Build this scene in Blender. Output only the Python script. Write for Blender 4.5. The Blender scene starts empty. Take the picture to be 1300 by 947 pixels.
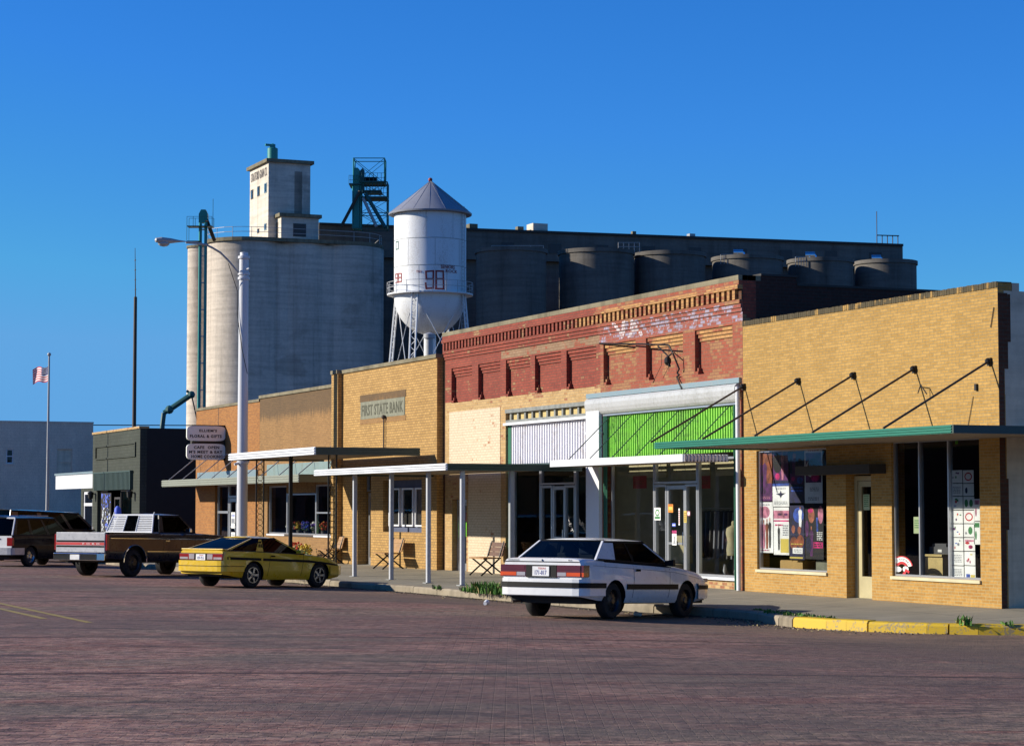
import bpy, math, random
from math import sin, cos, pi, radians, atan, sqrt
from mathutils import Vector, Matrix
random.seed(7)
S = bpy.context.scene
COL = S.collection

# ------------------------------------------------------------------ camera frame (world: X along the store fronts, Y into the stores, Z up)
FPX, PX, PY = 2800.0, 650.0, 473.5
TILT = atan((645 - 473.5) / FPX)
TH = atan((PX + 567) * cos(TILT) / FPX)
FWH = Vector((-cos(TH), sin(TH), 0)); RT = Vector((sin(TH), cos(TH), 0)); ZUP = Vector((0, 0, 1))
FW = FWH * cos(TILT) + ZUP * sin(TILT); UP = -FWH * sin(TILT) + ZUP * cos(TILT)
CAM = Vector((32.21, -23.33, 1.9))
def ray(x, y): return FW * FPX + RT * (x - PX) + UP * (PY - y)
def onY(x, y, Y=0.0): r = ray(x, y); return CAM + r * ((Y - CAM.y) / r.y)
def onX(x, y, X): r = ray(x, y); return CAM + r * ((X - CAM.x) / r.x)
def onZ(x, y, Z): r = ray(x, y); return CAM + r * ((Z - CAM.z) / r.z)
def atD(x, y, D): r = ray(x, y); return CAM + r * (D / r.dot(FWH))

# ------------------------------------------------------------------ materials
MATS = {}
def new_mat(name):
    m = bpy.data.materials.new(name); m.use_nodes = True
    nt = m.node_tree; b = nt.nodes['Principled BSDF']
    MATS[name] = m
    return m, nt, b
def nd(nt, t, **k):
    n = nt.nodes.new(t)
    for a, v in k.items(): setattr(n, a, v)
    return n
def ramp(nt, fac, stops):
    r = nd(nt, 'ShaderNodeValToRGB')
    el = r.color_ramp.elements
    while len(el) < len(stops): el.new(0.5)
    for e, (p, c) in zip(el, stops): e.position = p; e.color = (c[0], c[1], c[2], 1) if hasattr(c, '__len__') else (c, c, c, 1)
    nt.links.new(fac, r.inputs[0]); return r.outputs[0]
def mixc(nt, fac, a, b, mode='MIX'):
    m = nd(nt, 'ShaderNodeMix', data_type='RGBA', blend_type=mode)
    for sock, v in ((m.inputs[0], fac), (m.inputs[6], a), (m.inputs[7], b)):
        if hasattr(v, 'is_linked') or isinstance(v, bpy.types.NodeSocket): nt.links.new(v, sock)
        elif hasattr(v, '__len__'): sock.default_value = (v[0], v[1], v[2], 1)
        else: sock.default_value = v
    return m.outputs[2]
def noise(nt, vec, scale, detail=4, rough=.6, sx=1, sy=1, sz=1):
    n = nd(nt, 'ShaderNodeTexNoise'); n.inputs['Scale'].default_value = scale
    n.inputs['Detail'].default_value = detail; n.inputs['Roughness'].default_value = rough
    mp = nd(nt, 'ShaderNodeMapping'); mp.inputs['Scale'].default_value = (sx, sy, sz)
    nt.links.new(vec, mp.inputs[0]); nt.links.new(mp.outputs[0], n.inputs['Vector'])
    return n.outputs['Fac']
def bump(nt, b, h, strength=.3, dist=.01):
    bp = nd(nt, 'ShaderNodeBump'); bp.inputs['Strength'].default_value = strength; bp.inputs['Distance'].default_value = dist
    nt.links.new(h, bp.inputs['Height']); nt.links.new(bp.outputs[0], b.inputs['Normal'])
def geo(nt): return nd(nt, 'ShaderNodeNewGeometry').outputs['Position']
def uvn(nt): return nd(nt, 'ShaderNodeUVMap').outputs[0]

def plain(name, c, rough=.6, metal=0, var=.12, nscale=3, coat=0, spec=.5, bumpy=0):
    m, nt, b = new_mat(name)
    tc = nd(nt, 'ShaderNodeTexCoord').outputs['Object']
    f = noise(nt, tc, nscale, 5)
    lo = [x * (1 - var) for x in c]; hi = [min(1, x * (1 + var)) for x in c]
    nt.links.new(ramp(nt, f, [(.3, lo), (.7, hi)]), b.inputs['Base Color'])
    b.inputs['Roughness'].default_value = rough; b.inputs['Metallic'].default_value = metal
    b.inputs['Coat Weight'].default_value = coat; b.inputs['Coat Roughness'].default_value = .08
    b.inputs['Specular IOR Level'].default_value = spec
    if bumpy: bump(nt, b, noise(nt, tc, nscale * 12, 4), bumpy, .01)
    return m
def paint(name, c, rough=.35, wear=(.3, .28, .25), amt=.25, nscale=1.5, metal=0, thr=(.24, .42)):
    """weathered painted / sheet surface: streaks and scuffs"""
    m, nt, b = new_mat(name)
    p = geo(nt)
    f = noise(nt, p, nscale, 8, .7, 1, 1, .25)
    g = noise(nt, p, nscale * 9, 5, .7)
    k = nd(nt, 'ShaderNodeMath', operation='MULTIPLY'); nt.links.new(f, k.inputs[0]); nt.links.new(g, k.inputs[1])
    fac = ramp(nt, k.outputs[0], [(thr[0], 0.0), (thr[1], amt)])
    nt.links.new(mixc(nt, fac, c, wear), b.inputs['Base Color'])
    b.inputs['Roughness'].default_value = rough; b.inputs['Metallic'].default_value = metal
    bump(nt, b, g, .08, .01)
    return m
def brick(name, c1, c2, mortar, w=.21, h=.073, ms=.010, streak=.25, worn=None, wornc=None, rough=.85, wear_scale=.9, spots=None, top=None):
    """c1/c2 vary brick by brick; worn = threshold of a noise that changes the bricks to wornc"""
    m, nt, b = new_mat(name)
    u = uvn(nt)
    t = nd(nt, 'ShaderNodeTexBrick'); nt.links.new(u, t.inputs['Vector'])
    t.inputs['Scale'].default_value = 1; t.inputs['Brick Width'].default_value = w; t.inputs['Row Height'].default_value = h
    t.inputs['Mortar Size'].default_value = ms; t.inputs['Mortar Smooth'].default_value = .3; t.inputs['Bias'].default_value = -.1
    t.inputs['Color1'].default_value = (*c1, 1); t.inputs['Color2'].default_value = (*c2, 1); t.inputs['Mortar'].default_value = (*mortar, 1)
    col = t.outputs['Color']
    p = geo(nt)
    if worn is not None:
        t2 = nd(nt, 'ShaderNodeTexBrick'); nt.links.new(u, t2.inputs['Vector'])
        for k_ in ('Scale', 'Brick Width', 'Row Height', 'Mortar Size', 'Mortar Smooth', 'Bias'): t2.inputs[k_].default_value = t.inputs[k_].default_value
        t2.inputs['Color1'].default_value = (*wornc, 1); t2.inputs['Color2'].default_value = (*[x * .8 for x in wornc], 1); t2.inputs['Mortar'].default_value = (*mortar, 1)
        # per-brick random value
        t3 = nd(nt, 'ShaderNodeTexBrick'); nt.links.new(u, t3.inputs['Vector'])
        for k_ in ('Scale', 'Brick Width', 'Row Height', 'Mortar Size', 'Mortar Smooth'): t3.inputs[k_].default_value = t.inputs[k_].default_value
        t3.inputs['Color1'].default_value = (0, 0, 0, 1); t3.inputs['Color2'].default_value = (1, 1, 1, 1); t3.inputs['Mortar'].default_value = (.5, .5, .5, 1)
        n1 = noise(nt, p, wear_scale, 6, .65)
        a = nd(nt, 'ShaderNodeMath', operation='MULTIPLY_ADD'); nt.links.new(t3.outputs['Color'], a.inputs[0]); a.inputs[1].default_value = .22; nt.links.new(n1, a.inputs[2])
        fac = ramp(nt, a.outputs[0], [(worn - .03, 0.0), (worn + .03, 1.0)])
        col = mixc(nt, fac, col, t2.outputs['Color'])
    f = noise(nt, p, .55, 8, .7, 1, 1, .45)
    dark = ramp(nt, f, [(.3, 1 - streak), (.65, 1.0)])
    col = mixc(nt, 1.0, col, dark, 'MULTIPLY')
    g = noise(nt, p, 14, 3, .6)
    col = mixc(nt, 1.0, col, ramp(nt, g, [(.3, .82), (.7, 1.1)]), 'MULTIPLY')
    if top is not None:                      # weather stain that runs down from the coping at height top
        sx = nd(nt, 'ShaderNodeSeparateXYZ'); nt.links.new(p, sx.inputs[0])
        s1 = nd(nt, 'ShaderNodeMath', operation='SUBTRACT'); s1.inputs[0].default_value = top; nt.links.new(sx.outputs[2], s1.inputs[1])
        n2 = noise(nt, p, 3, 5, .7, 2.2, 1, .25)
        s2 = nd(nt, 'ShaderNodeMath', operation='MULTIPLY_ADD'); nt.links.new(n2, s2.inputs[0]); s2.inputs[1].default_value = -1.1; nt.links.new(s1.outputs[0], s2.inputs[2])
        col = mixc(nt, ramp(nt, s2.outputs[0], [(0.0, .62), (.0, .62), (.22, 0.0)]), col, (.05, .042, .03))
    nt.links.new(col, b.inputs['Base Color'])
    b.inputs['Roughness'].default_value = rough
    b.inputs['Specular IOR Level'].default_value = .3
    bump(nt, b, t.outputs['Fac'], -.5, .008)
    return m

brick('tan_brick', (.62, .36, .095), (.47, .265, .062), (.36, .26, .12), w=.235, h=.056, ms=.008, streak=.15)
brick('lower_tan_brick', (.62, .34, .085), (.47, .24, .052), (.52, .38, .17), w=.235, h=.056, ms=.008, streak=.15)
brick('stained_brick', (.50, .30, .09), (.34, .2, .06), (.2, .15, .08), w=.076, h=.3, ms=.006, worn=.52, wornc=(.12, .095, .05), wear_scale=1.6)
brick('bank_brick', (.66, .39, .125), (.50, .285, .085), (.28, .18, .08), h=.078, streak=.15)
brick('florist_brick', (.47, .25, .085), (.36, .185, .06), (.30, .19, .09), h=.06, streak=.2, top=5.75)
brick('cafe_brick', (.55, .22, .05), (.38, .14, .035), (.33, .19, .08), h=.06, streak=.15)
brick('red_brick', (.40, .085, .05), (.29, .055, .035), (.20, .075, .05), streak=.18, worn=.76, wornc=(.52, .3, .14))
brick('worn_red_brick', (.42, .105, .055), (.34, .075, .045), (.30, .13, .08), streak=.15, worn=.65, wornc=(.50, .25, .11), wear_scale=.75)
brick('peeled_brick', (.42, .10, .055), (.34, .08, .045), (.30, .16, .09), streak=.2, worn=.52, wornc=(.42, .27, .16), wear_scale=1.3)
brick('ghost_sign_brick', (.40, .10, .07), (.34, .085, .06), (.32, .16, .12), streak=.1, worn=.66, wornc=(.48, .42, .55), wear_scale=3.2)
brick('ghost_letter', (.42, .12, .08), (.36, .10, .07), (.32, .16, .12), worn=.60, wornc=(.50, .44, .56), wear_scale=6)
brick('ghost_letter_bright', (.44, .13, .09), (.38, .11, .08), (.4, .2, .15), worn=.5, wornc=(.8, .72, .74), wear_scale=5)
brick('cream_brick', (.68, .45, .20), (.56, .34, .13), (.48, .34, .18), streak=.15, worn=.74, wornc=(.5, .2, .1))
brick('whitewashed_brick', (.84, .70, .50), (.80, .66, .46), (.66, .50, .34), streak=.08, worn=.80, wornc=(.6, .3, .16))
brick('yellow_trim_brick', (.62, .33, .12), (.50, .25, .09), (.36, .2, .09), streak=.1, worn=.64, wornc=(.42, .12, .06))
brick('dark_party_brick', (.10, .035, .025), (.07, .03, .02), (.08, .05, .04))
brick('brown_quoin_brick', (.16, .06, .03), (.12, .045, .02), (.12, .08, .05))
brick('green_black_brick', (.075, .085, .065), (.06, .07, .05), (.04, .045, .035), w=.4, h=.14, streak=.3)
brick('grey_block', (.80, .68, .53), (.76, .64, .50), (.68, .58, .46), w=.4, h=.2, ms=.012, streak=.3)
brick('paver', (.155, .092, .083), (.105, .066, .064), (.06, .048, .045), w=.25, h=.11, ms=.012)

# road: brick paving, tar patches, polished wheel tracks
m, nt, b = new_mat('road_brick')
p0_ = geo(nt)
mp_ = nd(nt, 'ShaderNodeMapping'); mp_.inputs['Rotation'].default_value = (0, 0, -math.atan2(RT.y, RT.x)); nt.links.new(p0_, mp_.inputs[0]); p = mp_.outputs[0]
t = nd(nt, 'ShaderNodeTexBrick'); nt.links.new(p, t.inputs['Vector'])
for k_, v_ in (('Scale', 1), ('Brick Width', .24), ('Row Height', .115), ('Mortar Size', .007), ('Mortar Smooth', .6), ('Bias', -.1)): t.inputs[k_].default_value = v_
t.inputs['Color1'].default_value = (.36, .21, .17, 1); t.inputs['Color2'].default_value = (.20, .13, .125, 1); t.inputs['Mortar'].default_value = (.13, .095, .085, 1)
f1 = noise(nt, p, .22, 8, .65, .45, 1.3); f2 = noise(nt, p, 1.6, 7, .75, .55, 2.2); f3 = noise(nt, p, 9, 5, .8, .7, 1.2); f4 = noise(nt, p, .5, 6, .7, .35, 1.8)
c = mixc(nt, 1.0, t.outputs['Color'], ramp(nt, f2, [(.36, .45), (.5, 1.0), (.62, 1.5)]), 'MULTIPLY')
c = mixc(nt, ramp(nt, f1, [(.48, 0.0), (.58, .8)]), c, (.21, .19, .145))          # dusty olive patches
c = mixc(nt, ramp(nt, f4, [(.40, .75), (.48, 0.0)]), c, (.25, .10, .08))           # redder worn brick
c = mixc(nt, ramp(nt, f3, [(.50, 0.0), (.62, .85)]), c, (.46, .34, .27))
c = mixc(nt, ramp(nt, f3, [(.38, .85), (.48, 0.0)]), c, (.05, .038, .038))
c = mixc(nt, ramp(nt, noise(nt, p, .9, 6, .7, .4, 1.5), [(.56, 0.0), (.64, .75)]), c, (.05, .042, .042))   # tar and oil
wv_ = nd(nt, 'ShaderNodeTexWave', wave_type='BANDS', bands_direction='Y'); wv_.inputs['Scale'].default_value = .045; wv_.inputs['Distortion'].default_value = .35; wv_.inputs['Detail'].default_value = 6; wv_.inputs['Detail Scale'].default_value = 3
nt.links.new(p, wv_.inputs['Vector'])
mk_ = nd(nt, 'ShaderNodeMath', operation='ADD'); nt.links.new(wv_.outputs['Fac'], mk_.inputs[0]); nt.links.new(ramp(nt, noise(nt, p, .16, 2, .5, .12, 1), [(.46, 0.0), (.50, .1)]), mk_.inputs[1])
c = mixc(nt, ramp(nt, mk_.outputs[0], [(.0, .85), (.0008, 0.0)]), c, (.02, .016, .016))
sx_ = nd(nt, 'ShaderNodeSeparateXYZ'); nt.links.new(p0_, sx_.inputs[0])
nz_ = nd(nt, 'ShaderNodeMath', operation='MULTIPLY_ADD'); nt.links.new(noise(nt, p0_, .7, 6, .7, .4, 1.5), nz_.inputs[0]); nz_.inputs[1].default_value = 7.0; nt.links.new(sx_.outputs[1], nz_.inputs[2])
mr_ = nd(nt, 'ShaderNodeMapRange'); mr_.inputs['From Min'].default_value = -4.6; mr_.inputs['From Max'].default_value = -1.4; mr_.inputs['To Max'].default_value = .7; nt.links.new(nz_.outputs[0], mr_.inputs['Value'])
c = mixc(nt, mr_.outputs[0], c, (.25, .20, .145))       # dust and soil washed toward the kerb
c = mixc(nt, ramp(nt, noise(nt, p, .13, 7, .72, .7, 1.2), [(.44, .55), (.54, 0.0)]), c, (.115, .10, .095))
c = mixc(nt, 1.0, c, (1.22, 1.06, .97), 'MULTIPLY')
nt.links.new(c, b.inputs['Base Color']); b.inputs['Roughness'].default_value = .8; b.inputs['Specular IOR Level'].default_value = .25
mx = nd(nt, 'ShaderNodeMath', operation='MULTIPLY_ADD'); nt.links.new(t.outputs['Fac'], mx.inputs[0]); mx.inputs[1].default_value = -.4; nt.links.new(f3, mx.inputs[2])
bump(nt, b, mx.outputs[0], 1.0, .04)

m, nt, b = new_mat('sidewalk_concrete')
p = geo(nt)
f = noise(nt, p, .8, 8, .65); g = noise(nt, p, 9, 6, .7)
c = ramp(nt, f, [(.3, (.25, .22, .165)), (.55, (.33, .29, .215)), (.75, (.40, .35, .26))])
c = mixc(nt, ramp(nt, g, [(.6, 0.0), (.85, .5)]), c, (.12, .1, .075))
t = nd(nt, 'ShaderNodeTexBrick'); nt.links.new(uvn(nt), t.inputs['Vector']); t.offset = 0
for k_, v_ in (('Scale', 1), ('Brick Width', 1.5), ('Row Height', 1.5), ('Mortar Size', .012), ('Mortar Smooth', 0)): t.inputs[k_].default_value = v_
c = mixc(nt, t.outputs['Fac'], c, (.09, .08, .06))
nt.links.new(c, b.inputs['Base Color']); b.inputs['Roughness'].default_value = .9; bump(nt, b, g, .3, .01)

def concrete(name, c, dark=.55, sc=.25):
    m, nt, b = new_mat(name)
    p = geo(nt)
    f = noise(nt, p, sc, 8, .7, 1, 1, .18); g = noise(nt, p, 3.0, 6, .7)
    k = noise(nt, p, 1.0, 4, .6, .15, .15, 2.6)
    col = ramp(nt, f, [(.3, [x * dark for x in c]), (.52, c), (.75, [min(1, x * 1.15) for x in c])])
    col = mixc(nt, 1.0, col, ramp(nt, g, [(.3, .86), (.7, 1.06)]), 'MULTIPLY')
    col = mixc(nt, 1.0, col, ramp(nt, k, [(.35, .82), (.6, 1.04)]), 'MULTIPLY')
    st_ = noise(nt, p, 1.1, 6, .65, 1, 1, .035)
    col = mixc(nt, 1.0, col, ramp(nt, st_, [(.32, .78), (.46, 1.0), (.8, 1.05)]), 'MULTIPLY')
    bl_ = noise(nt, p, .12, 5, .6, 1, 1, 1.6)
    col = mixc(nt, ramp(nt, bl_, [(.60, 0.0), (.66, .35)]), col, (.20, .17, .13))
    nt.links.new(col, b.inputs['Base Color']); b.inputs['Roughness'].default_value = .92; b.inputs['Specular IOR Level'].default_value = .25
    bump(nt, b, g, .2, .03)
    return m
concrete('silo_concrete', (.66, .57, .47), .72)
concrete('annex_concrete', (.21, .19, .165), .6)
concrete('stain_concrete', (.42, .36, .29), .7)
concrete('headhouse_concrete', (.72, .64, .53), .82)
concrete('kerb_concrete', (.42, .35, .25), .6, 2)
concrete('coping_concrete', (.30, .26, .17), .5, 1.5)
concrete('grey_stucco', (.66, .59, .44), .8, .7)
concrete('dirt', (.12, .09, .06), .7, .3)
paint('kerb_yellow', (.80, .52, .02), .6, (.36, .29, .18), .9, 2, thr=(.29, .33))
paint('road_yellow', (.42, .30, .05), .7, (.12, .09, .08), .9, 3)
paint('white_metal', (.74, .75, .78), .4, (.35, .33, .3), .35)
paint('hood_metal', (.60, .61, .61), .4, (.36, .36, .33), .6, 1.5, thr=(.22, .4))
paint('post_metal', (.62, .63, .66), .4, (.35, .33, .3), .5)
paint('grey_metal', (.42, .44, .43), .45, (.22, .2, .16), .4)
paint('olive_metal', (.33, .35, .28), .5, (.2, .17, .12), .4)
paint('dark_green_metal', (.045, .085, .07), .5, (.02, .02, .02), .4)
paint('awning_green', (.0, .15, .095), .5, (.01, .10, .07), .4)
paint('corrugated_green', (.24, .60, .05), .5, (.12, .26, .04), .8, 1.2, thr=(.24, .34))
paint('trim_green', (.02, .16, .085), .5, (.01, .08, .05), .4)
paint('corrugated_white', (.74, .73, .78), .45, (.48, .42, .36), .55, 1.2, thr=(.26, .38))
paint('galvanised', (.36, .47, .50), .35, (.5, .5, .45), .6, 3, .3)
paint('weathered_galvanised', (.33, .44, .41), .45, (.20, .17, .10), .8, 2.5, .3)
paint('tank_white', (.80, .81, .82), .45, (.36, .29, .24), .5, .9, thr=(.25, .42))
paint('tank_roof', (.34, .35, .40), .4, (.22, .2, .2), .5)
paint('teal_steel', (.02, .26, .22), .5, (.03, .12, .1), .4)
paint('dark_teal_steel', (.012, .12, .11), .5, (.02, .05, .05), .4)
paint('silver_steel', (.5, .5, .5), .4, (.3, .25, .2), .5)
paint('pole_white', (.62, .62, .64), .38, (.5, .48, .45), .35)
plain('rust_steel', (.10, .07, .05), .7, .3)
plain('black_iron', (.012, .012, .012), .5, .3)
plain('gold_iron', (.35, .22, .05), .5, .3)
plain('aluminium', (.62, .63, .65), .3, .75, .05)
plain('dark_frame', (.06, .05, .045), .5)
plain('grey_wood', (.26, .27, .25), .8, var=.3, nscale=6)
plain('cream_boards', (.66, .5, .2), .8, var=.15, nscale=6)
plain('bench_wood', (.42, .22, .075), .6, var=.3, nscale=8)
plain('dark_wood', (.14, .06, .03), .5, var=.3, nscale=6)
plain('soffit', (.34, .27, .2), .8)
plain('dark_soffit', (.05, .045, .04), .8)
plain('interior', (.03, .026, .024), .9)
plain('side_shade_black', (.018, .017, .016), .9)  # near black: the shade of the side wall put into its colour
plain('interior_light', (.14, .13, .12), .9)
plain('interior_reflection', (.62, .62, .52), .9)  # pale room colour standing in for reflections on the shop glass
plain('door_cream', (.55, .47, .26), .5)
plain('sign_box', (.045, .035, .025), .6)
plain('sign_face', (.95, .96, .86), .4, var=.03)
plain('sign_ink', (.02, .02, .02), .6)
plain('stone_slab', (.25, .25, .18), .9, var=.2, nscale=5)
plain('stone_ink', (.10, .10, .065), .9)
plain('faded_ink', (.22, .20, .19), .9)
plain('red_paint', (.36, .04, .03), .6)
plain('green_ink', (.10, .22, .16), .6)
plain('ghost_white', (.72, .66, .68), .9, var=.3, nscale=20)
plain('tyre', (.012, .012, .013), .85)
plain('rim_dark', (.06, .06, .065), .35, .8)
plain('rim_silver', (.55, .56, .58), .25, .9)
plain('car_black', (.008, .008, .009), .6, spec=.2)
plain('underbody', (.012, .011, .01), .8)
plain('seat_cloth', (.12, .12, .13), .9)
plain('headrest_blue', (.10, .12, .2), .9)
plain('chrome', (.75, .77, .8), .12, 1, .03)
plain('lamp_red', (.30, .012, .015), .2, coat=.4)
plain('lamp_smoked_red', (.13, .02, .028), .2, coat=.4)
plain('lamp_amber', (.80, .10, .01), .2, coat=.4)
plain('lamp_clear', (.45, .42, .45), .15, coat=.4)
plain('plate_white', (.72, .72, .72), .5)
plain('plate_red', (.55, .05, .05), .5)
plain('plate_blue', (.03, .05, .3), .5)
plain('grass', (.09, .24, .025), .8, var=.4, nscale=8)
plain('dry_grass', (.36, .28, .12), .8, var=.3)
plain('leaf_green', (.05, .14, .02), .7, var=.4)
plain('flower_red', (.7, .08, .03), .7)
plain('flower_white', (.85, .85, .8), .7)
plain('flower_yellow', (.8, .55, .05), .7)
plain('flower_purple', (.2, .1, .6), .7)
plain('flower_blue', (.05, .1, .7), .7)
plain('bright_green', (.25, .85, .02), .5)
plain('paper_white', (.80, .80, .78), .8, var=.05)
plain('paper_green', (.62, .72, .42), .8)
plain('paper_cream', (.7, .62, .4), .8)
plain('cardboard', (.55, .35, .12), .8)
plain('litter_white', (.8, .8, .8), .6)
plain('flag_red', (.55, .02, .03), .8)
plain('flag_white', (.8, .8, .8), .8)
plain('flag_blue', (.02, .03, .2), .8)
plain('orange_sign', (.85, .3, .02), .5)
plain('red_sign', (.50, .02, .02), .5)
plain('cream_curtain', (.55, .48, .28), .9)
plain('mural_blue', (.12, .2, .85), .7)
plain('mural_white', (.7, .75, .8), .7)
plain('ink_purple', (.12, .02, .14), .7, var=.75, nscale=7)
plain('ink_navy', (.012, .012, .07), .7, var=.75, nscale=7)
plain('ink_blue', (.05, .12, .55), .7, var=.75, nscale=7)
plain('ink_magenta', (.6, .02, .18), .7, var=.75, nscale=7)
plain('ink_pink', (.62, .22, .32), .7, var=.75, nscale=7)
plain('ink_rust', (.30, .08, .03), .7, var=.75, nscale=7)
plain('ink_skin', (.42, .14, .08), .7, var=.75, nscale=7)
plain('ink_black', (.012, .01, .015), .7)
plain('ink_red', (.6, .02, .03), .7)
plain('ink_green', (.05, .25, .08), .7)
plain('ink_grey', (.25, .26, .3), .7)
plain('ink_yellow', (.75, .6, .12), .7)
plain('lamp_glass', (.5, .5, .48), .15)
plain('copper_pipe', (.25, .14, .07), .5, .5)

def carpaint(name, c, metal=0, rough=.3, coat=.7):
    m, nt, b = new_mat(name)
    tc = nd(nt, 'ShaderNodeTexCoord').outputs['Object']
    f = noise(nt, tc, 4, 6, .7)
    nt.links.new(ramp(nt, f, [(.3, [x * .9 for x in c]), (.7, [min(1, x * 1.04) for x in c])]), b.inputs['Base Color'])
    nt.links.new(ramp(nt, noise(nt, tc, 9, 5, .7), [(.35, rough * .8), (.7, rough * 1.5)]), b.inputs['Roughness'])
    b.inputs['Metallic'].default_value = metal; b.inputs['Coat Weight'].default_value = coat; b.inputs['Coat Roughness'].default_value = .06; b.inputs['Specular IOR Level'].default_value = .5 * coat / .7
carpaint('car_white', (.78, .78, .78))
carpaint('car_yellow', (.72, .46, .015))
carpaint('car_brown', (.15, .065, .035), .1, coat=.3)
carpaint('car_dark_blue', (.012, .012, .022))
carpaint('car_silver', (.60, .61, .64), .15)
carpaint('car_tan', (.018, .016, .020), 0, coat=.15)

def glass(name, tint=(.35, .37, .38), fres=1.45, rough=.02, gl_c=.95):
    m, nt, b = new_mat(name)
    nt.nodes.remove(b)
    tr = nd(nt, 'ShaderNodeBsdfTransparent'); tr.inputs[0].default_value = (*tint, 1)
    gl = nd(nt, 'ShaderNodeBsdfGlossy'); gl.inputs['Roughness'].default_value = rough; gl.inputs[0].default_value = (gl_c, gl_c, gl_c, 1)
    fr = nd(nt, 'ShaderNodeFresnel'); fr.inputs[0].default_value = fres
    mx = nd(nt, 'ShaderNodeMixShader')
    out = nt.nodes['Material Output']
    tcn = nd(nt, 'ShaderNodeTexCoord').outputs['Object']
    bp = nd(nt, 'ShaderNodeBump'); bp.inputs['Strength'].default_value = .05; bp.inputs['Distance'].default_value = .02
    nt.links.new(noise(nt, tcn, 1.2, 3), bp.inputs['Height']); nt.links.new(bp.outputs[0], gl.inputs['Normal'])
    nt.links.new(fr.outputs[0], mx.inputs[0]); nt.links.new(tr.outputs[0], mx.inputs[1]); nt.links.new(gl.outputs[0], mx.inputs[2])
    nt.links.new(mx.outputs[0], out.inputs[0])
glass('shop_glass', (.78, .80, .80))
glass('car_glass', (.30, .36, .38), gl_c=.6)
glass('dark_car_glass', (.03, .035, .045), gl_c=.28)
# overall reflectance: masonry, asphalt and painted wood sit at their real albedo, only fresh white paint stays near .7
BRIGHT = {'grey_block', 'grey_stucco', 'white_metal', 'pole_white', 'tank_white', 'car_white', 'paper_white', 'corrugated_white', 'flower_white', 'litter_white', 'silo_concrete', 'headhouse_concrete', 'sign_face', 'flag_white', 'flag_red', 'awning_green', 'corrugated_green', 'plate_white', 'chrome', 'aluminium', 'car_yellow', 'teal_steel'}
for n_, m_ in MATS.items():
    b_ = m_.node_tree.nodes.get('Principled BSDF')
    if b_ is None: continue
    k = .92 if n_ in BRIGHT else .74
    so_ = b_.inputs['Base Color']
    if so_.is_linked:
        src = so_.links[0].from_socket; m_.node_tree.links.new(mixc(m_.node_tree, 1.0, src, (k, k, k), 'MULTIPLY'), so_)
def M(n): return MATS[n]

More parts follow.
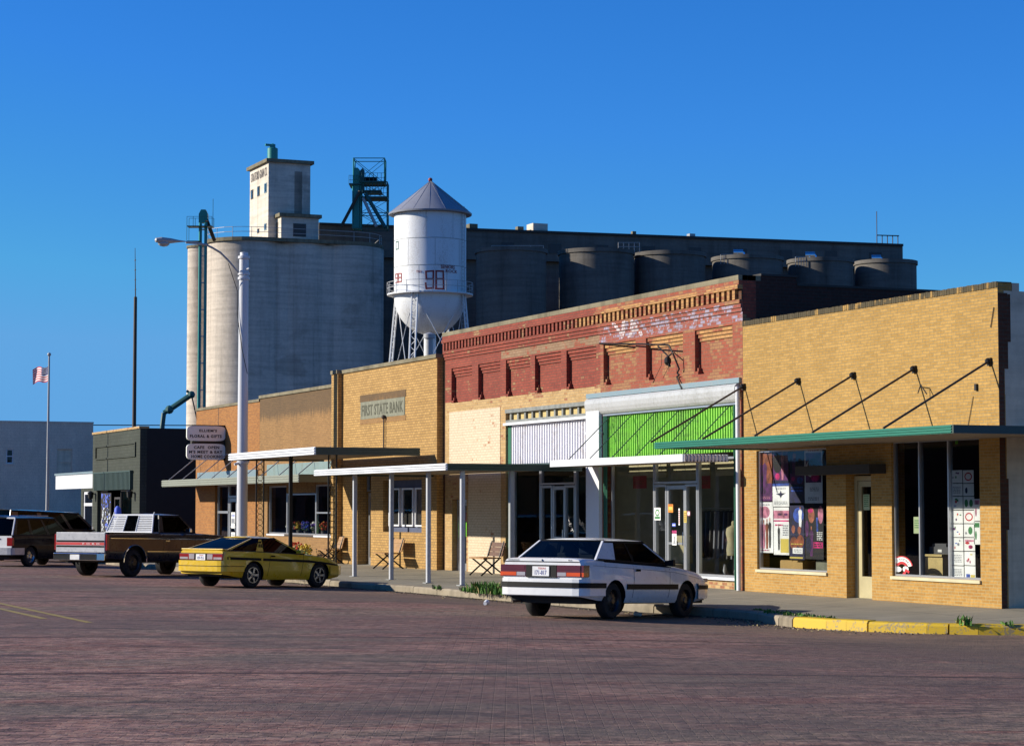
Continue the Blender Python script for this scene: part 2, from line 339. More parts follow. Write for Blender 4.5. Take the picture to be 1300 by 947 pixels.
# ------------------------------------------------------------------ mesh builder
class MB:
    def __init__(s): s.v = []; s.f = []; s.m = []; s.uv = []
    def add(s, vs, fs, m=0):
        o = len(s.v); s.v += [Vector(p) for p in vs]
        for f in fs: s.f.append([o + i for i in f]); s.m.append(m)
        return s
    def quad(s, a, b, c, d, m=0): return s.add([a, b, c, d], [(0, 1, 2, 3)], m)
    def poly(s, pts, m=0): return s.add(pts, [tuple(range(len(pts)))], m)
    def box(s, x0, x1, y0, y1, z0, z1, m=0):
        x0, x1 = sorted((x0, x1)); y0, y1 = sorted((y0, y1)); z0, z1 = sorted((z0, z1))
        v = [(x, y, z) for z in (z0, z1) for y in (y0, y1) for x in (x0, x1)]
        return s.add(v, [(0, 2, 3, 1), (4, 5, 7, 6), (0, 1, 5, 4), (2, 6, 7, 3), (0, 4, 6, 2), (1, 3, 7, 5)], m)
    def hexa(s, b4, t4, m=0):
        return s.add(list(b4) + list(t4), [(0, 3, 2, 1), (4, 5, 6, 7), (0, 1, 5, 4), (1, 2, 6, 5), (2, 3, 7, 6), (3, 0, 4, 7)], m)
    def slab(s, pts, off, m=0):
        """polygon extruded by vector off"""
        n = len(pts); off = Vector(off); a = [Vector(p) for p in pts]; b_ = [p + off for p in a]
        fs = [tuple(range(n))[::-1], tuple(range(n, 2 * n))] + [(i, (i + 1) % n, n + (i + 1) % n, n + i) for i in range(n)]
        return s.add(a + b_, fs, m)
    def tube(s, p, q, r, r1=None, n=8, m=0, caps=True):
        p = Vector(p); q = Vector(q); d = (q - p)
        if d.length < 1e-6: return s
        d.normalize(); a = d.orthogonal().normalized(); b_ = d.cross(a); r1 = r if r1 is None else r1
        vs = [p + (a * cos(2 * pi * i / n) + b_ * sin(2 * pi * i / n)) * r for i in range(n)] + [q + (a * cos(2 * pi * i / n) + b_ * sin(2 * pi * i / n)) * r1 for i in range(n)]
        fs = [(i, (i + 1) % n, n + (i + 1) % n, n + i) for i in range(n)]
        if caps: fs += [tuple(range(n))[::-1], tuple(range(n, 2 * n))]
        return s.add(vs, fs, m)
    def path(s, pts, r, n=6, m=0):
        for a, b_ in zip(pts[:-1], pts[1:]): s.tube(a, b_, r, r, n, m)
        return s
    def lathe(s, c, prof, n=32, m=0, axis='z', caps=False):
        c = Vector(c); k = len(prof); vs = []
        for i in range(n):
            a = 2 * pi * i / n
            for r, z in prof:
                if axis == 'z': vs.append(c + Vector((r * cos(a), r * sin(a), z)))
                else: vs.append(c + Vector((r * cos(a), z, r * sin(a))))
        fs = []
        for i in range(n):
            j = (i + 1) % n
            for t in range(k - 1):
                f = (i * k + t, j * k + t, j * k + t + 1, i * k + t + 1)
                fs.append(f if axis == 'z' else f[::-1])
        s.add(vs, fs, m)
        if caps:
            for t, rev in ((0, axis == 'z'), (k - 1, axis != 'z')):
                f = [i * k + t for i in range(n)]
                o = len(s.v) - len(vs)
                f = f[::-1] if rev else f
                s.f.append([o + i for i in f]); s.m.append(m)
        return s
    def ball(s, c, r, m=0, n=10, sq=(1, 1, 1)):
        c = Vector(c); vs = []; fs = []
        for j in range(n // 2 + 1):
            ph = pi * j / (n // 2)
            for i in range(n): vs.append(c + Vector((r * sq[0] * sin(ph) * cos(2 * pi * i / n), r * sq[1] * sin(ph) * sin(2 * pi * i / n), r * sq[2] * cos(ph))))
        for j in range(n // 2):
            for i in range(n): fs.append((j * n + i, (j + 1) * n + i, (j + 1) * n + (i + 1) % n, j * n + (i + 1) % n))
        return s.add(vs, fs, m)
    def wall(s, x0, x1, z0, z1, y, depth, holes=(), m=0, cuts=(), mf=None, zc=(), back=True):
        """wall in the XZ plane with its street face at y, openings (xa,xb,za,zb) with reveals"""
        xs = sorted(set([x0, x1] + [h[0] for h in holes] + [h[1] for h in holes] + list(cuts)))
        zs = sorted(set([z0, z1] + [h[2] for h in holes] + [h[3] for h in holes] + list(zc)))
        xs = [a for a in xs if x0 <= a <= x1]; zs = [a for a in zs if z0 <= a <= z1]
        inh = lambda cx, cz: any(h[0] < cx < h[1] and h[2] < cz < h[3] for h in holes)
        for i in range(len(xs) - 1):
            for j in range(len(zs) - 1):
                a, b_, c, d = xs[i], xs[i + 1], zs[j], zs[j + 1]
                cx, cz = (a + b_) / 2, (c + d) / 2
                if inh(cx, cz): continue
                mm = mf(cx, cz) if mf else m
                s.quad((a, y, c), (b_, y, c), (b_, y, d), (a, y, d), mm)
                if back: s.quad((a, y + depth, d), (b_, y + depth, d), (b_, y + depth, c), (a, y + depth, c), mm)
        for xa, xb, za, zb in holes:
            mm = mf(xa - .01, (za + zb) / 2) if mf else m
            s.quad((xa, y, za), (xa, y, zb), (xa, y + depth, zb), (xa, y + depth, za), mm)
            s.quad((xb, y, zb), (xb, y, za), (xb, y + depth, za), (xb, y + depth, zb), mm)
            s.quad((xa, y, zb), (xb, y, zb), (xb, y + depth, zb), (xa, y + depth, zb), mm)
            if za > z0 + .01: s.quad((xa, y + depth, za), (xb, y + depth, za), (xb, y, za), (xa, y, za), mm)
        s.quad((x0, y, z1), (x1, y, z1), (x1, y + depth, z1), (x0, y + depth, z1), m)
        s.quad((x1, y, z0), (x1, y + depth, z0), (x1, y + depth, z1), (x1, y, z1), m)
        s.quad((x0, y, z1), (x0, y + depth, z1), (x0, y + depth, z0), (x0, y, z0), m)
        return s
    def text(s, txt, fn, w, h, m=0, d=.004, spacing=1.0, bold=0.0):
        """lettering mapped by fn(u, v, t): u in 0..w, v in 0..h, t = height off the surface"""
        cu = bpy.data.curves.new('lettering', 'FONT'); cu.body = txt; cu.extrude = .5; cu.resolution_u = 2; cu.space_character = spacing; cu.offset = bold
        o = bpy.data.objects.new('lettering', cu); COL.objects.link(o)
        bpy.context.view_layer.update()
        me = o.to_mesh()
        vs = [v.co.copy() for v in me.vertices]; fs = [tuple(p_.vertices) for p_ in me.polygons]
        o.to_mesh_clear(); bpy.data.objects.remove(o); bpy.data.curves.remove(cu)
        if not vs: return s
        x0 = min(v.x for v in vs); x1 = max(v.x for v in vs); y0 = min(v.y for v in vs); y1 = max(v.y for v in vs)
        vs = [fn((v.x - x0) / (x1 - x0) * w, (v.y - y0) / (y1 - y0) * h, (v.z + .5) * d) for v in vs]
        return s.add(vs, fs, m)
    def build(s, name, mats, parent=None, smooth=None, local=False, bevel=0):
        if isinstance(mats, str): mats = [mats]
        me = bpy.data.meshes.new(name)
        off = Vector((0, 0, 0))
        if parent is not None and not local: off = world_loc(parent)
        me.from_pydata([tuple(p - off) for p in s.v], [], s.f)
        for n_ in mats: me.materials.append(M(n_))
        me.polygons.foreach_set('material_index', s.m)
        uvl = me.uv_layers.new(name='UVMap')
        for p_ in me.polygons:
            n_ = p_.normal; ax = max(range(3), key=lambda i: abs(n_[i]))
            for li in p_.loop_indices:
                co = me.vertices[me.loops[li].vertex_index].co + off
                uvl.data[li].uv = (co.x, co.z) if ax == 1 else ((co.y, co.z) if ax == 0 else (co.x, co.y))
        if smooth is not None:
            me.shade_smooth() if hasattr(me, 'shade_smooth') else None
            me.set_sharp_from_angle(angle=radians(smooth))
        o = bpy.data.objects.new(name, me); COL.objects.link(o)
        if parent is not None: o.parent = parent
        if bevel:
            md = o.modifiers.new('bevel', 'BEVEL'); md.width = bevel; md.segments = 2; md.limit_method = 'ANGLE'; md.angle_limit = radians(40)
        return o
def world_loc(o):
    v = Vector((0, 0, 0))
    while o is not None: v += Vector(o.location); o = o.parent
    return v
def thing(name, label, cat, loc=(0, 0, 0), rz=0, group=None, ry=0):
    o = bpy.data.objects.new(name, None); COL.objects.link(o); o.location = loc
    o.rotation_euler = (0, ry, rz); o.empty_display_size = .3
    return tag(o, label, cat, group)
def tag(o, label, cat, group=None):
    o['label'] = label; o['category'] = cat
    if group: o['group'] = group
    return o
def struct(o, label=None, cat=None, kind='structure'):
    o['kind'] = kind
    if label: o['label'] = label
    if cat: o['category'] = cat
    return o

# =================================================================== SETTING
def zroad(y):
    pts = [(-60, -.1), (-30, -.02), (-16, .06), (-12, .05), (-8.5, .0), (-7, -.03), (-5.5, -.09), (-4.2, -.13), (60, -.13)]
    for (a, za), (b_, zb) in zip(pts[:-1], pts[1:]):
        if y <= b_: return za + (zb - za) * (y - a) / (b_ - a)
    return -.13
mb = MB()
ys = [-60, -45, -30, -22, -18, -16, -14, -12, -10, -8.5, -7.7, -7, -6.2, -5.5, -4.8, -4.2, -3, 0, 14]
xs = [-420, -300, -200, -140, -110] + list(range(-100, 61, 4)) + [120, 300]
for i in range(len(xs) - 1):
    for j in range(len(ys) - 1):
        a, b_, c, d = xs[i], xs[i + 1], ys[j], ys[j + 1]
        mb.quad((a, c, zroad(c)), (b_, c, zroad(c)), (b_, d, zroad(d)), (a, d, zroad(d)))
struct(mb.build('road', 'road_brick', smooth=60))
mb = MB(); mb.quad((-3000, -3000, -.2), (3000, -3000, -.2), (3000, 3000, -.2), (-3000, 3000, -.2))
struct(mb.build('ground', 'dirt'))

def zr2(y): return zroad(y) + .005
mb = MB()
for dy in (0, .42):
    a0 = onZ(0, 770 + dy * 28, .06); a1 = onZ(108 - dy * 45, 794 + dy * 2, .06)
    for k in range(24):
        t0 = k / 24; t1 = (k + 1) / 24
        y0 = -15.35 - dy; xa = -40 + (-3.3 + 40) * t0; xb = -40 + (-3.3 + 40) * t1
        if dy: xa -= 1.5; xb -= 1.5
        w_ = .055 + .01 * random.random()
        mb.quad((xa, y0 - w_, zr2(y0 - w_)), (xb, y0 - w_, zr2(y0 - w_)), (xb, y0 + w_, zr2(y0 + w_)), (xa, y0 + w_, zr2(y0 + w_)))
struct(mb.build('road_marking', 'road_yellow'))

# sidewalk and kerb: kerb line runs along the parked cars and rounds the corner on the right
KERB = [(-86, -5.3), (-60, -5.2), (-40, -5.1), (-25, -4.95), (-20.5, -4.75), (-17.5, -4.4), (-14, -4.22), (-12.5, -4.2), (-9, -4.05), (-6.0, -3.75), (-4.2, -3.35), (-3.2, -3.25), (-2.4, -3.38), (-1.4, -3.70), (-.65, -3.80), (.25, -3.66), (1.0, -3.40), (1.8, -2.9), (2.4, -2.35), (3.0, -1.5), (3.4, -.6), (3.7, 1), (3.8, 4), (3.8, 14), (3.8, 40)]
def zside(p):
    return .02
mb = MB()
inner = []
for x, y in KERB:
    inner.append((min(x, .1), .25 if x < 3.4 else min(max(.25, y), 40)))
for i in range(len(KERB) - 1):
    (xa, ya), (xb, yb) = KERB[i], KERB[i + 1]; (ia, ja), (ib, jb) = inner[i], inner[i + 1]
    N = 5
    for k in range(N):
        def pt(x, y, ix_, iy_, t): return (x + (ix_ - x) * t, y + (iy_ - y) * t, .02 + .13 * t)
        q = [pt(xa, ya, ia, ja, k / N), pt(xb, yb, ib, jb, k / N), pt(xb, yb, ib, jb, (k + 1) / N), pt(xa, ya, ia, ja, (k + 1) / N)]
        mb.quad(*q)
struct(mb.build('sidewalk', 'sidewalk_concrete', smooth=40))
def kerb(name, pts, mat, seed):
    rnd = random.Random(seed); mb = MB()
    def samp(t):
        i = min(int(t), len(pts) - 2); f = t - i
        return Vector((pts[i][0] + (pts[i + 1][0] - pts[i][0]) * f, pts[i][1] + (pts[i + 1][1] - pts[i][1]) * f, 0))
    # resample into blocks about 1.6 m long with thin joints
    L = [0]
    for a, b_ in zip(pts[:-1], pts[1:]): L.append(L[-1] + (Vector(a) - Vector(b_)).length)
    tot = L[-1]; s_ = 0
    def at(d):
        d = max(0, min(tot - 1e-4, d))
        for i in range(len(L) - 1):
            if L[i + 1] > d: return samp(i + (d - L[i]) / (L[i + 1] - L[i]))
        return samp(len(pts) - 1.001)
    while s_ < tot - .2:
        e = min(tot, s_ + 1.3 + .7 * rnd.random()); n = 4; tilt = (rnd.random() - .5) * .025; hh = .035 + rnd.random() * .012
        for k in range(n):
            d0 = s_ + .012 + (e - s_ - .024) * k / n; d1 = s_ + .012 + (e - s_ - .024) * (k + 1) / n
            p0, p1 = at(d0), at(d1); dr = (at(d1 + .1) - at(d0 - .1)).normalized(); nv = Vector((dr.y, -dr.x, 0))
            def sec(p, t):
                h = hh + tilt * t + rnd.random() * .004
                zb = zroad(p.y) - .05
                return [p + nv * .05 + Vector((0, 0, zb)), p + nv * .045 + Vector((0, 0, h - .045)), p + nv * .02 + Vector((0, 0, h - .01)), p - nv * .01 + Vector((0, 0, h)), p - nv * .2 + Vector((0, 0, h)), p - nv * .21 + Vector((0, 0, -.05))]
            A, B = sec(p0, k / n), sec(p1, (k + 1) / n)
            for q in range(5): mb.quad(A[q], A[q + 1], B[q + 1], B[q])
            if k == 0: mb.poly(A[::-1])
            if k == n - 1: mb.poly(B)
        s_ = e
    return struct(mb.build(name, mat, smooth=35))
kerb('kerb', KERB[:15], 'kerb_concrete', 3)
kerb('painted_kerb', KERB[14:], 'kerb_yellow', 5)
# gutter apron of pale concrete chips along the kerb
mb = MB()
for i in range(3, 12):
    (xa, ya), (xb, yb) = KERB[i], KERB[i + 1]
    for k in range(6):
        t0, t1 = k / 6, (k + 1) / 6
        x0_, x1_ = xa + (xb - xa) * t0, xa + (xb - xa) * t1; y0_, y1_ = ya + (yb - ya) * t0, ya + (yb - ya) * t1
        w_ = .32 + .1 * sin(x0_ * 2.1); w2 = .32 + .1 * sin(x1_ * 2.1)
        mb.quad((x0_, y0_ - w_, zroad(y0_ - w_) + .006), (x1_, y1_ - w2, zroad(y1_ - w2) + .006), (x1_, y1_ - .05, zroad(y1_) + .012), (x0_, y0_ - .05, zroad(y0_) + .012))
struct(mb.build('gutter', 'dirt'))

def tuft(mb, x, y, z, n, r, h, rnd):
    for _ in range(n):
        a = rnd.random() * 6.28; d = rnd.random() ** .7 * r; px, py = x + d * cos(a) * 1.7, y + d * sin(a) * .7
        l = h * (.4 + .7 * rnd.random()); b_ = rnd.random() * 6.28; w_ = .008 + .012 * rnd.random()
        lx, ly = cos(b_) * l * .5, sin(b_) * l * .5
        p = Vector((px, py, z)); s_ = Vector((-sin(b_), cos(b_), 0)) * w_
        mid = p + Vector((lx * .4, ly * .4, l * .65)); top = p + Vector((lx, ly, l))
        mb.add([p - s_, p + s_, mid + s_, mid - s_, top], [(0, 1, 2, 3), (3, 2, 4)])
rnd = random.Random(11)
mb = MB()
for (x, y, n, r, h) in [(-13.2, -4.25, 420, .45, .26), (-12.4, -4.22, 260, .35, .24), (-14.3, -4.3, 40, .15, .12), (-24.6, -4.9, 200, .5, .22), (-23.2, -4.85, 160, .4, .2), (-15.8, -4.4, 30, .12, .12),
                       (-2.1, -3.3, 90, .28, .08), (-1.0, -3.5, 110, .32, .08), (-.4, -3.35, 50, .2, .06), (-3.0, -3.1, 60, .2, .06), (2.32, -2.42, 60, .12, .16), (2.75, -1.9, 20, .1, .1), (.9, -2.2, 12, .08, .04)]:
    tuft(mb, x, y, .02, n, r, h, rnd)
mb.m = [1 if random.random() < .18 else 0 for _ in mb.m]
struct(mb.build('weeds', ['grass', 'dry_grass']), 'green weeds sprouting in the kerb joints and gutter', 'weeds', 'stuff')
# grit, gravel chips and dry leaves swept against the kerb
rnd = random.Random(31); mb = MB()
for _ in range(900):
    i = rnd.randrange(3, 18); (xa, ya), (xb_, yb_) = KERB[i], KERB[i + 1]; t_ = rnd.random()
    x = xa + (xb_ - xa) * t_; y = ya + (yb_ - ya) * t_ - .06 - abs(rnd.gauss(0, .45)); r = .008 + .022 * rnd.random() ** 2
    if x > 2.3: continue
    z = zroad(y) + .008; a = rnd.random() * 6.28
    P = [(x + r * cos(a + q * 2.09), y + r * sin(a + q * 2.09), z) for q in range(3)] + [(x, y, z + r * .8)]
    mb.add(P, [(0, 1, 3), (1, 2, 3), (2, 0, 3)], rnd.choice([0, 0, 1, 2]))
struct(mb.build('gravel', ['dirt', 'kerb_concrete', 'dry_grass']), 'grit and dry leaf bits lying along the kerb', 'gravel', 'stuff')
for i, (px_, py_, r, lab) in enumerate([(617, 767, .06, 'crushed white paper cup lying in the road near the weeds'), (810, 778, .05, 'small white can lying behind the white coupe by the kerb')]):
    p = onZ(px_, py_, -.05); z = zroad(p.y)
    mb = MB(); mb.lathe((0, 0, 0), [(0, -.07), (r * .62, -.07), (r * .75, 0), (r, .07), (r * .8, .07), (r * .6, -.05)], 12, 0, 'y')
    o = mb.build('litter_cup' if i == 0 else 'litter_can', 'litter_white', smooth=40); o.location = (p.x, p.y, z + r * .9); o.rotation_euler = (.1, .12, .9 + i)
    tag(o, lab, 'litter')

# =================================================================== BUILDINGS
def shell(t, x0, x1, ztop, depth, mats=('grey_stucco', 'dirt'), zroof=None, room=True, yf=.3, right=True, left=True):
    zroof = ztop - .7 if zroof is None else zroof
    if right:
        MB().box(x1 - .25, x1 - .002, yf, depth, -.13, ztop - .02).build('side_wall', mats[0], t)
    if left:
        MB().box(x0 + .002, x0 + .25, yf, depth, -.13, ztop - .02).build('side_wall', mats[0], t)
    MB().box(x0 + .25, x1 - .25, depth - .25, depth - .002, -.13, ztop - .3).build('rear_wall', mats[0], t)
    MB().box(x0 + .25, x1 - .25, yf, depth - .25, zroof - .2, zroof).build('roof', mats[1], t)
    if room:
        mb = MB(); a, b_, c, d, e, f = x0 + .26, x1 - .26, yf + .005, yf + 5, .14, 3.3
        mb.quad((a, c, e), (b_, c, e), (b_, d, e), (a, d, e), 0)
        mb.quad((a, d, e), (b_, d, e), (b_, d, f), (a, d, f), 0)
        mb.quad((a, d, f), (b_, d, f), (b_, c, f), (a, c, f), 0)
        mb.quad((a, c, e), (a, d, e), (a, d, f), (a, c, f), 0)
        mb.quad((b_, d, e), (b_, c, e), (b_, c, f), (b_, d, f), 0)
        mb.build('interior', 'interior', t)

def window(t, x0, x1, z0, z1, y, mull=(), rails=(), fw=.045, fmat='aluminium', glassm='shop_glass', name='window', sill=None):
    """glazed unit: frame bars at y, one pane of glass behind"""
    mb = MB()
    mb.box(x0, x0 + fw, y, y + .08, z0, z1); mb.box(x1 - fw, x1, y, y + .08, z0, z1)
    mb.box(x0 + fw, x1 - fw, y, y + .08, z1 - fw, z1); mb.box(x0 + fw, x1 - fw, y, y + .08, z0, z0 + fw)
    for xm in mull: mb.box(xm - fw * .5, xm + fw * .5, y - .01, y + .078, z0 + fw, z1 - fw)
    for (xa, xb, zm) in rails: mb.box(xa, xb, y - .006, y + .074, zm - fw * .5, zm + fw * .5)
    w_ = mb.build(name, fmat, t)
    g = MB(); g.quad((x0 + fw, y + .04, z0 + fw), (x1 - fw, y + .04, z0 + fw), (x1 - fw, y + .04, z1 - fw), (x0 + fw, y + .04, z1 - fw))
    g.build('pane', glassm, w_)
    if sill: MB().box(x0 - .02, x1 + .02, y - .09, y + .09, z0 - .06, z0 - .003).build('sill', sill, w_)
    return w_
def door(t, x0, x1, z0, z1, y, fw=.09, fmat='aluminium', glassm='shop_glass', rail=None, kick=.25):
    mb = MB()
    mb.box(x0, x0 + fw, y, y + .06, z0, z1); mb.box(x1 - fw, x1, y, y + .06, z0, z1)
    mb.box(x0 + fw, x1 - fw, y, y + .06, z1 - fw, z1); mb.box(x0 + fw, x1 - fw, y, y + .06, z0, z0 + kick)
    if rail: mb.box(x0 + fw, x1 - fw, y - .004, y + .056, rail - .025, rail + .025)
    d = mb.build('door', fmat, t)
    MB().quad((x0 + fw, y + .03, z0 + kick), (x1 - fw, y + .03, z0 + kick), (x1 - fw, y + .03, z1 - fw), (x0 + fw, y + .03, z1 - fw)).build('pane', glassm, d)
    MB().tube((x1 - fw * .5, y - .05, z0 + .9), (x1 - fw * .5, y - .05, z0 + 1.2), .012).build('handle', 'chrome', d)
    return d
def X0(px_, py_=640, y=0): return onY(px_, py_, y).x
def Z0(px_, py_, y=0): return onY(px_, py_, y).z

# ---------------- yellow brick corner store
yb = thing('corner_store', 'yellow brick corner store with green awning and poster filled show window', 'store', (-4.6, 0, .14))
xl = -9.12
WL = (-8.57, -5.78, .62, 3.11); WR = (-3.44, -.61, .62, 3.17); DO = (-5.06, -4.15, .13, 2.56)
mb2 = MB(); mb2.wall(xl, 0, .05, 5.88, 0, .3, [WL, WR, DO], 0, mf=lambda x, z: 1 if z < 3.2 else 0, zc=(3.2,))
mb2.build('wall', ['tan_brick', 'lower_tan_brick'], yb)
mb = MB()
x = xl
while x < -.06:
    w_ = .066; mb.box(x, min(x + w_, 0), -.012 - random.random() * .006, .31, 5.79 + random.random() * .004, 5.895 + random.random() * .01); x += .076
mb.build('coping', 'stained_brick', yb)
MB().box(-.30, .006, .31, .46, 5.60, 5.885).build('parapet_end', 'grey_stucco', yb)
shell(yb, xl, -.01, 5.7, 22, ('grey_stucco', 'dirt'), 5.2, left=False)
# brown brick quoins left bare beside the stucco
mb = MB(); rnd = random.Random(4); z = .05; w_ = .2
while z < 5.7:
    h = .35 + rnd.random() * .6; w_ = max(.12, min(.30, w_ + (rnd.random() - .5) * .2)); mb.box(-.006, .004, 0.001, w_, z, min(5.7, z + h)); z += h
mb.build('quoin', 'brown_quoin_brick', yb)
MB().box(-.004, .003, .13, 22, 3.9, 5.74).box(-.004, .002, .15, 22, 0.05, 3.2).box(-.004, .001, .14, 22, 3.2, 3.9).build('stucco_coat', 'grey_stucco', yb)
window(yb, *WL, .05, fw=.035, sill='paper_cream')
m1 = X0(1168, 640, .06); m2 = X0(1205, 640, .06)
window(yb, *WR, .05, mull=(m1, m2), fw=.04, sill='paper_cream')
MB().box(DO[0] + .002, DO[0] + .10, .20, .29, .14, 2.53).box(DO[0] + .10, DO[1] - .002, .20, .29, 2.44, 2.53).build('door_frame', 'door_cream', yb)
door(yb, DO[0] + .11, DO[1] - .002, .15, 2.43, .22, .11, 'door_cream', kick=.42)
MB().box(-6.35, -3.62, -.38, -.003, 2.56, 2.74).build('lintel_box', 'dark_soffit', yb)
# awning wraps the corner
AX0, AX1, AY = -8.15, 2.35, -2.6
aw = MB().box(AX0, AX1, AY + .02, -.003, 3.14, 3.20).box(.03, AX1, 0, 9, 3.14, 3.20)
aw = aw.build('awning', 'soffit', yb)
mb = MB(); mb.box(AX0, AX1, AY - .03, AY + .02, 3.11, 3.245); mb.box(AX0, AX0 + .04, AY + .02, -.003, 3.11, 3.245)
for z in (3.135, 3.178, 3.22): mb.box(AX0 - .01, AX1, AY - .045, AY - .03, z - .012, z + .012)
mb.build('fascia', 'awning_green', aw)
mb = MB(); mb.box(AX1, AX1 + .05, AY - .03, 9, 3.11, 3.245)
mb.build('fascia', 'dark_green_metal', aw)  # side run in a darker green that stands in for its shade
MB().box(AX0, 0, AY + .03, -.01, 3.202, 3.23).build('roof_sheet', 'olive_metal', aw)
for i, pxp in enumerate((945, 1014.5, 1084.6, 1162, 1257.5)):
    x = X0(pxp, 470); x = min(x, -.15)
    rd = MB().tube((x, -.03, 4.50), (x, AY + .35, 3.28), .021, n=8)
    r_ = rd.build('rod', 'rust_steel', aw, smooth=40)
    MB().box(x - .05, x + .05, -.045, -.002, 4.42, 4.56).ball((x, -.06, 4.5), .055).build('plate', 'black_iron', r_)
for y in (.75, 3, 5.5, 8):
    rd = MB().tube((.03, y, 4.48), (AX1 - .3, y, 3.28), .021, n=8).build('rod', 'silver_steel', aw, smooth=40)
    MB().box(.021, .05, y - .05, y + .05, 4.40, 4.56).ball((.06, y, 4.5), .055).build('plate', 'black_iron', rd)
MB().tube((.02, .6, 3.62), (.02, 1.8, 3.62), .018).build('conduit', 'rust_steel', yb)
# bits on the upper wall: hook with shadow, small box, wires
mb = MB(); mb.path([(-2.35, -.02, 4.15), (-2.2, -.15, 4.18), (-2.05, -.12, 4.0)], .012).path([(-2.2, -.15, 4.18), (-2.22, -.2, 4.02)], .01)
mb.build('hook', 'black_iron', yb)
MB().box(-.68, -.62, -.04, -.002, 4.0, 4.12).build('junction_box', 'black_iron', yb)
MB().path([(-.75, -.012, 3.9), (-.95, -.012, 3.3)], .006).path([(-.2, -.014, 5.1), (-.1, -.014, 5.45)], .008).build('wire', 'rust_steel', yb)

# things behind the yellow store's glass
GY = .115
def px_rect(u0, v0, u1, v1, y=GY):
    x0_, x1_ = onY(u0, (v0 + v1) / 2, y).x, onY(u1, (v0 + v1) / 2, y).x; um = (u0 + u1) / 2
    return x0_, x1_, onY(um, v1, y).z, onY(um, v0, y).z
def poster(rect, bg, shapes, label, y=GY, group='film posters taped inside the left show window', name='poster', cat='poster', border=None):
    x0_, x1_, z0_, z1_ = rect; w_, h_ = x1_ - x0_, z1_ - z0_
    mats = [bg]; mb = MB(); mb.box(x0_, x1_, y, y + .004, z0_, z1_, 0)
    def mi(n_):
        if n_ not in mats: mats.append(n_)
        return mats.index(n_)
    lay = 1
    for sh in shapes:
        yy = y - .0006 * lay; lay += 1
        if sh[0] == 'r': _, c, a, b_, e, f = sh; mb.quad((x0_ + a * w_, yy, z0_ + e * h_), (x0_ + b_ * w_, yy, z0_ + e * h_), (x0_ + b_ * w_, yy, z0_ + f * h_), (x0_ + a * w_, yy, z0_ + f * h_), mi(c))
        elif sh[0] == 'e':
            _, c, cx, cz, rx, rz = sh
            mb.poly([(x0_ + (cx + rx * cos(k * pi / 10)) * w_, yy, z0_ + (cz + rz * sin(k * pi / 10)) * h_) for k in range(20)], mi(c))
        elif sh[0] == 'p':
            mb.poly([(x0_ + a * w_, yy, z0_ + b_ * h_) for a, b_ in sh[2]], mi(sh[1]))
        elif sh[0] == 'f':      # standing figure: head, shoulders, body tapering to the ground
            _, c, cx, zb_, zt_, s_ = sh; H = zt_ - zb_; ar = h_ / w_
            k = s_ * H * ar
            out = [(-.10, 0), (-.13, .35), (-.12, .5), (-.17, .72), (-.15, .80), (-.05, .84), (-.035, .87), (.035, .87), (.05, .84), (.15, .80), (.17, .72), (.12, .5), (.14, .3), (.09, 0)]
            mb.poly([(x0_ + (cx + a * k) * w_, yy, z0_ + (zb_ + b_ * H) * h_) for a, b_ in out], mi(c))
            mb.poly([(x0_ + (cx + .055 * k * cos(q * pi / 6)) * w_, yy - .0003, z0_ + (zb_ + (.925 + .065 * sin(q * pi / 6)) * H) * h_) for q in range(12)], mi('ink_skin' if c != 'ink_skin' else 'ink_rust'))
        elif sh[0] == 't':      # lines of print
            _, c, a, b_, e, f, n_ = sh; r2 = random.Random(int(abs(cx_seed(x0_, z0_)) * 100) + lay)
            for k in range(n_):
                zz = e + (f - e) * (k + .2) / n_; hh = (f - e) / n_ * .5; u = a
                while u < b_:
                    l = .05 + .12 * r2.random(); mb.quad((x0_ + u * w_, yy, z0_ + zz * h_), (x0_ + min(b_, u + l) * w_, yy, z0_ + zz * h_), (x0_ + min(b_, u + l) * w_, yy, z0_ + (zz + hh) * h_), (x0_ + u * w_, yy, z0_ + (zz + hh) * h_), mi(c)); u += l + .035
    o = mb.build(name, mats); return tag(o, label, cat, group)
def cx_seed(a, b_): return a * 3.7 + b_ * 1.3
def cr(u0, v0, u1, v1): return px_rect(930 + u0 / 4.307, 550 + v0 / 4.307, 930 + u1 / 4.307, 550 + v1 / 4.307)
poster(cr(137, 95, 216, 370), 'ink_rust', [('r', 'ink_purple', 0, 1, 0, .35), ('e', 'ink_rust', .5, .75, .35, .16), ('f', 'ink_purple', .5, .15, .85, .75), ('f', 'ink_black', .3, .1, .6, .7), ('e', 'ink_magenta', .2, .12, .14, .05), ('e', 'ink_skin', .75, .5, .08, .05), ('t', 'ink_pink', .15, .85, .04, .10, 2)], 'rust and purple film poster, top left in the show window')
poster(cr(221, 90, 305, 272), 'ink_purple', [('e', 'ink_black', .3, .6, .3, .3), ('f', 'ink_pink', .62, .1, .98, .6), ('e', 'ink_magenta', .3, .2, .15, .1), ('r', 'ink_navy', 0, 1, 0, .08)], 'dark purple film poster with one pale figure, second in the top row')
poster(cr(219, 274, 309, 400), 'flag_white', [('r', 'ink_blue', 0, 1, .88, 1), ('p', 'ink_navy', [(.2, .55), (.42, .48), (.5, .36), (.58, .48), (.82, .58), (.56, .58), (.5, .7), (.44, .58)]), ('t', 'ink_grey', .2, .8, .74, .82, 1), ('t', 'ink_grey', .1, .9, .08, .24, 3)], 'pale poster with a dark bird emblem, in the middle of the show window')
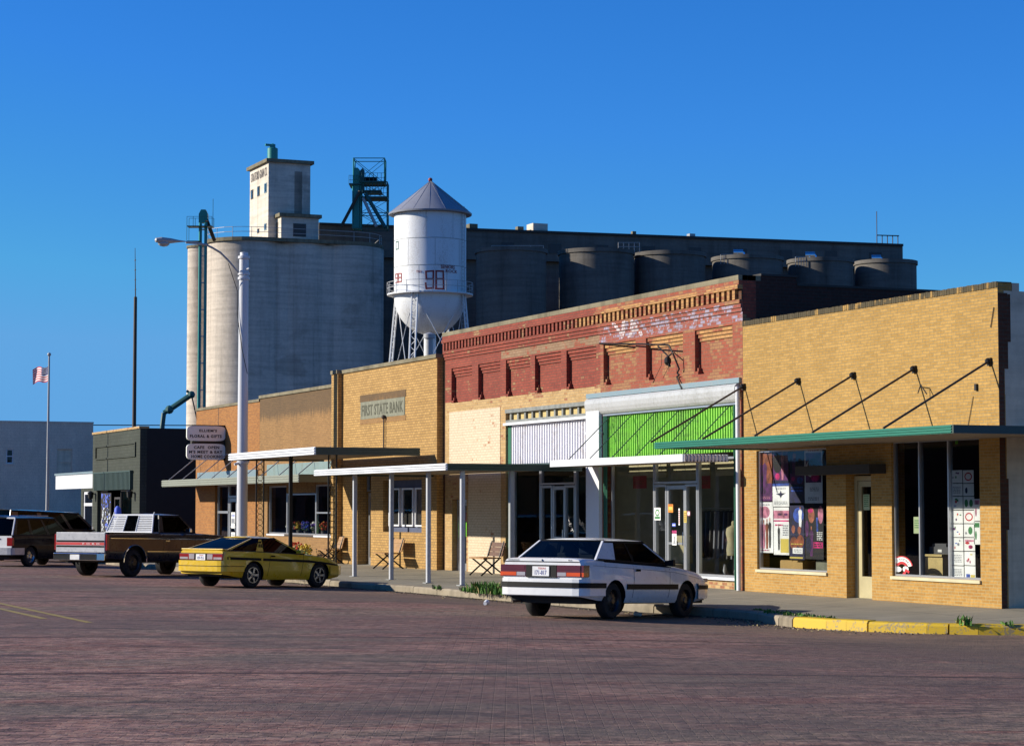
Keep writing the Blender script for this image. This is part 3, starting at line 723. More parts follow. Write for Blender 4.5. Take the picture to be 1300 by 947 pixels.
poster(cr(311, 88, 392, 380), 'ink_navy', [('r', 'ink_purple', .05, .95, .35, .55), ('f', 'ink_purple', .3, .4, .95, .8), ('e', 'ink_skin', .35, .88, .13, .05), ('e', 'ink_blue', .7, .42, .2, .06), ('e', 'ink_magenta', .25, .45, .12, .04), ('t', 'ink_blue', .1, .9, .2, .32, 2)], 'navy film poster with a dim purple figure, third in the top row')
poster(cr(394, 85, 491, 382), 'flag_white', [('r', 'ink_purple', .06, .94, .38, .93), ('e', 'flag_white', .42, .64, .36, .16), ('e', 'ink_black', .52, .67, .36, .16), ('e', 'ink_magenta', .6, .47, .25, .07), ('t', 'red_sign', .2, .8, .955, .985, 1), ('t', 'ink_grey', .3, .8, .22, .30, 3), ('t', 'ink_grey', .2, .8, .05, .12, 2)], 'white bordered poster with a dark disc over a pale crescent')
poster(cr(135, 376, 222, 652), 'flag_white', [('e', 'ink_pink', .5, .8, .3, .12), ('t', 'ink_grey', .15, .8, .93, .97, 1), ('f', 'ink_rust', .22, .1, .7, .62), ('f', 'ink_pink', .42, .08, .66, .7), ('f', 'ink_rust', .62, .08, .68, .6), ('f', 'ink_black', .8, .1, .7, .5), ('t', 'ink_magenta', .3, .75, .03, .07, 1)], 'white film poster with a row of four standing figures')
poster(cr(225, 404, 309, 664), 'flag_white', [('r', 'ink_pink', 0, 1, .76, .93), ('e', 'ink_purple', .4, .85, .13, .025), ('e', 'ink_purple', .8, .85, .12, .025), ('r', 'ink_magenta', 0, 1, .70, .73), ('f', 'ink_black', .34, .1, .66, .5), ('t', 'ink_grey', .6, .95, .40, .64, 5), ('r', 'ink_yellow', .45, .98, .05, .34), ('t', 'ink_magenta', .1, .6, .6, .66, 1)], 'white and pink film poster with a pair of eyes, second in the bottom row')
poster(cr(313, 394, 393, 690), 'ink_navy', [('e', 'ink_blue', .6, .82, .36, .14), ('f', 'flag_white', .72, .6, .98, 1.0), ('e', 'ink_rust', .28, .30, .26, .12), ('e', 'ink_rust', .72, .34, .24, .12), ('e', 'ink_skin', .25, .56, .12, .075), ('e', 'ink_skin', .66, .54, .12, .075), ('r', 'flag_white', .2, .88, .11, .22), ('t', 'ink_grey', .3, .8, .13, .2, 2), ('t', 'ink_yellow', .1, .9, .27, .31, 1), ('r', 'ink_yellow', 0, .9, .02, .05)], 'blue film poster with two orange faces under a white shape')
poster(cr(397, 384, 497, 688), 'ink_black', [('e', 'ink_skin', .35, .79, .17, .14), ('e', 'ink_magenta', .3, .87, .14, .04), ('e', 'ink_pink', .85, .8, .14, .16), ('e', 'ink_purple', .1, .55, .1, .15), ('f', 'ink_purple', .35, .05, .6, .7), ('r', 'ink_blue', .62, .72, .5, .75), ('t', 'flag_white', .65, .95, .34, .5, 5), ('r', 'ink_magenta', .45, .97, .2, .31), ('t', 'ink_black', .5, .92, .22, .29, 2), ('e', 'ink_navy', .2, .25, .15, .15)], 'black film poster with a red lit face and a magenta strip')
def crate(x0_, x1_, z1_, y0_, y1_, mat, label, name='cardboard_box', cat='box'):
    mb = MB(); mb.box(x0_, x1_, y0_, y1_, .62, z1_); mb.box(x0_ + .01, x1_ - .01, y0_ + .01, y1_ - .01, z1_, z1_ + .012)
    mb.box((x0_ + x1_) / 2 - .03, (x0_ + x1_) / 2 + .03, y0_ - .002, y1_ + .002, z1_ - .1, z1_ + .015)
    return tag(mb.build(name, mat), label, cat)
MB().box(WL[0], WL[1], .301, .95, .50, .615).build('display_shelf', 'dark_wood', yb)
a = cr(230, 698, 352, 758); crate(a[0], a[1], a[3], .25, .6, 'cardboard', 'brown cardboard box at the foot of the show window posters')
a = cr(425, 698, 522, 762); crate(a[0], a[1], a[3], .25, .6, 'stone_slab', 'grey box in the right corner of the poster window')
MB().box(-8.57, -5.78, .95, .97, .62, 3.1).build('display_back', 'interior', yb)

# right window: childrens drawings in a grid, notice, desk with a printer, window sticker
def c8(u0, v0, u1, v1, y=GY): return px_rect(1070 + u0 / 3.948, 540 + v0 / 3.948, 1070 + u1 / 3.948, 540 + v1 / 3.948, y)
cols_ = ['ink_pink', 'ink_green', 'ink_blue', 'ink_red', 'ink_grey', 'ink_yellow', 'ink_purple']
rows = [222, 290, 355, 424, 492, 561, 630, 702, 768]
desc = ['pink scribbles', 'a red ring', 'faint pencil lines', 'a dark blot', 'a grey outline', 'two dark green ovals', 'blue specks', 'a red wreath', 'orange and green strokes', 'a dark green oval', 'pale red dots', 'bright red and pink marks', 'thin grey loops', 'a small grey figure', 'light blue lines', 'yellow and blue blocks']
rnd = random.Random(21); k = 0
for r in range(8):
    for c in range(2):
        sl = r * 1.2
        a = (541 + sl if c == 0 else 602 + sl); b_ = (598 + sl if c == 0 else 655 + sl * 1.2)
        shp = [('e', rnd.choice(cols_), .2 + .6 * rnd.random(), .2 + .6 * rnd.random(), .04 + .08 * rnd.random(), .03 + .09 * rnd.random()) for _ in range(4)]
        D = desc[k]
        if 'wreath' in D or 'ring' in D: shp = [('e', 'ink_red', .5, .5, .36, .33), ('e', 'paper_white', .5, .5, .26, .23)]
        if 'two dark green' in D: shp = [('e', 'ink_green', .27, .5, .17, .3), ('e', 'ink_green', .72, .5, .17, .3)]
        if 'a dark green oval' in D: shp = [('e', 'ink_green', .6, .5, .2, .3), ('e', 'ink_grey', .2, .3, .08, .1)]
        if 'dark blot' in D: shp = [('e', 'ink_navy', .3, .45, .12, .25)]
        if 'pink marks' in D: shp = [('e', 'ink_red', .3, .6, .2, .1), ('e', 'ink_magenta', .6, .3, .2, .15), ('r', 'ink_pink', .1, .9, .7, .85)]
        if 'yellow and blue' in D: shp = [('r', 'ink_blue', .15, .5, .05, .35), ('r', 'ink_yellow', .55, .95, .05, .3)]
        if 'lines' in D or 'loops' in D: shp = [('t', 'ink_grey', .15, .85, .2, .8, 5)]
        poster(c8(a, rows[r] + 2, b_, rows[r + 1] - 2), 'paper_white', shp, 'white drawing with %s, %s grid column, %s row' % (D, ('left', 'right')[c], ('top', 'second', 'third', 'fourth', 'fifth', 'sixth', 'seventh', 'lowest')[r]), group='childrens drawings taped in the right window', name='drawing', cat='drawing')
        k += 1
for (v0, v1, lab, cc) in [(368, 478, 'pink topped drawing at the outer right edge of the drawing grid', 'ink_pink'), (482, 596, 'pale drawing with a green stroke at the outer right edge, below the pink one', 'ink_green')]:
    poster(c8(658, v0, 688, v1), 'paper_white', [('r', cc, .1, .9, .75, .95), ('e', cc, .3, .4, .15, .2)], lab, group='childrens drawings taped in the right window', name='drawing', cat='drawing')
poster(c8(355, 458, 385, 541), 'paper_green', [('t', 'ink_green', .15, .85, .3, .85, 4)], 'small green notice taped beside the left mullion of the right window', group=None, name='notice', cat='notice')
poster(c8(564, 62, 576, 92), 'bright_green', [('r', 'ink_green', .4, .6, .1, .5)], 'bright green strip hanging at the top of the right window', group=None, name='window_tag', cat='tag')
a = px_rect(1070 + 103 / 3.948, 540 + 345 / 3.948, 1070 + 134 / 3.948, 540 + 424 / 3.948, .235)
poster(a, 'paper_green', [('t', 'ink_green', .15, .85, .2, .85, 5), ('r', 'ink_green', .1, .9, .88, .94)], 'pale green notice on the cream door glass', y=.232, group=None, name='notice', cat='notice')
dk = thing('desk', 'plain light wood desk standing inside the right window', 'desk', (-1.9, 1.0, .14))
a = c8(412, 645, 500, 765, .6)
mb = MB().box(a[0], a[1], .6, 1.4, .14, a[3] - .04).build('pedestal', 'cream_boards', dk)
MB().box(a[0] - .05, a[1] + .05, .55, 1.45, a[3] - .04, a[3]).build('desk_top', 'cream_boards', dk)
pr = thing('printer', 'grey office printer on the light wood desk', 'printer', ((a[0] + a[1]) / 2, 1.0, a[3]))
MB().box(a[0] + .0, a[1] + .08, .7, 1.2, a[3] + .002, a[3] + .14).box(a[0] + .08, a[1] - .05, .72, 1.1, a[3] + .14, a[3] + .2).build('body', 'seat_cloth', pr)
MB().box(a[0] + .5 * (a[1] - a[0]), a[0] + .72 * (a[1] - a[0]), .694, .7, a[3] + .04, a[3] + .09).build('display', 'paper_white', pr)
# sticker: arched banner over a pale oval and a red swoosh
a = c8(250, 648, 342, 752, .08); cx_ = (a[0] + a[1]) / 2; W_ = a[1] - a[0]; H_ = a[3] - a[2]
mb = MB(); yy = .082
def arc(r0, r1, m_, y_, a0=.08, a1=.92, cz=.35, sx=.5):
    n = 16; P = []
    for k in range(n + 1):
        t = pi * (a1 + (a0 - a1) * k / n); P.append((cx_ + r1 * cos(t) * W_, y_, a[2] + (cz + r1 * sin(t)) * H_))
    Q = []
    for k in range(n + 1):
        t = pi * (a1 + (a0 - a1) * k / n); Q.append((cx_ + r0 * cos(t) * W_, y_, a[2] + (cz + r0 * sin(t) * .95) * H_))
    for k in range(n): mb.quad(Q[k], Q[k + 1], P[k + 1], P[k], m_)
arc(.34, .60, 0, yy); arc(.35, .54, 1, yy - .001); arc(.22, .32, 0, yy - .001, .15, .85)
mb.text('RED RAIDERS', lambda u, v, t: (cx_ + (.38 + v) * cos(pi * (.86 - .72 * u)) * W_, yy - .002 - t, a[2] + (.35 + (.38 + v) * sin(pi * (.86 - .72 * u))) * H_), 1, .12, 2, .001)
mb.poly([(cx_ + (-.22 + .2 * cos(k * pi / 8)) * W_, yy - .001, a[2] + (.3 + .13 * sin(k * pi / 8)) * H_) for k in range(16)], 1)
mb.poly([(cx_ + (.2 + .16 * cos(k * pi / 8)) * W_, yy - .001, a[2] + (.32 + .14 * sin(k * pi / 8)) * H_) for k in range(16)], 1)
mb.poly([(cx_ + u * W_, yy - .002, a[2] + v * H_) for u, v in [(.0, .04), (.16, .0), (.24, .2), (.36, .12), (.42, .22), (.3, .3), (.2, .36), (.14, .22), (.06, .14)]], 0)
tag(mb.build('window_sticker', ['ink_red', 'paper_white', 'ink_black']), 'arched red and white team sticker low in the left pane of the right window', 'sticker')

# ---------------- long red brick store with three shop bays
rb = thing('brick_store', 'long two tone red brick store with green and white corrugated panels', 'store', (-17.7, 0, .14))
xa, xb = -26.36, -9.125
REC = [(-25.89, -24.36), (-23.91, -22.36), (-21.98, -20.37), (-20.07, -18.45), (-18.12, -16.38), (-15.98, -14.24), (-13.7, -11.86), (-11.29, -9.57)]
RZ0, RZ1 = 4.87, 5.86
holes = [(a, b_, RZ0, RZ1) for a, b_ in REC] + [(-25.81, -24.75, .05, 2.15), (-22.0, -16.82, .05, 4.50), (-16.03, -9.42, .05, 4.30)]
names = ['red_brick', 'worn_red_brick', 'peeled_brick', 'ghost_sign_brick', 'cream_brick']
def redmat(x, z):
    if z > 6.13: return 0 if x < -16.3 else 1
    if z > 5.9: return 0 if x < -22.3 else (2 if x < -16.2 else 3)
    if z > 4.9: return 0 if x < -16.15 else 1
    if x < -16.15: return 4
    return 1
mb = MB(); mb.wall(xa, xb, .05, 6.9, 0, .13, holes, 0, mf=redmat, cuts=(-16.15, -22.3, -16.2), zc=(4.9, 4.91, 5.9, 6.13))
mb.build('wall', names, rb)
mb = MB(); mb.wall(xa, xb, .05, 6.9, .132, .2, holes[8:], 0, mf=redmat, cuts=(-16.15,), zc=(4.9, 5.9))
mb.build('backing_wall', names, rb)
# stepped brickwork round each sunk panel
for i, (a, b_) in enumerate(REC):
    mb = MB()
    for k, (d, h0, h1) in enumerate([(.035, .0, .085), (.07, .085, .17), (.1, .17, .25)]):
        mb.box(a + .002, b_ - .002, d, .131, RZ1 - h1, RZ1 - h0 - .002)
    o = mb.build('panel_corbel', 'yellow_trim_brick' if i >= 5 else 'red_brick', rb)
    mb = MB()
    for k in range(3): mb.box(a + .002, a + .14 - .045 * k, .004 + .04 * k, .131, RZ0 + .075 * k + .002, RZ0 + .075 * (k + 1))
    mb.build('panel_step', 'worn_red_brick' if i >= 5 else 'red_brick', rb)
    mb = MB(); mb.quad((a + .002, .128, RZ0), (b_ - .002, .128, RZ0), (b_ - .002, .128, RZ1 - .25), (a + .002, .128, RZ1 - .25))
    mb.build('sunk_panel', 'worn_red_brick' if i >= 5 else 'red_brick', rb)
# cornice
bands = [(6.12, 6.20, -.03, 3), (6.20, 6.29, -.055, 3), (6.29, 6.375, -.085, 0), (6.60, 6.69, -.13, 5), (6.69, 6.79, -.10, 1)]
mb = MB()
for z0_, z1_, y, m_ in bands: mb.box(xa + .002, xb - .0, y, -.001, z0_ + .002, z1_)
mb2 = MB()
for z0_, z1_, y, m_ in bands:
    mb2.box(xa + .001, -16.2, y, -.001, z0_ + .002, z1_, 0)
    mb2.box(-16.2, xb + .015, y - .001, -.001, z0_ + .002, z1_, {3: 2, 0: 1, 5: 3, 1: 1}[m_])
mb2.box(xa + .001, xb + .01, -.03, -.001, 6.377, 6.598, 4)
mb2.build('cornice', ['red_brick', 'worn_red_brick', 'ghost_sign_brick', 'yellow_trim_brick', 'brown_quoin_brick'], rb)
mb = MB(); x = xa + .05; k = 0
while x < xb - .1:
    mb.box(x, x + .115, -.105, -.031, 6.38, 6.597, 0 if x < -17.6 else 1); x += .235
mb.build('dentil_course', ['red_brick', 'yellow_trim_brick'], rb)
MB().box(xa, xb, -.10, .45, 6.792, 6.90).build('coping', 'coping_concrete', rb)
# traces of old painted lettering on the frieze
def cornice_text(txt, x, z, w_, h_, mat, name, lift=0.0):
    import bmesh
    mb = MB(); mb.text(txt, lambda u, v, t: (x + u, 0, z + v), w_, h_, 0, .002, 1.05, .03)
    o = mb.build(name, mat, rb, local=False)
    bm = bmesh.new(); bm.from_mesh(o.data); off = world_loc(rb)
    bmesh.ops.delete(bm, geom=[f for f in bm.faces if abs(f.normal.y) < .5 or f.normal.y > 0], context='FACES')
    steps = [(6.12, -.003), (6.20, -.034), (6.29, -.059), (6.375, -.089), (9, -.035)]
    for zc_, _ in steps[:-1]: bmesh.ops.bisect_plane(bm, geom=bm.verts[:] + bm.edges[:] + bm.faces[:], plane_co=(0, 0, zc_ - off.z), plane_no=(0, 0, 1), dist=.0001)
    bmesh.ops.split_edges(bm, edges=bm.edges[:])
    for f in bm.faces:
        zc_ = f.calc_center_median().z + off.z; y = next(yy for zz, yy in steps if zc_ < zz)
        for v in f.verts: v.co.y = y - lift - off.y
    bm.to_mesh(o.data); bm.free()
    return o
cornice_text('VARIETY', -15.35, 5.96, 5.4, .36, 'ghost_letter', 'faded_lettering')
cornice_text('VA', -15.33, 5.94, 1.5, .40, 'ghost_letter_bright', 'painted_letter', .002)
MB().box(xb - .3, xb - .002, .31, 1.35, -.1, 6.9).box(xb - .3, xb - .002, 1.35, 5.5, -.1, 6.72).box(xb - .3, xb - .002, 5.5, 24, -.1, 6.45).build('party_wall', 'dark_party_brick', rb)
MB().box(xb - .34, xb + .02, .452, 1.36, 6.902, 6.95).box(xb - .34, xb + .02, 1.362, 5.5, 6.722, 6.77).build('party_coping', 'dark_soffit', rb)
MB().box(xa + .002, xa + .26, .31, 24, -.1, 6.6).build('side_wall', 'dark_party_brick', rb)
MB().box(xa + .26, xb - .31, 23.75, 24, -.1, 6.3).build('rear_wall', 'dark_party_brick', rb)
MB().box(xa + .26, xb - .31, .34, 23.7, 5.9, 6.1).build('roof', 'dirt', rb)
mb = MB()
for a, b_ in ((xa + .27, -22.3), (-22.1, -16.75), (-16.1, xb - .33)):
    c, d, e, f = .36, (4.2 if a > -17 else 6), .15, 3.4; o_ = 2 if a > -17 else 0  # right bay walls painted pale to imitate reflections in its panes
    mb.quad((a, c, e), (b_, c, e), (b_, d, e), (a, d, e), 1); mb.quad((a, d, e), (b_, d, e), (b_, d, f), (a, d, f), o_)
    mb.quad((a, d, f), (b_, d, f), (b_, c, f), (a, c, f), o_); mb.quad((a, c, e), (a, d, e), (a, d, f), (a, c, f), o_); mb.quad((b_, d, e), (b_, c, e), (b_, c, f), (b_, d, f), o_)
mb.build('interior', ['interior', 'interior_light', 'interior_reflection'], rb)
# left bay: painted panel and door
MB().box(-26.02, -22.35, -.012, -.001, 3.05, 4.62).box(-24.6, -22.3, -.010, -.001, .12, 3.0).build('painted_panel', 'whitewashed_brick', rb)
MB().box(-25.8, -25.7, .14, .3, .14, 2.14).box(-25.7, -24.76, .14, .3, 2.06, 2.14).build('door_frame', 'aluminium', rb)
dd = door(rb, -25.62, -24.82, .15, 2.05, .26, .08, 'aluminium', kick=.2)
poster((-25.40, -25.05, 1.1, 1.5), 'bright_green', [('t', 'ink_green', .2, .8, .3, .7, 2)], 'bright green card inside the door glass left of the wooden bench', y=.25, group=None, name='notice', cat='notice')
poster((-25.42, -25.1, 1.55, 1.78), 'red_sign', [('t', 'paper_white', .2, .8, .3, .7, 2)], 'small red card above the bright green card in the door glass', y=.25, group=None, name='notice', cat='notice')
# middle bay: beam, cream boards, white corrugated panel, dark shop front
MB().box(-22.0, -16.83, -.02, .25, 4.43, 4.53).box(-22.0, -16.83, .0, .25, 4.17, 4.24).build('timber_rail', 'grey_wood', rb)
mb = MB(); mb.box(-21.98, -16.84, .10, .14, 4.24, 4.43, 0)
for k in range(11):
    x = -21.75 + k * .47; mb.box(x - .05, x + .05, .04, .1, 4.241, 4.429, 1)
mb.build('transom_boards', ['cream_boards', 'grey_wood'], rb)
MB().box(-22.02, -16.83, -.07, .02, 4.10, 4.165).build('panel_rail', 'white_metal', rb)
MB().box(-21.99, -21.78, .06, .2, .15, 4.1).build('jamb', 'trim_green', rb)
def corrug(x0_, x1_, z0_, z1_, y, pitch, amp, name, mat, parent):
    mb = MB(); x = x0_; P = []
    while x < x1_ - pitch * .5:
        P += [(x, y), (x + pitch * .30, y), (x + pitch * .42, y - amp), (x + pitch * .78, y - amp), (x + pitch * .9, y)]; x += pitch
    P.append((x1_, y))
    for (a, ya), (b_, yb_) in zip(P[:-1], P[1:]): mb.quad((a, ya, z0_), (b_, yb_, z0_), (b_, yb_, z1_), (a, ya, z1_))
    return mb.build(name, mat, parent)
corrug(-21.77, -16.84, 3.05, 4.1, .09, .155, .035, 'corrugated_panel', 'corrugated_white', rb)
corrug(-16.02, -9.55, 3.12, 4.12, .10, .115, .03, 'corrugated_panel', 'corrugated_green', rb)
f1, f2, f3, f4, f5 = X0(680.5), X0(695), X0(711), X0(724), X0(747)
window(rb, -21.77, f1, .35, 2.98, .12, fw=.06, fmat='aluminium')
window(rb, f1 + .02, f4, 2.5, 2.98, .12, fw=.05, name='transom')
window(rb, f1 + .02, f2, .18, 2.48, .12, fw=.06); window(rb, f3, f4, .18, 2.48, .12, fw=.06)
door(rb, f2 + .01, f3 - .01, .16, 2.46, .14, .09, rail=1.15)
window(rb, f4 + .02, -16.86, .35, 2.98, .12, fw=.06)
MB().box(-21.77, -16.84, .11, .28, .13, .345).build('bulkhead', 'dark_frame', rb)
MB().box(f4 + .2, -17.15, .22, .24, 1.0, 2.0).build('reflected_blind', 'ink_grey', rb) if False else None
mb = MB()
for k in range(13): mb.box(f4 - 1.0 + .0, f4 - .62, .9, .92, .72 + k * .075, .76 + k * .075)
for k in range(13): mb.box(f4 + .35, f4 + .9, .9, .92, .72 + k * .075, .76 + k * .075)
tag(mb.build('slatted_blind', 'paper_white'), 'white slatted blind inside the dark shop front behind the coupe', 'blind')
# white pillar between the bays, green trims
MB().box(-16.80, -16.07, -.09, .3, .12, 4.50).box(-16.84, -16.05, -.10, .31, 3.72, 3.76).build('pillar', 'white_metal', rb)
corrug(-16.05, -15.84, .15, 4.14, .03, .07, .02, 'trim_strip', 'trim_green', rb)
corrug(-9.60, -9.38, .15, 4.16, .03, .07, .02, 'trim_strip', 'trim_green', rb)
# white rounded hood above the green panel
mb = MB(); prof = [(0, 4.58), (-.07, 4.57), (-.12, 4.52), (-.13, 4.44), (-.115, 4.33), (-.08, 4.24), (-.04, 4.19), (0, 4.17)]
for (ya, za), (yb_, zb_) in zip(prof[:-1], prof[1:]): mb.quad((-16.8, yb_, zb_), (-9.28, yb_, zb_), (-9.28, ya, za), (-16.8, ya, za))
mb.poly([(-9.28, y, z) for y, z in prof]); mb.poly([(-16.8, y, z) for y, z in prof][::-1])
mb.build('hood', 'hood_metal', rb, smooth=40)
MB().box(-16.85, -9.20, -.06, .01, 4.585, 4.70).build('hood_flashing', 'galvanised', rb)
MB().box(-16.05, -9.40, .0, .12, 4.13, 4.167).build('hood_rail', 'aluminium', rb)
mb = MB().tube((-9.2, -.09, .15), (-9.2, -.09, 4.5), .052, n=10).build('downpipe', 'white_metal', rb, smooth=50)
# right shop front
g1, g2, g3, g4 = X0(824.5), X0(840), X0(863.6), X0(879)
window(rb, -15.83, g1, .40, 3.02, .12, fw=.05)
window(rb, g1 + .02, g4, 2.46, 3.02, .12, fw=.05, name='transom')
window(rb, g1 + .02, g2 - .01, .18, 2.44, .12, fw=.05); window(rb, g3 + .01, g4, .18, 2.44, .12, fw=.05)
door(rb, g2, g3, .16, 2.42, .13, .09, rail=1.10, kick=.2)
window(rb, g4 + .02, -9.61, .40, 3.02, .12, fw=.05, sill='white_metal')
MB().box(-15.83, g1, .11, .28, .13, .395).build('bulkhead', 'cream_brick', rb)
MB().box(g4, -9.61, .11, .28, .13, .335).build('bulkhead', 'cream_brick', rb)
mb = MB(); mb.box(-15.7, g1 - .1, .5, .53, 2.62, 2.98, 0).box(g1 + .1, g4 - .1, .5, .53, 2.55, 2.98, 0).box(g4 + .15, -9.7, .5, .53, 2.62, 2.98, 0)
mb.build('pelmet', 'cream_curtain', rb)
for (u, lab) in [(812, 'red square card in the top corner of the left pane, right shop bay'), (893, 'red square card at the top of the right pane beside the green trim')]:
    a = px_rect(u - 8, 604, u + 9, 620, .49); poster(a, 'red_sign', [('t', 'ink_rust', .2, .8, .3, .7, 2)], lab, y=.485, group=None, name='card', cat='card')
def gsign(u0, v0, u1, v1, bg, sh, lab, name='notice', y=.10):
    a = px_rect(740 + u0 / 6.31, 600 + v0 / 6.31, 740 + u1 / 6.31, 600 + v1 / 6.31, y); poster(a, bg, sh, lab, y=y, group=None, name=name, cat=name.replace('_', ' '))
gsign(682, 252, 722, 318, 'orange_sign', [('r', 'ink_yellow', .1, .9, .3, .7), ('t', 'ink_red', .15, .85, .75, .95, 1)], 'orange and yellow notice high on the shop door glass')
gsign(572, 280, 622, 380, 'paper_white', [('e', 'ink_green', .5, .6, .35, .28), ('e', 'paper_white', .5, .6, .2, .16), ('r', 'ink_green', .1, .9, .1, .3)], 'white notice with green letters left of the shop door')
gsign(808, 305, 831, 400, 'ink_yellow', [('t', 'ink_rust', .1, .9, .1, .9, 5)], 'narrow tan notice right of the shop door')
gsign(836, 308, 858, 345, 'ink_pink', [('e', 'paper_white', .5, .5, .4, .4)], 'small pink and white sticker right of the shop door')
gsign(715, 404, 742, 430, 'mural_blue', [('r', 'paper_white', .1, .9, .3, .6)], 'small blue sticker just above the shop door push bar')
gsign(714, 462, 750, 580, 'paper_white', [('r', 'ink_magenta', .0, 1, .78, 1), ('f', 'ink_black', .5, .1, .7, .6), ('t', 'ink_grey', .1, .9, .08, .3, 2)], 'white leaflet with a pink top below the shop door push bar')
gsign(766, 285, 776, 420, 'paper_white', [('t', 'ink_red', .1, .9, .1, .9, 7)], 'tall strip of opening hours at the edge of the shop door')
# goods inside the right shop
ch = thing('armchair', 'cream padded chair standing behind the left pane of the right shop bay', 'chair', (-14.8, 1.1, .15))
MB().box(-15.2, -14.3, .8, 1.5, .35, .58).build('seat', 'cream_curtain', ch, bevel=.05)
MB().box(-15.2, -14.3, 1.35, 1.55, .58, 1.25).build('backrest', 'cream_curtain', ch, bevel=.05)
for x in (-15.15, -14.38):
    for y in (.85, 1.45): MB().box(x, x + .05, y, y + .05, .15, .35).build('leg', 'dark_wood', ch)
dm = thing('dress_form', 'cream dress form in the window right of the shop door', 'mannequin', (-11.0, .8, .15))
MB().lathe((-11.0, .8, 0), [(.02, 1.62), (.05, 1.60), (.05, 1.52), (.16, 1.46), (.18, 1.35), (.14, 1.15), (.17, .98), (.15, .85), (.0, .84)], 16).build('torso', 'cream_curtain', dm, smooth=60)
MB().tube((-11, .8, .15), (-11, .8, .85), .02).lathe((-11, .8, .15), [(0, .03), (.16, .02), (.17, 0)], 16).build('stand', 'black_iron', dm)
rnd = random.Random(8)
ds = thing('display_stand', 'low dark stand of white crockery right of the shop door', 'display stand', (-10.4, .75, .15))
MB().box(-11.3, -9.8, .5, 1.0, .15, .42).build('plinth', 'dark_wood', ds)
for k in range(7):
    x = -11.15 + k * .19; r = .04 + .03 * rnd.random(); h = .1 + .14 * rnd.random()
    MB().lathe((x, .62 + .2 * rnd.random(), .42), [(r * .5, 0), (r, h * .4), (r * .6, h), (r * .5, h), (r * .8, h * .4), (0, .02)], 10).build('vase', rnd.choice(['paper_white', 'paper_white', 'flower_yellow', 'interior_light']), ds, smooth=60)
cl = thing('clothes_rail', 'rail of dark grey clothes at the back of the right shop bay', 'clothes rail', (-14, 2.2, .15))
MB().path([(-15.6, 2.4, .15), (-15.6, 2.4, 1.9), (-11, 2.4, 1.9), (-11, 2.4, .15)], .02).build('rail', 'aluminium', cl)
for k in range(20):
    x = -15.4 + k * .22; c = ['ink_grey', 'seat_cloth', 'headrest_blue', 'interior_light'][k % 4]
    MB().hexa([(x - .03, 2.2, .7), (x + .03, 2.2, .7), (x + .03, 2.6, .7), (x - .03, 2.6, .7)], [(x - .03, 2.25, 1.8), (x + .03, 2.25, 1.8), (x + .03, 2.5, 1.85), (x - .03, 2.5, 1.85)]).build('garment', c, cl)
# white flat awning of the right bay with rods
WX0, WX1, WY = -16.45, -9.62, -1.18
aw = MB().box(WX0, WX1, WY, -.10, 2.90, 2.93).box(WX0, WX1, WY + .02, -.1, 3.02, 3.04).build('awning', 'soffit', rb)
MB().box(WX0 - .02, WX1 + .0, WY - .03, WY, 2.895, 3.055).build('fascia', 'white_metal', aw)
mb = MB(); y = WY
while y < -.13:
    mb.box(WX1 + .0, WX1 + .03, y, y + .045, 2.90, 3.05); y += .085
mb.box(WX1 - .02, WX1, WY, -.1, 2.895, 3.055); mb.build('fascia', 'white_metal', aw)
for k in range(6):
    x = -15.7 + k * 1.18
    MB().tube((x, .05, 4.12), (x, WY + .1, 3.05), .011, n=6).build('rod', 'dark_green_metal', aw)
# bent iron bracket hung over the frieze
br = thing('iron_bracket', 'bent black iron lamp bracket hanging off the red brick wall', 'bracket', (-15.9, -.05, 5.6))
p = lambda u, v, y: onY(740 + u / 7.894, 400 + v / 7.894, y)
MB().path([p(165, 285, -.02), p(620, 292, -.16), p(860, 300, -.22), p(905, 390, -.2), p(965, 540, -.1), p(945, 580, -.06), p(965, 600, -.05), p(940, 620, -.04), p(990, 740, -.08)], .020).path([p(752, 312, -.2), p(858, 415, -.25), p(890, 385, -.2)], .018).build('arm', 'black_iron', br)
MB().ball(p(850, 460, -.22), .085, sq=(1, 1, 1.3)).tube(p(862, 480, -.22), p(870, 520, -.2), .03).build('lamp_socket', 'black_iron', br)
MB().path([p(862, 300, -.05), p(862, 560, -.03)], .006).path([p(790, 390, -.01), p(788, 500, -.01), p(700, 680, -.01)], .007).build('wire', 'rust_steel', br)

# ---------------- bank
bk = thing('bank_building', 'tan brick bank building with a carved stone name slab', 'bank', (-31, 0, .14))
ba, bb = -35.40, -26.50; BY = -.20
BD = (-33.28, -32.05, .05, 3.02); BW = (-30.95, -27.70, 1.19, 2.74)
mb = MB(); mb.wall(-34.75, bb, .05, 6.2, BY, .45, [BD, BW]); mb.wall(ba, -34.75, .05, 6.2, BY - .16, .6)
mb.build('wall', 'bank_brick', bk)
MB().box(ba, -34.75, BY - .20, .4, 6.2, 6.32).box(-34.75, bb + .02, BY - .05, .4, 6.2, 6.31).build('coping', 'coping_concrete', bk)
MB().box(bb + .01, -26.365, .0, .4, .05, 6.25).build('joint', 'brown_quoin_brick', bk)
shell(bk, ba, bb, 6.1, 20, ('bank_brick', 'dirt'))
sl = MB().box(-32.98, -29.08, BY - .02, BY - .001, 4.66, 5.20).build('name_slab', 'stone_slab', bk)
MB().box(-33.05, -29.0, BY - .012, BY - .001, 5.203, 5.42).box(-33.05, -29.0, BY - .012, BY - .001, 4.5, 4.657).build('slab_border', 'florist_brick', bk)
MB().text('FIRST STATE BANK', lambda u, v, t: (-32.86 + u, BY - .021 - t, 4.76 + v), 3.65, .34, 0, .006, 1.05, .012).build('lettering', 'stone_ink', sl)
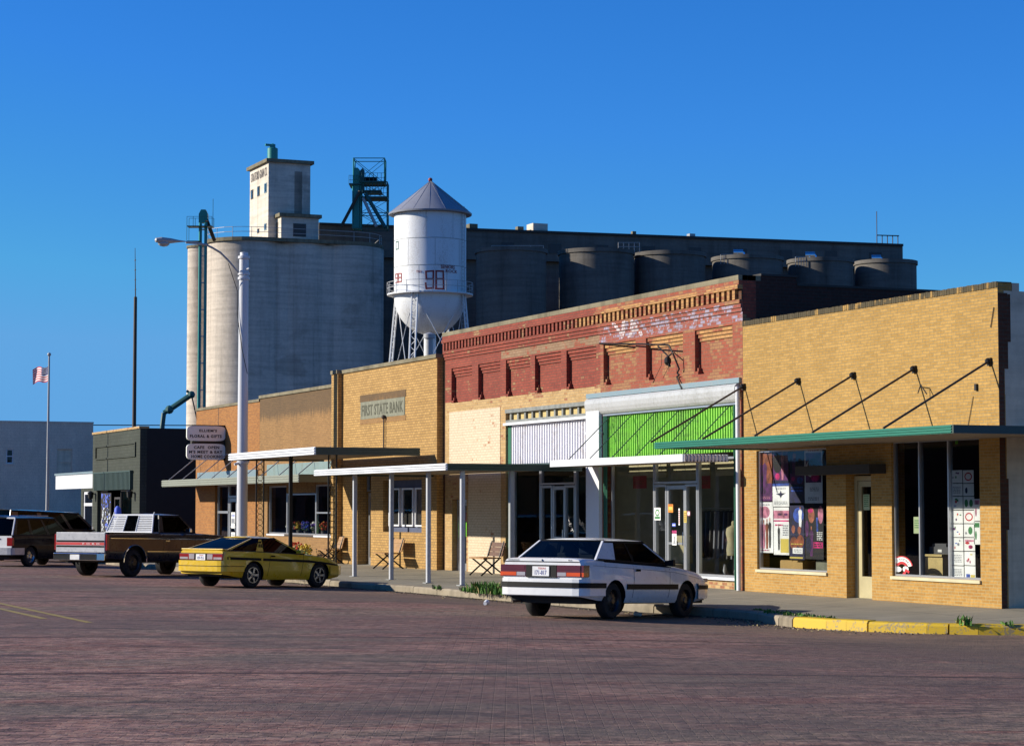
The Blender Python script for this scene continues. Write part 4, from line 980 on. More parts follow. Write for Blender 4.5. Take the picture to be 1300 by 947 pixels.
MB().tube((-30.75, BY - .06, 3.7), (-30.75, BY - .06, 4.62), .025).ball((-30.72, BY - .08, 4.66), .07).build('wall_pipe', 'rust_steel', bk)
window(bk, BD[0] + .03, BD[1] - .03, 2.42, 3.0, .1, name='transom')
door(bk, BD[0] + .12, BD[1] - .1, .15, 2.38, .12, .12, rail=1.2, kick=.22)
MB().box(BW[0], BW[1], .02, .08, BW[2], BW[3]).build('window_panel', 'headrest_blue', bk)
for a, b_ in ((-30.85, -29.95), (-29.72, -28.80), (-28.62, -27.78)):
    window(bk, a, b_, 1.36, 2.50, -.06, fw=.05, fmat='white_metal')
    MB().quad((a, -.005, 1.36), (b_, -.005, 1.36), (b_, -.005, 2.5), (a, -.005, 2.5)).build('blind', 'interior', bk)

# ---------------- florist and cafe
fl = thing('florist_shop', 'tan brick florist shop with wide windows and flowers inside', 'shop', (-40, 0, .14))
FO = (-43.45, -35.98, 1.0, 2.68)
mb = MB(); mb.wall(-44.45, -35.41, .05, 5.84, 0, .3, [FO]); mb.build('wall', 'florist_brick', fl)
MB().box(-44.45, -35.41, -.05, .35, 5.842, 5.95).build('coping', 'coping_concrete', fl)
shell(fl, -44.45, -35.41, 5.7, 18, ('florist_brick', 'dirt'))
s1, s2 = X0(362, 650), X0(398.6, 650)
window(fl, FO[0], s1, 1.0, 2.68, .06, fw=.05, sill='white_metal'); window(fl, s1 + .01, s2, 1.0, 2.40, .06, fw=.05, sill='dark_frame'); window(fl, s2 + .01, FO[1], 1.0, 2.68, .06, fw=.05, rails=((s2 + .1, FO[1] - .05, 1.75),), sill='white_metal')
MB().box(s1 + .01, s2, .04, .2, 2.42, 2.68).build('header_board', 'florist_brick', fl)
MB().box(-43.4, -35.5, -.05, -.002, 3.02, 3.44).build('transom_sheet', 'weathered_galvanised', fl)
MB().box(FO[0], FO[1], .31, 1.1, .9, .985).build('window_shelf', 'interior_light', fl)
rnd = random.Random(5)
fc = ['flower_white', 'flower_red', 'flower_yellow', 'flower_purple', 'flower_blue', 'flower_white', 'flower_purple', 'flower_yellow', 'flower_red']
fl_lab = ['white', 'small red', 'small yellow', 'purple', 'blue', 'large white', 'deep purple', 'pale yellow', 'dark red']
def pot(x, y, z, col, label, r=.09, fr=.16, potmat='interior_light', n=26):
    t = thing('flower_pot', label, 'flower pot', (x, y, z), 0, 'potted flowers in the florist window' if z > .8 else None)
    MB().lathe((x, y, z), [(r * .7, 0), (r, .15), (r * .9, .15), (0, .12)], 12).build('pot', potmat, t, smooth=50)
    mb = MB()
    for _ in range(n): mb.ball((x + (rnd.random() - .5) * 2 * fr, y + (rnd.random() - .5) * 1.4 * fr, z + .2 + rnd.random() * fr * 1.5), .03 + .02 * rnd.random(), n=6)
    mb.build('blossom', col, t)
    mb = MB()
    for _ in range(n * 2):
        a = rnd.random() * 6.28; rr = fr * (.4 + rnd.random() * .8); c = Vector((x + rr * cos(a), y + rr * .7 * sin(a), z + .16 + rnd.random() * fr * 1.4)); u_ = Vector((rnd.random() - .5, rnd.random() - .5, rnd.random() - .5)).normalized() * .05; v_ = u_.orthogonal().normalized() * .02
        mb.poly([c - u_, c + v_, c + u_, c - v_])
    mb.build('foliage', 'leaf_green', t)
xs_ = [-42.2, -41.7, -41.15, -40.85, -40.4, -39.9, -39.45, -39.0, -38.5]
words = ['standing furthest left in the florist window', 'just left of the first florist mullion', 'right of the first florist mullion', 'left of centre in the middle pane', 'in the centre of the middle pane', 'right of centre in the middle pane', 'behind the thin iron post', 'near the second florist mullion', 'just left of the second florist mullion']
for k, x in enumerate(xs_): pot(x, .45 + .15 * (k % 2), .985, fc[k], fl_lab[k] + ' potted flowers ' + words[k])
mb = MB(); mb.lathe((-37.2, .5, .985), [(.05, 0), (.07, .1), (.04, .45), (.05, .48), (0, .4)], 12)
tag(mb.build('vase', 'bright_green', smooth=50), 'bright green tall vase in the right pane of the florist window', 'vase')
pot(-37.9, -.75, .12, 'flower_red', 'planter tub of red flowers on the sidewalk behind the yellow car', .22, .3, 'flower_white', 60)
pot(-36.9, -.72, .12, 'flower_yellow', 'planter tub of orange and yellow flowers on the sidewalk behind the yellow car', .2, .26, 'rust_steel', 50)

cf = thing('cafe_building', 'orange brown brick cafe at the far end of the brick row', 'cafe', (-48.7, 0, .14))
CO = (-50.28, -46.85, .05, 2.82)
mb = MB(); mb.wall(-53.05, -44.46, .05, 5.74, 0, .3, [CO]); mb.build('wall', 'cafe_brick', cf)
MB().box(-53.07, -44.46, -.04, .35, 5.742, 5.84).build('coping', 'coping_concrete', cf)
MB().box(-49.9, -49.86, -.006, -.001, 3.2, 5.73).build('wall_crack', 'dark_frame', cf)
shell(cf, -53.05, -44.46, 5.6, 18, ('cafe_brick', 'dirt'))
d1, d2 = X0(287), X0(297)
window(cf, CO[0], d1, .35, 2.8, .1, fw=.09, rails=((CO[0], d1, 1.75),)); window(cf, d2, CO[1], .35, 2.8, .1, fw=.09, rails=((d2, CO[1], 1.75),))
window(cf, d1 + .01, d2 - .01, 2.3, 2.8, .1, fw=.07, name='transom')
door(cf, d1 + .02, d2 - .02, .16, 2.28, .12, .14, rail=1.2)
poster((d1 + .35, d2 - .2, 1.15, 1.75), 'paper_white', [('r', 'ink_grey', .1, .9, .3, .6), ('t', 'ink_blue', .1, .9, .7, .9, 1)], 'upper white notice on the cafe door glass', y=.105, group=None, name='notice', cat='notice')
poster((d1 + .35, d2 - .2, .55, 1.0), 'paper_white', [('e', 'ink_blue', .5, .25, .2, .15), ('t', 'ink_grey', .1, .9, .5, .9, 2)], 'lower white notice with a blue spot on the cafe door glass', y=.105, group=None, name='notice', cat='notice')
MB().box(-52.7, -44.6, -.04, -.002, 3.02, 3.30).build('transom_sheet', 'galvanised', cf)

# flat grey metal awning over cafe and florist
aw = thing('metal_awning', 'flat grey metal awning on rods over the cafe and florist windows', 'awning', (-44, 0, 2.8))
CAY = -1.33
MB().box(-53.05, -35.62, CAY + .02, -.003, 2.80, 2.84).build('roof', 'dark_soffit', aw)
mb = MB(); mb.box(-53.08, -35.6, CAY - .03, CAY + .02, 2.74, 2.99)
for z in (2.79, 2.87, 2.95): mb.box(-53.09, -35.59, CAY - .05, CAY - .03, z - .02, z + .02)
mb.box(-53.08, -53.04, CAY + .02, -.003, 2.74, 2.99); mb.box(-35.64, -35.6, CAY + .02, -.003, 2.74, 2.99); mb.build('fascia', 'olive_metal', aw)
for k in range(9):
    x = -52.6 + k * 2.05; MB().tube((x, -.04, 3.95), (x, CAY + .1, 2.98), .018, n=6).build('rod', 'silver_steel', aw)

# projecting double sign
sg = thing('projecting_sign', 'double grey signboard with black lettering sticking out from the cafe wall', 'sign', (-48.9, -.8, 4.3))
MB().box(-49.12, -48.92, -1.30, .0, 3.72, 5.04).build('box', 'sign_box', sg)
for (z0_, z1_, lines) in [(4.43, 5.0, [('ELLIEM\'S', .32, .78, .60, .78), ('FLORAL & GIFTS', .08, .9, .22, .42)]), (3.72, 4.33, [('CAFE  OPEN', .18, .84, .68, .86), ('M\'S MEET & EAT', .06, .92, .40, .58), ('HOME COOKING', .12, .93, .11, .30)])]:
    ya, yb_ = -.02, -1.52
    pts = []
    for k in range(20):
        a = 2 * pi * (k + .5) / 20; cxs = copysign = 1
        u = .5 + .5 * (abs(cos(a)) ** .35) * (1 if cos(a) > 0 else -1); v = .5 + .5 * (abs(sin(a)) ** .35) * (1 if sin(a) > 0 else -1)
        pts.append((-48.92, yb_ + (ya - yb_) * u, z0_ + (z1_ - z0_) * v))
    pn = MB().slab(pts, (.10, 0, 0)).build('sign_panel', 'sign_face', sg)
    mb = MB()
    for txt, u0, u1, v0, v1 in lines:
        mb.text(txt, lambda u, v, t: (-48.817 + t, yb_ + (ya - yb_) * (u0 + u), z0_ + (z1_ - z0_) * (v0 + v)), u1 - u0, v1 - v0, 0, .004, 1.15, .035)
    mb.build('lettering', 'sign_ink', pn)

# ---------------- post canopies over the sidewalk
def fascia(mb, p, q, z0_, z1_, n_):
    """ribbed metal fascia between plan points p and q, outward normal n_"""
    p, q, n_ = Vector((*p, 0)), Vector((*q, 0)), Vector((*n_, 0)); h = z1_ - z0_
    def bx(a, b_, o0, o1): mb.hexa([p + n_ * o0 + ZUP * a, q + n_ * o0 + ZUP * a, q + n_ * o1 + ZUP * a, p + n_ * o1 + ZUP * a], [p + n_ * o0 + ZUP * b_, q + n_ * o0 + ZUP * b_, q + n_ * o1 + ZUP * b_, p + n_ * o1 + ZUP * b_])
    bx(z0_, z1_, -.02, .0)
    for k in range(3): bx(z0_ + h * (k + .12) / 3, z0_ + h * (k + .78) / 3, 0.0, .035)
def canopy(name, label, x0_, x1_, y0_, y1_, z0_, z1_, side_mat='dark_green_metal'):
    t = thing(name, label, 'canopy', ((x0_ + x1_) / 2, (y0_ + y1_) / 2, .1))
    MB().box(x0_ + .03, x1_ - .03, y0_ + .03, y1_, z0_ + .05, z1_ - .03).build('roof', 'soffit', t)
    mb = MB(); fascia(mb, (x0_, y0_), (x1_, y0_), z0_, z1_, (0, -1)); mb.build('fascia', 'white_metal', t)
    mb = MB(); fascia(mb, (x1_, y0_ + .02), (x1_, y1_), z0_, z1_, (1, 0)); mb.build('fascia', side_mat, t)
    mb = MB(); fascia(mb, (x0_, y1_), (x0_, y0_ + .02), z0_, z1_, (-1, 0)); mb.build('fascia', side_mat, t)
    return t
def zs(y): return .15 + .13 * y / 4.3
c1 = canopy('post_canopy', 'lower flat canopy with ribbed white fascia on four plain white posts', -26.75, -16.79, -3.77, BY - .01, 2.80, 2.97)
for px_, y in ((450.5, -3.4), (497, -3.4), (544, -3.4), (593, -3.3)):
    x = onY(px_, 640, y).x
    if px_ > 590: x = min(x, -16.95)
    po = MB().box(x - .052, x + .052, y - .052, y + .052, zs(y), 2.83).build('post', 'post_metal', c1, bevel=.012)
    MB().box(x - .11, x + .11, y - .11, y + .11, zs(y) - .005, zs(y) + .02).build('base_plate', 'grey_metal', po)
y = -2.0; po = MB().box(-17.05, -16.93, y - .06, y + .06, zs(y), 2.83).build('post', 'grey_metal', c1, bevel=.012)
MB().path([(-22.4, -.05, 3.02), (-17.5, -.05, 3.0)], .05).build('flashing', 'dark_green_metal', c1)
c2 = canopy('iron_post_canopy', 'upper flat canopy with ribbed white fascia on scrolled black iron posts', -35.5, -26.9, -3.72, BY - .37, 3.40, 3.62)
def scroll_post(x, y, along, z1_, t, both=True):
    w_ = .24; dx, dy = (w_, 0) if along == 'x' else (0, w_)
    mb = MB(); z0_ = zs(y)
    mb.box(x - .018, x + .018, y - .018, y + .018, z0_, z1_); mb.box(x + dx - .018, x + dx + .018, y + dy - .018, y + dy + .018, z0_, z1_)
    p = mb.build('post', 'black_iron', t)
    mb = MB(); z = z0_ + .08; k = 0
    while z < z1_ - .15:
        P = []
        for a in range(13):
            th = a / 12 * 2 * pi; r = .085; u = .5 * w_ + r * cos(th + k); P.append((x + (u if along == 'x' else 0), y + (u if along != 'x' else 0), z + .09 + r * sin(th + k)))
        mb.path(P, .010, 4); z += .175; k += 1
    mb.build('scrollwork', 'gold_iron' if both else 'black_iron', p)
scroll_post(-34.75, -3.05, 'y', 3.44, c2); scroll_post(-27.25, -3.2, 'y', 3.44, c2)
xm_ = onY(371, 640, -3.1).x
MB().box(xm_ - .045, xm_ + .045, -3.2, -3.1, zs(-3.15), 3.44).build('post', 'black_iron', c2)

# ---------------- benches
def bench(x, y, label, dark=False, group='wooden benches on the sidewalk'):
    t = thing('bench', label, 'bench', (x, y, zs(y)), 0, group)
    z = zs(y); W_ = .5
    mb = MB()
    for k in range(4): mb.box(x - W_, x + W_, y - .30 + k * .13, y - .19 + k * .13, z + .44, z + .475)
    mb.build('seat', 'bench_wood', t)
    mb = MB()
    for k in range(3):
        yy = y + .22 + k * .035; zz = z + .50 + k * .125
        mb.hexa([(x - W_, yy, zz), (x + W_, yy, zz), (x + W_, yy + .03, zz), (x - W_, yy + .03, zz)], [(x - W_, yy + .035, zz + .115), (x + W_, yy + .035, zz + .115), (x + W_, yy + .065, zz + .115), (x - W_, yy + .065, zz + .115)])
    mb.build('backrest', 'dark_wood' if dark else 'bench_wood', t)
    for s_ in (-.4, .4):
        mb = MB(); mb.tube((x + s_, y - .32, z), (x + s_, y + .22, z + .46), .022).tube((x + s_, y + .34, z), (x + s_, y - .25, z + .45), .022)
        mb.tube((x + s_, y + .18, z + .44), (x + s_, y + .33, z + .9), .018)
        mb.build('cross_leg', 'black_iron', t)
bench(X0(495, 640, -.75), -.80, 'light wooden bench with crossed legs in front of the bank windows')
bench(X0(612, 640, -.75), -.62, 'bench with dark wooden backrest in front of the cream brick wall', True)
bench(X0(414, 640, -.75), -.62, 'wooden bench in front of the florist, seen over the yellow hood')

# ---------------- street lamp
lx, ly = -36.3, -3.05
lp = thing('street_lamp', 'tall white street lamp with a cobra head arm beside the canopy', 'street lamp', (lx, ly, zs(ly)))
MB().lathe((lx, ly, 0), [(.25, zs(ly)), (.25, .25), (.175, .30), (.17, 3), (.15, 9.9), (.15, 10.02), (.13, 10.05), (.13, 10.14), (.0, 10.16)], 20).build('pole', 'pole_white', lp, smooth=40)
for z in (9.98, 9.45, 9.3, 3.35, .9): MB().lathe((lx, ly, 0), [(.15, z - .05), (.195, z - .04), (.195, z + .04), (.15, z + .05)], 16).build('collar', 'pole_white', lp, smooth=40)
mb = MB(); mb.tube((lx - .1, ly - .1, 9.55), (lx + .25, ly + .1, 9.6), .03).tube((lx + .1, ly - .3, 3.3), (lx + .05, ly + .2, 3.4), .04)
mb.build('bracket', 'pole_white', lp, smooth=40)
def lpt(px_, py_, t): return onX(px_, py_, lx + .25 * t)
arm = [Vector((lx, ly - .15, 9.45)), lpt(290, 331, .3), lpt(280, 321, .6), lpt(270, 315, 1), lpt(262, 311, 1), lpt(250, 309, 1), lpt(236, 308, 1)]
arm = [arm[0]] + [Vector(a) for a in arm[1:]]
mb = MB(); mb.path(arm, .035, 8); mb.build('arm', 'silver_steel', lp, smooth=50)
he = arm[-1]
hd = MB()
prof = [(.0, .02), (.25, .06), (.5, .12), (.8, .15), (.98, .10), (1.02, 0)]
rings = []
for u, r in prof: rings.append([(he.x + r * .9 * cos(a * pi / 6), he.y - u, he.z + .03 + r * .7 * sin(a * pi / 6)) for a in range(12)])
for A, B in zip(rings[:-1], rings[1:]):
    for i in range(12): hd.quad(A[i], A[(i + 1) % 12], B[(i + 1) % 12], B[i])
hd = hd.build('lamp_head', 'silver_steel', lp, smooth=60)
MB().ball((he.x, he.y - .72, he.z - .06), .15, sq=(.9, 1.3, .75)).build('lamp_glass', 'lamp_glass', hd, smooth=80)
MB().path([arm[1] + Vector((0, 0, -.1)), Vector((lx - .05, ly - .2, 8.9)), Vector((lx + .02, ly - .21, 8.1)), Vector((lx + .18, ly - .1, 7.0)), Vector((lx + .3, ly + .05, 6.2))], .012, 5).build('cable', 'black_iron', lp)

# ---------------- dark green store, low store with white canopy, grey building far left
dg = thing('dark_green_store', 'dark green painted brick store with a slatted band over its doorway', 'store', (-66.7, 0, .14))
a0, a1 = -71.35, -62.19
OP = (-70.3, -63.6, .05, 3.3)
mb = MB(); mb.wall(a0, a1, .05, 5.36, 0, .3, [OP]); mb.build('wall', 'green_black_brick', dg)
MB().box(a0, a1 + .02, -.05, .4, 5.362, 5.46).build('coping', 'cream_brick', dg)
mb = MB()
for (z0_, z1_) in ((4.15, 4.22), (4.72, 4.79)): mb.box(a0 + .7, a1 - .7, -.06, -.001, z0_, z1_)
mb.box(a0 + .7, a0 + .8, -.06, -.001, 4.22, 4.72); mb.box(a1 - .8, a1 - .7, -.06, -.001, 4.22, 4.72); mb.build('sign_frame', 'green_black_brick', dg)
mb = MB(); x = OP[0] - .2
while x < OP[1] + .2: mb.box(x, x + .12, -.14, -.002, 2.72, 3.5); x += .24
mb.box(OP[0] - .25, OP[1] + .25, -.16, -.002, 3.5, 3.56); mb.build('slatted_band', 'dark_green_metal', dg)
shell(dg, a0, a1, 5.3, 26, ('dark_party_brick', 'dirt'), right=False)
MB().box(a1 - .25, a1 - .002, .3, 26, -.13, 5.38).build('side_wall', 'side_shade_black', dg)  # wall facing away from the sun, its shade painted in
window(dg, -70.2, -68.9, .3, 2.7, .15, fmat='dark_frame'); door(dg, -67.5, -66.4, .15, 2.4, .15, fmat='dark_frame'); window(dg, -66.3, -63.7, .3, 2.7, .15, fmat='dark_frame')
for k, x in enumerate((-70.75, -63.1)):
    l = MB().box(x - .02, x + .02, -.2, -.002, 2.55, 2.6).lathe((x, -.22, 2.3), [(.05, 0), (.12, .08), (.14, .3), (.16, .32), (0, .42)], 8).build('wall_lantern', 'black_iron', dg)
# painted window decorations: leafy column and standing figure
a = px_rect(127, 621, 138, 677, -.02); rnd = random.Random(9); mb = MB()
mb.box(a[0] - .1, a[1] + .1, .06, .08, .2, 2.6, 2)
for k in range(120):
    x = a[0] + (a[1] - a[0]) * rnd.random(); z = .3 + 2.25 * rnd.random(); an = rnd.random() * 3.14; l = .06 + .1 * rnd.random(); d = Vector((cos(an) * l, 0, sin(an) * l)); s_ = Vector((-sin(an) * l * .4, 0, cos(an) * l * .4)); c = Vector((x, .055 - .0001 * k, z))
    mb.poly([c - d, c + s_, c + d, c - s_], 0 if z > 1.9 or rnd.random() < .2 else 1)
tag(mb.build('painted_panel', ['mural_blue', 'mural_white', 'interior']), 'dark panel painted with white and blue leaves at the dark green store', 'mural')
fx = X0(146.5, 650, -1.0); t = fx
mb = MB(); s_ = 1
mb.lathe((fx, -.9, .12), [(.0, 0), (.13, .01), (.12, .5), (.17, .9), (.14, 1.15), (.19, 1.35), (.15, 1.45), (.05, 1.5), (.045, 1.56), (.09, 1.62), (.10, 1.72), (.06, 1.82), (0, 1.84)], 14, 0)
st = mb.build('statue', 'mural_white', smooth=60); tag(st, 'pale lavender and white standing statue before the dark green store', 'statue')
MB().lathe((fx, -.9, .12), [(.10, 1.28), (.21, 1.33), (.16, 1.6), (.13, 1.78), (.06, 1.87), (0, 1.88)], 12).build('veil', 'mural_blue', st, smooth=60)

ls = thing('low_store', 'low store with a bright white canopy left of the dark green store', 'store', (-78, 3, .14))
mb = MB(); mb.wall(-87.4, -71.4, .0, 3.5, 3, .3, [(-86.9, -76, .4, 2.8)]); mb.build('wall', 'green_black_brick', ls)
for k in range(5): window(ls, -86.9 + 2.18 * k, -86.9 + 2.18 * (k + 1) - .02, .4, 2.8, 3.05, fw=.16, fmat='white_metal', rails=((-86.9 + 2.18 * k, -86.9 + 2.18 * (k + 1), 2.1),))
shell(ls, -87.4, -71.4, 3.3, 20, ('dark_party_brick', 'dirt'), yf=3.3)
MB().box(-80.9, -71.42, .32, 3, 2.95, 3.5).build('canopy', 'soffit', ls)
MB().box(-80.95, -71.42, .26, .318, 2.86, 3.56).build('fascia', 'white_metal', ls)
MB().box(-80.98, -71.42, .2, 3, 3.562, 3.66).build('canopy_cap', 'galvanised', ls)

gb = thing('grey_building', 'plain grey stucco building across the cross street', 'building', (-118, 4, 0))
GX = -110
y1_ = onX(118.5, 538, GX).y; zt = onX(118, 538, GX).z
def gwall(holes):
    mb = MB(); mb.wall(-y1_, 4, -.2, zt, 0, .3, holes); r = MB()
    for f, m_ in zip(mb.f, mb.m): r.add([Vector((GX - mb.v[i].y, -mb.v[i].x, mb.v[i].z)) for i in f], [tuple(range(len(f)))], m_)
    return r
w1 = [onX(8, 588, GX), onX(17, 570, GX)]; w2 = [onX(72, 602, GX), onX(92, 570, GX)]
hs = [(-max(a.y, b_.y), -min(a.y, b_.y), min(a.z, b_.z), max(a.z, b_.z)) for a, b_ in (w1, w2)]
gwall(hs).build('wall', 'grey_block', gb)
MB().box(GX - .32, GX + .03, -4.05, y1_ + .02, zt, zt + .12).build('coping', 'grey_block', gb)
MB().box(GX - 16, GX - .31, -4, -3.7, -.2, zt).box(GX - 16, GX - .31, y1_ - .3, y1_ - .01, -.2, zt - .05).box(GX - 16, GX - 15.7, -3.69, y1_ - .31, -.2, zt).build('outer_wall', 'grey_block', gb)
MB().box(GX - 15.69, GX - .31, -3.69, y1_ - .31, zt - .8, zt - .6).build('roof', 'dirt', gb)
for i, h in enumerate(hs):
    y0_, y1b = -h[1], -h[0]
    mb = MB()
    for (a, b_, c, d) in [(y0_, y0_ + .06, h[2], h[3]), (y1b - .06, y1b, h[2], h[3]), (y0_ + .06, y1b - .06, h[2], h[2] + .06), (y0_ + .06, y1b - .06, h[3] - .06, h[3]), (y0_ + .06, y1b - .06, (h[2] + h[3]) / 2 - .03, (h[2] + h[3]) / 2 + .03)]: mb.box(GX - .12, GX - .06, a, b_, c, d)
    w_ = mb.build('window', 'white_metal' if i == 0 else 'grey_block', gb)
    MB().quad((GX - .1, y0_, h[2]), (GX - .1, y1b, h[2]), (GX - .1, y1b, h[3]), (GX - .1, y0_, h[3])).build('pane', 'shop_glass' if i == 0 else 'grey_stucco', w_)
MB().box(GX - .001, GX + .05, hs[0][0] * -1 + .1, -hs[0][1] - .1, hs[0][2] - .1, hs[0][2] - .003).build('sill', 'headhouse_concrete', gb)
# plain brick stores opposite, out of view; two warehouses added to darken window reflections
for i, (x0_, x1_, h, m_, lab) in enumerate([(-320, -225, 7, 'bank_brick', 'unseen long tan brick warehouse added to darken window reflections'), (-222, -152, 7, 'red_brick', 'unseen long red brick warehouse added to darken window reflections'), (-150, -110, 5.5, 'cafe_brick', 'brown brick store across the street'), (-108, -75, 4.6, 'bank_brick', 'tan brick store across the street'), (-73, -42, 6, 'red_brick', 'red brick store across the street'), (-40, -8, 5, 'florist_brick', 'light brown brick store across the street')]):
    t = thing('far_side_store', lab, 'store', ((x0_ + x1_) / 2, -44, -.1))
    hs_ = [(x, x + 2.4, .9, 2.9) for x in [x0_ + 2 + 5 * k for k in range(int((x1_ - x0_ - 4) // 5))]]
    mb = MB(); mb.wall(x0_, x1_, -.2, h, -41, .3, hs_); r = MB()
    for f in mb.f: r.add([Vector((mb.v[j].x, -82 - mb.v[j].y + .0, mb.v[j].z)) for j in f][::-1], [tuple(range(len(f)))], 0)
    r.build('wall', m_, t)
    MB().box(x0_, x1_, -52, -41.4, -.2, h - .3).build('body', 'interior', t)

# ---------------- flagpole, flag, mast, teal spout
fp = thing('flagpole', 'slim silver flagpole with a ball top', 'flagpole', (-69.5, -2.5, .08))
MB().lathe((-69.5, -2.5, .08), [(.10, 0), (.07, 3), (.04, 8.85)], 10).build('pole', 'silver_steel', fp, smooth=50)
MB().ball((-69.5, -2.5, 8.98), .09).build('ball', 'silver_steel', fp, smooth=80)
mb = MB(); NU, NV = 26, 13
fz0, fz1 = onY(50, 487, -2.5).z, onY(50, 468.5, -2.5).z
wdt = 1.0
dirv = (RT * -.85 + FWH * .53).normalized()
def fpnt(i, j):
    u = i / NU; v = j / NV
    wv = .07 * sin(u * 9 + v * 1.5) * u ** .5
    s_ = Vector((-69.5, -2.5, 0)) + dirv * (.05 + u * wdt * .96) + FWH * wv
    return Vector((s_.x, s_.y, fz0 + (fz1 - fz0) * v - .10 * u * u - .05 * sin(u * 7)))
for i in range(NU):
    for j in range(NV):
        can = i < 11 and j >= 6
        m_ = 2 if can else (0 if j % 2 == 0 else 1)
        mb.quad(fpnt(i, j), fpnt(i + 1, j), fpnt(i + 1, j + 1), fpnt(i, j + 1), m_)
        if can and (i + j) % 2 == 0 and 0 < i < 10 and 6 < j < 13:
            c = (fpnt(i, j) + fpnt(i + 1, j + 1)) / 2
            for sgn in (-1, 1):
                cc = c + FWH * .006 * sgn; mb.poly([cc + dirv * .016 * cos(q * 2 * pi / 5) + ZUP * .016 * sin(q * 2 * pi / 5) for q in range(5)], 1)
tag(mb.build('flag', ['flag_red', 'flag_white', 'flag_blue'], smooth=60), 'red and white striped flag with blue canton flying from the flagpole', 'flag')
mt = thing('radio_mast', 'dark wooden pole with a thin whip antenna behind the dark green store', 'mast', tuple(atD(172, 600, 118).xy) + (-.2,))
q0, q1, q2 = atD(173, 660, 118), atD(172, 377, 118), atD(171.5, 315, 118)
MB().tube((q1.x, q1.y, -.2), tuple(q1), .13, .09, 8).build('pole', 'rust_steel', mt, smooth=50)
mb = MB(); mb.tube(tuple(q1), tuple(q2), .035, .015, 6)
for k in range(4): c = q1.lerp(q2, .15 + .2 * k); mb.box(c.x - .12, c.x + .12, c.y - .02, c.y + .02, c.z - .02, c.z + .02)
mb.build('whip_antenna', 'rust_steel', mt)
sp = thing('grain_spout', 'teal steel spout arm rising behind the dark green store', 'spout', tuple(atD(206, 600, 150).xy) + (-.2,))
s0, s1_, s2_, s3_, s4_ = atD(206, 541, 150), atD(208, 524, 150), atD(215, 520, 150), atD(243, 501, 150), atD(250, 532, 150)
MB().path([(s0.x, s0.y, -.2), s0, s1_, s2_], .17, 8).build('stand_pipe', 'dark_teal_steel', sp)
MB().path([s2_, s3_], .19, 8).ball(s2_, .3).path([s3_, atD(237, 496, 150)], .1).ball(s3_, .26).build('spout_arm', 'dark_teal_steel', sp)
s5_ = Vector((s4_.x, s4_.y, -.2)); MB().path([s3_, s4_, s5_], .05, 6).build('cable', 'rust_steel', sp)
pw = MB(); A = Vector((GX - 5, 4, zt + 1.0)); L0 = atD(-30, 539, 150); L1 = atD(262, 540, 150)
pw.path([L0, L1], .035, 5)
tag(pw.build('power_line', 'black_iron'), 'thin power line crossing above the dark green store', 'cable')
w0, w1_ = atD(0, 450, 120), atD(300, 363, 150)

# =================================================================== GRAIN ELEVATOR (aligned with the streets), ANNEX and WATER TOWER
DE = 250.0
pxm = FPX / DE
def eP(px_, py_, back=0.0): return atD(px_, py_, DE + back)
ge = thing('grain_elevator', 'tall pale concrete grain elevator with headhouse and rounded silos', 'grain elevator', tuple(eP(375, 640, 4).xy) + (-.2,))
ztop = eP(375, 305).z
R_ = 4.4
def ecyl(px_, back, r, z1_, mat='silo_concrete', n=48, parent=ge, name='silo'):
    c = eP(px_, 500, back); return MB().lathe((c.x, c.y, 0), [(r, -.2), (r, z1_ - .02), (r * .9, z1_)], n).build(name, mat, parent, smooth=50), c
cs = []
for i, (px_, back) in enumerate([(314.5, 5), (373, 7.2), (431, 9.4)]):
    o, c = ecyl(px_, back, R_ + (.40 if i == 0 else (.55 if i == 1 else .75)), ztop); cs.append(c)
for i, (px_, back) in enumerate([(322, 14.5), (374, 15.5), (425, 17)]): ecyl(px_, back, R_ + .3, ztop - .02)
o, c = ecyl(255, 20, 1.75 + .0, eP(250, 316, 20).z, name='silo'); cback = c
MB().lathe((c.x, c.y, 0), [(1.9, eP(250, 316, 20).z), (1.9, eP(250, 314.5, 20).z + .15), (0, eP(250, 314, 20).z + .2)], 24).build('rim', 'coping_concrete', o)
# roof slab follows the rounded outline
def hullpts(cs_, rr, n=28):
    P = []
    for c, r in zip(cs_, rr):
        for k in range(n): P.append((c.x + r * cos(2 * pi * k / n), c.y + r * sin(2 * pi * k / n)))
    P = sorted(set(P))
    def cross(o, a, b_): return (a[0] - o[0]) * (b_[1] - o[1]) - (a[1] - o[1]) * (b_[0] - o[0])
    lo = []
    for p_ in P:
        while len(lo) >= 2 and cross(lo[-2], lo[-1], p_) <= 0: lo.pop()
        lo.append(p_)
    hi = []
    for p_ in reversed(P):
        while len(hi) >= 2 and cross(hi[-2], hi[-1], p_) <= 0: hi.pop()
        hi.append(p_)
    return lo[:-1] + hi[:-1]
outer = [cs[0], cs[1], cs[2], eP(322, 500, 14.5), eP(425, 500, 17)]
H = hullpts(outer, [R_ + .65, R_ + .75, R_ + .8, R_ + .4, R_ + .4])
MB().slab([(x, y, ztop + .001) for x, y in H], (0, 0, .42)).build('roof_slab', 'coping_concrete', ge)
H2 = hullpts(outer, [R_ - .1, R_ + .1, R_ + .3, R_ - .3, R_ - .4])
MB().slab([(x, y, -.2) for x, y in H2], (0, 0, ztop)).build('core', 'silo_concrete', ge)
zr_ = ztop + .42
